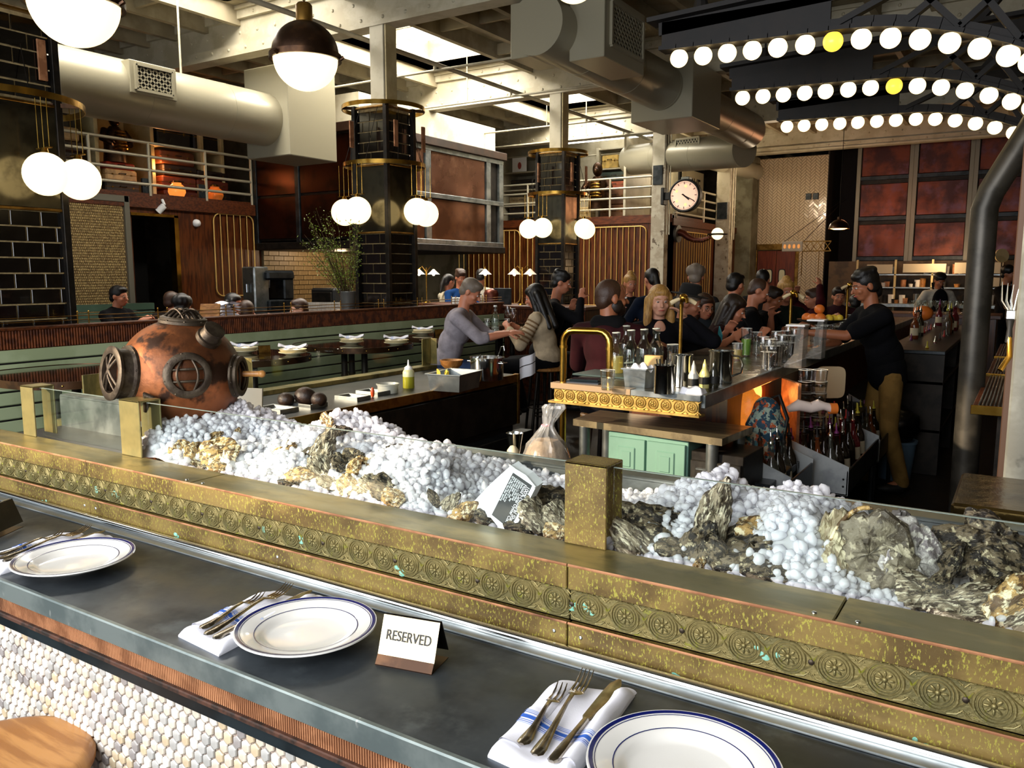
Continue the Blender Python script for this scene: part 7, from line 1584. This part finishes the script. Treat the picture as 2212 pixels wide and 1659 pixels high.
def person(hp,D,phi,label,top='161514',bot='16161a',skin='a',hair='short',hc='hair_k',lean=.15,sit=True,vx=.016,hy=0,hpit=.15,hands=None,sleeve='long',female=False,hoff=None,group=None,seat=True,s=1.0,hlen=.28,scarf=None,legs=True,world=None,nape=False):
    Hd=atd(hp[0],hp[1],D) if world is None else Vector(world); ph=math.radians(phi)
    fw=_r*math.cos(ph)+FH*math.sin(ph); rz=math.atan2(-fw.x,fw.y)
    hz=.83 if sit else .93*s
    base=Vector((Hd.x,Hd.y,0))-fw*lean
    t=thing('person',label,'person',(base.x,base.y,0),rz,group=group); mt=MT[SKN[skin]]
    Hl=Vector((0,lean,Hd.z)); hip=Vector((0,0,hz)); sp=(Hl-hip); P1=hip+sp*.735+Vector((0,-.015,0)); sw=(.165 if female else .19)*s
    RH=Matrix.Rotation(hy,3,'Z')@Matrix.Rotation(-hpit,3,'X')
    hd=lambda x,y,z: Hl+RH@(Vector((x,y,z))*s)
    HE=lambda x,y,z,r:('e',hd(x,y,z),tuple(v*s for v in r),RH)
    sk=[HE(0,-.012,.022,(.073,.092,.086)),HE(0,.022,-.03,(.058,.066,.076)),HE(0,.040,-.078,(.040,.040,.030)),HE(0,.068,.014,(.046,.020,.012)),
        HE(.076,-.008,-.012,(.011,.020,.030)),HE(-.076,-.008,-.012,(.011,.020,.030)),('c',hd(0,.085,.004),hd(0,.106,-.028),.007*s,.0125*s),HE(0,.082,-.062,(.022,.010,.009)),
        HE(.038,.058,-.030,(.020,.022,.02)),HE(-.038,.058,-.030,(.020,.022,.02)),
        ('c',P1+Vector((0,.0,-.03)),hd(0,-.02,-.07),.056*s if not female else .046*s,.052*s if not female else .044*s)]
    cst=[('e',hip+Vector((0,0,.02)),(.150*s,.115*s,.12*s),None),('e',hip.lerp(P1,.35),(.132*s,.098*s,.15*s),None),('e',hip.lerp(P1,.70)+Vector((0,.012,0)),(.152*s,.112*s,.16*s),None)]
    SL=[Vector((q*sw,P1.y-.005,P1.z-.055)) for q in (-1,1)]
    sk+=cst+[('c',SL[0],SL[1],.055*s,.055*s),('c',P1+Vector((0,0,-.01)),SL[0],.045*s,.05*s),('c',P1+Vector((0,0,-.01)),SL[1],.045*s,.05*s)]
    g=1.0; inf=.012
    sh=[(k,c,tuple(v+inf+.006 for v in r),R) for k,c,r,R in cst]+[('c',SL[0],SL[1],.055*s+inf,.055*s+inf),('c',P1+Vector((0,0,-.015)),SL[0],.048*s+inf,.052*s+inf),('c',P1+Vector((0,0,-.015)),SL[1],.048*s+inf,.052*s+inf)]
    if female: 
        for q in (-1,1): c=hip.lerp(P1,.66)+Vector((q*.065,.085,0)); sk.append(('e',c,(.052,.045,.052),None)); sh.append(('e',c,(.062,.055,.062),None))
    if not sit: sh.append(('e',hip+Vector((0,-.005,-.04)),(.172*s,.135*s,.13*s),None))
    HL=hands or [(-.16,.40,1.12),(.16,.40,1.12)]
    for q,Sh,Ht in zip((-1,1),SL,HL):
        hint=Vector((q*.6,-.5,-.8)) if len(Ht)<4 else Vector(Ht[3]); El,Hn=ik(Sh,Ht[:3],.285*s,.255*s,hint)
        sk+=[('c',Sh,El,.048*s,.038*s),('c',El,El.lerp(Hn,.45),.038*s,.037*s),('c',El.lerp(Hn,.45),Hn,.037*s,.024*s)]
        pn=Vector((-q*.5,0,-1)) if (Hn-El).z<.12 else Vector((-q,.2,0)); hand(sk,Hn,(Hn-El),pn,q,.45,s*(.92 if female else 1))
        e_=El if sleeve!='none' else Sh.lerp(El,.2)
        if sleeve=='short': e_=Sh.lerp(El,.75)
        sh.append(('c',Sh,e_,.052*s+inf,(.046 if sleeve!='short' else .056)*s+inf))
        if sleeve=='long': sh.append(('c',El,El.lerp(Hn,.93),.040*s+inf,.028*s+inf))
        if sleeve=='rolled': sh.append(('c',El,El.lerp(Hn,.18),.044*s+inf,.042*s+inf))
    tr=[('e',hip+Vector((0,0,-.01)),(.160*s,.128*s,.115*s),None)]; shoes=[]
    for q in (-1,1):
        Hp=hip+Vector((q*.085*s,0,-.04))
        if sit: Kn=Vector((q*.13,.42*s,hz-.06)); An=Vector((q*.11,.30,.34))
        else: Kn=Vector((q*.095,.03+.03*q,hz*.54)); An=Vector((q*.10,-.02+.10*q,.09))
        if legs:
            sk+=[('c',Hp,Kn,.078*s,.052*s),('c',Kn,Kn.lerp(An,.3),.052*s,.052*s),('c',Kn.lerp(An,.3),An,.052*s,.036*s),('c',An,An+Vector((0,.13,-.045)),.034,.028)]
            tr+=[('c',Hp,Kn,.090*s,.066*s),('c',Kn,An,.066*s,.055*s)]
            shoes+=[('e',An+Vector((0,.06,-.045)),(.048,.135,.042),None),('c',An,An+Vector((0,0,-.03)),.05,.045)]
    b=vox(sk,vx*.62 if vx<.012 else vx*.8,mt,'body',t,4)
    vox(sh,vx,cm(top),'shirt',t,5)
    if legs: vox(tr,vx,cm(bot),'trousers',t,5); vox(shoes,vx,MT['blk'],'shoes',t,3)
    hm_=MT[hc]
    hs=[HE(0,-.022,.036,(.083,.097,.086)),HE(0,-.06,-.02,(.068,.052,.06))]
    if hair=='buzz': hs=[HE(0,-.020,.024,(.0775,.093,.086)),HE(0,-.058,-.02,(.066,.046,.06))]
    if hair in ('short','messy'): hs+=[HE(0,.028,.078,(.066,.055,.036))]
    if hair=='messy': hs+=[HE(.03*q,-.03+.03*w,.095,(.045,.045,.035)) for q in (-1,0,1) for w in (-1,0,1)]
    if hair=='curly': hs+=[HE(.055*math.cos(a),-.03+.055*math.sin(a),.06,(.05,.05,.06)) for a in [k*PI/4 for k in range(8)]]+[HE(0,-.03,.10,(.06,.06,.045))]
    if hair in ('long','pony'):
        hs+=[HE(0,.010,.065,(.070,.070,.045))]
        if hair=='long':
            for q in (-1,1):
                hs+=[('c',hd(q*.066,.012,.035),hd(q*.084,.005,-.10),.026,.030),('c',hd(q*.084,.005,-.10),hd(q*.095,.02,-.10-hlen*.9),.034,.020),('c',hd(q*.07,-.05,0),hd(q*.085,-.05,-.1-hlen),.036,.026)]
            hs+=[('c',hd(0,-.07,0),hd(0,-.085,-.10-hlen),.055,.035)]
        else: hs+=[('c',hd(0,-.10,.03),hd(0,-.125,-.08),.035,.038),('c',hd(0,-.125,-.08),hd(.02,-.15,-.10-hlen),.036,.014)]
    if nape: hs+=[HE(0,-.075,-.05,(.058,.040,.07)),HE(.062,-.03,-.02,(.02,.045,.045)),HE(-.062,-.03,-.02,(.02,.045,.045))]
    if hair=='bun': hs+=[HE(0,-.02,.115,(.045,.045,.04)),HE(0,.01,.07,(.07,.07,.04))]
    h_=vox(hs,max(.008,vx*.7),hm_,'hair',t,3)
    # eyes, brows, lips
    for q in (-1,1):
        M().ell(hd(q*.028,.0775,.001),(.0105*s,.0095*s,.0062*s),12,8).build('eye',MT['eyew'],t,smooth=True,local=True)
        M().ell(hd(q*.028,.0852,.0005),(.0055*s,.0035*s,.0052*s),10,7).build('iris',MT['hair_k'],t,smooth=True,local=True)
        M().tube([hd(q*.012,.089,.020),hd(q*.030,.088,.025),hd(q*.046,.074,.020)],.0032*s,6).build('eyebrow',hm_,t,smooth=True,local=True)
    M().tube([hd(-.022,.085,-.060),hd(-.008,.0935,-.058),hd(0,.0925,-.060),hd(.008,.0935,-.058),hd(.022,.085,-.060)],.0045*s,8,rad=[.002,.0048,.0048,.0048,.002]).build('lips',MT['lip'],t,smooth=True,local=True)
    if seat and sit: stool(base.x,base.y,'high stool under the '+label.replace('person','diner',1)[:0]+' '.join(label.split()[:9]))
    t['_']=0; del t['_']
    return t,dict(hd=hd,P1=P1,hip=hip,Hl=Hl,RH=RH,SL=SL,sw=sw)
# --- the bartender
bt,q=person((1868,616),6.05,178,'person, bartender in black short sleeved shirt and khaki trousers standing right of the bar',top='0d0e12',bot='7d6236',skin='b',hair='messy',hc='hair_k',lean=.20,sit=False,vx=.010,hy=.05,hpit=.32,hands=[(-.10,.62,1.22,(-.3,-.4,-1)),(.12,.56,1.08,(.3,-.4,-1))],sleeve='short',s=1.0,nape=True,world=tuple(atd(1868,616,6.05)))
vox([('e',(0,-.01,.88),(.165,.135,.12),None),('e',(0,.02,1.04),(.155,.13,.16),None)],.012,cm('0d0e12'),'shirt_tail',bt)
M().torus((0,0,0),.036,.010,18,8).v
# --- couple at the high table
person((1018,630),7.4,-12,'person, grey haired man in a pale grey shirt leaning on the high table',top='9b949b',bot='31415f',skin='a',hair='short',hc='hair_g',lean=.26,vx=.011,hpit=.55,hands=[(-.05,.60,1.12),(.10,.62,1.12)],sleeve='rolled')
w_,q=person((1155,640),7.9,160,'person, woman with long dark hair in a cream jumper with striped sleeves',top='b8a68a',bot='121214',skin='a',hair='long',hc='hair_k',lean=.14,vx=.011,hpit=.40,hands=[(-.12,.36,1.12),(.14,.34,1.10)],female=True,hlen=.24)
for S_,El in ((q['SL'][0],None),(q['SL'][1],None)):
    e_,h_=ik(S_,(-.12,.36,1.12) if S_.x<0 else (.14,.34,1.10),.285,.255,Vector((.6 if S_.x>0 else -.6,-.5,-.8)))
    for k in range(6):
        c=S_.lerp(e_,.12+.14*k); d=(e_-S_).normalized(); M().cyl(c-d*.008,c+d*.008,.0665,.0655,18).build('tan_stripe',cm('7c6348'),w_,smooth=50,local=True)
p=atd(1140,775,7.5); nn_=thing('lap_napkin','white napkin with dark stripes hanging from the striped woman\'s lap','napkin',tuple(p),.9); m=M(); m.grid(lambda u,v:((u-.5)*.16,.02*math.sin(u*7),-.20*v+.03*math.sin(v*3)+.06*u),14,12); m.build('cloth',MT['linen'],nn_,smooth=True,local=True); m=M(); m.grid(lambda u,v:((u-.5)*.161,.02*math.sin(u*7)-.002,-.20*(.55+.04*v)+.03*math.sin((.55+.04*v)*3)+.06*u),14,1); m.build('woven_stripe',MT['black'],nn_,smooth=True,local=True)
person((1213,610),8.3,-5,'person, black haired man in black behind the woman in stripes, hands raised',top='131316',hair='messy',hc='hair_k',lean=.20,vx=.013,hpit=.25,hands=[(-.08,.30,1.28),(.10,.40,1.40)])
# --- bar customers
b4,q=person((1322,642),5.25,58,'person, balding bearded man in a dark maroon jumper with his back to us',top='2b0f14',bot='14141a',skin='b',hair='buzz',hc='hair_b',lean=.06,vx=.011,hy=-.75,hpit=.05,hands=[(-.20,.42,1.14),(.22,.40,1.14)],s=1.06)
vox([('e',q['hd'](0,.050,-.075),(.052,.046,.045),q['RH']),('e',q['hd'](.045,.02,-.05),(.022,.045,.05),q['RH']),('e',q['hd'](-.045,.02,-.05),(.022,.045,.05),q['RH'])],.008,MT['hair_d'],'beard',b4)
vox([('c',q['P1']+Vector((-.07,-.02,.01)),q['P1']+Vector((.07,-.02,.01)),.058,.058)],.012,cm('101012'),'collar',b4)
b5,q=person((1425,650),5.95,-96,'person, woman with long blonde hair in a black jacket facing the camera',top='15151a',bot='15151a',skin='c',hair='long',hc='hair_y',lean=.05,vx=.010,hy=.12,hpit=.08,hands=[(-.18,.22,1.34,(-1,0,-.8)),(.17,.30,1.10)],female=True,hlen=.27)
vox([('e',q['hip'].lerp(q['P1'],.88)+Vector((0,.098,0)),(.050,.022,.085),None)],.008,MT['skin3'],'neckline',b5)
b6,q=person((1490,655),6.4,-22,'person, man in a black felt hat and black t-shirt holding a phone at the bar',top='0f0f12',skin='a',hair='short',hc='hair_g',lean=.16,vx=.011,hpit=.30,hands=[(-.08,.44,1.20),(.06,.50,1.16)],sleeve='short')
hr=M(); RH4=T(q['Hl'])@q['RH'].to_4x4()
hr.lathe([(.0,.155),(.055,.155),(.078,.145),(.086,.115),(.092,.065),(.145,.060),(.150,.064),(.095,.072),(.09,.075)],(0,-.012,0),32,mat=RH4@RX(.12)); hr.build('felt_hat',mk('black_felt','#121010',rough=.95),b6,smooth=50,local=True)
M().torus((0,-.012,.078),.0925,.010,28,6).v
for q_ in (-1,1): M().torus(q['hd'](q_*.03,.092,.0),.018,.002,16,5,'Y').build('spectacle_rim',MT['black'],b6,smooth=True,local=True)
p=atd(1556,722,6.15); t=thing('mobile_phone','slim teal lit phone held by the man in the hat','phone',tuple(p),math.radians(30)); M().bev(-.004,-.065,-.035,.004,.065,.035,.003,mat=RX(.5)).build('phone_body',mk('teal_phone','#2f6a70',rough=.2,emit=.15),t,local=True)
b7,_q=person((1522,662),7.2,-70,'person, red haired woman with glasses between the hatted man and the dark haired woman',top='2c3238',skin='a',hair='long',hc='hair_b',lean=.10,vx=.013,hpit=.2,hlen=.06,female=True)
for q_ in (-1,1): M().torus(_q['hd'](q_*.03,.092,.0),.019,.002,16,5,'Y').build('spectacle_rim',MT['black'],b7,smooth=True,local=True)
person((1586,668),6.6,-28,'person, dark haired woman in a dark red top looking down at the bar',top='2a1214',skin='a',hair='long',hc='hair_d',lean=.20,vx=.012,hpit=.40,female=True,hlen=.14,hands=[(-.08,.40,1.14),(.10,.42,1.14)])
person((1590,615),8.1,35,'person, black haired man in grey behind the dark red woman, head turned away',top='4b4d4a',skin='a',hair='short',hc='hair_k',lean=.10,vx=.014)
person((1640,628),7.5,-15,'person, close cropped man in a black t-shirt looking down with hands raised',top='101116',skin='a',hair='buzz',hc='hair_b',lean=.18,vx=.013,hpit=.45,hands=[(-.10,.30,1.26,(-1,0,-1)),(.14,.44,1.14)],sleeve='short')
person((1669,645),7.95,-35,'person, young dark haired person in black right of the close cropped man',top='15151a',skin='b',hair='short',hc='hair_d',lean=.14,vx=.014,hpit=.3)
person((1698,628),8.2,-85,'person, woman with sunlit hair in a dark green top facing the camera',top='1a211c',skin='a',hair='bun',hc='hair_y',lean=.08,vx=.014,hpit=.15,female=True)
person((1362,612),9.8,-78,'person, small blonde woman in black far behind the balding man',top='15151a',skin='a',hair='bun',hc='hair_y',lean=.05,vx=.016,female=True)
person((1407,603),9.0,110,'person, black haired woman in navy with her back turned left of the blonde woman',top='141c2b',skin='a',hair='pony',hc='hair_k',lean=.05,vx=.015,female=True,hlen=.2)
person((1503,598),8.6,70,'person, curly grey haired head rising behind the felt hat',top='2b2a2a',skin='a',hair='curly',hc='hair_g',lean=.05,vx=.015)
person((1648,604),9.6,60,'person, black haired head just behind the close cropped man',top='22201f',skin='a',hair='short',hc='hair_k',lean=.05,vx=.016)
person((1757,645),9.2,175,'person, maroon top with raised elbow right of the woman with sunlit hair',top='3b1218',skin='a',hair='short',hc='hair_b',lean=.10,vx=.015,hands=[(-.22,.10,1.52,(-1,.3,.3)),(.16,.25,1.45,(1,0,-.5))])
person((1812,640),9.9,-100,'person, man in plum shirt facing us left of the bartender',top='3b2228',skin='a',hair='short',hc='hair_d',lean=.06,vx=.016)
person((1846,655),11.4,80,'person, dark head and green shoulders just left of the bartender\'s face',top='2a3628',skin='b',hair='short',hc='hair_k',lean=.05,vx=.016)
# --- kitchen and room staff
ch,q=person((2030,606),13.2,-95,'person, cook in white shirt, black cap and black apron behind the glasses',top='b9b3a6',bot='15151a',skin='b',hair='short',hc='hair_k',lean=.12,sit=False,vx=.016,hpit=.5,hands=[(-.25,.30,1.05),(.25,.30,1.05)],sleeve='short')
vox([('e',Vector((0,.185,1.20)),(.13,.055,.22),None),('e',Vector((0,.15,.92)),(.18,.06,.28),None),('c',Vector((-.08,.10,1.38)),Vector((-.07,.02,1.50)),.02,.02),('c',Vector((.08,.10,1.38)),Vector((.07,.02,1.50)),.02,.02)],.014,cm('111114'),'apron',ch); vox([HEq for HEq in [('e',q['hd'](0,-.02,.075),(.095,.105,.05),q['RH'])]],.01,MT['blk'],'cap',ch)
person((2180,592),12.2,-60,'person, dark haired head between the pipe post and the fork tap',top='1a1512',skin='b',hair='curly',hc='hair_k',lean=.05,sit=False,vx=.018)
person((995,600),12.0,-60,'person, man in a bright blue shirt behind the grey haired man',top='173a6b',skin='a',hair='messy',hc='hair_b',lean=.06,sit=False,vx=.015,hpit=.3,s=.97)
person((970,608),12.3,40,'person, woman in white with dark hair left of the man in blue',top='b3a891',skin='a',hair='pony',hc='hair_k',lean=.04,sit=False,vx=.016,female=True,s=.95,hlen=.1)
sp_,q=person((1040,597),12.4,75,'person, dark haired waiter in white shirt with black braces under the single lamp',top='c0b8aa',skin='a',hair='short',hc='hair_k',lean=.04,sit=False,vx=.015,s=.97)
# --- booth at left
person((258,640),9.0,-12,'person, dark haired man in a black polo shirt in the left booth',top='0f0f13',skin='a',hair='short',hc='hair_k',lean=.12,vx=.013,hpit=.1,hands=[(-.1,.42,1.12),(.12,.42,1.12)])
person((394,664),8.2,100,'person, dark curly head seen from behind above the partition',top='141212',skin='b',hair='curly',hc='hair_k',lean=.05,vx=.014)
person((372,652),9.3,80,'person, light brown head behind the dark curly head',top='2a2420',skin='a',hair='short',hc='hair_b',lean=.05,vx=.016)
bb,q=person((505,655),9.4,-10,'person, dark haired woman with blue glasses in her hair in the left booth',top='17161a',skin='a',hair='long',hc='hair_k',lean=.08,vx=.014,female=True,hlen=.10)
person((532,672),8.9,110,'person, brown head seen from behind beside the woman with glasses',top='1a1614',skin='a',hair='short',hc='hair_b',lean=.05,vx=.016)
person((645,668),9.1,-150,'person, flushed face of a red haired man below the brick wall',top='4a4038',skin='c',hair='short',hc='hair_b',lean=.06,vx=.015)
t=thing('napkin_stack','tall crumpled stack of white napkins behind the booth partition','napkins',tuple(atd(488,640,8.6))[:2]+(1.07,)); z=0
for k in range(9): o=M(); a=k*.7; o.grid(lambda u,v:((u-.5)*.24+.015*math.cos(a),(v-.5)*.2,.02+k*.032+.010*math.sin(u*8+a)+.012*math.sin(v*6+a)),12,10); o.build('napkin_fold',MT['linen'],t,smooth=True,local=True)
t=thing('wine_list','tan clipboard menu standing in the booth','menu',tuple(atd(447,668,8.2))[:2]+(1.07,),.6); M().bev(-.10,-.01,0,.10,.01,.30,.003,mat=RX(-.4)).build('board',MT['oak'],t,local=True)
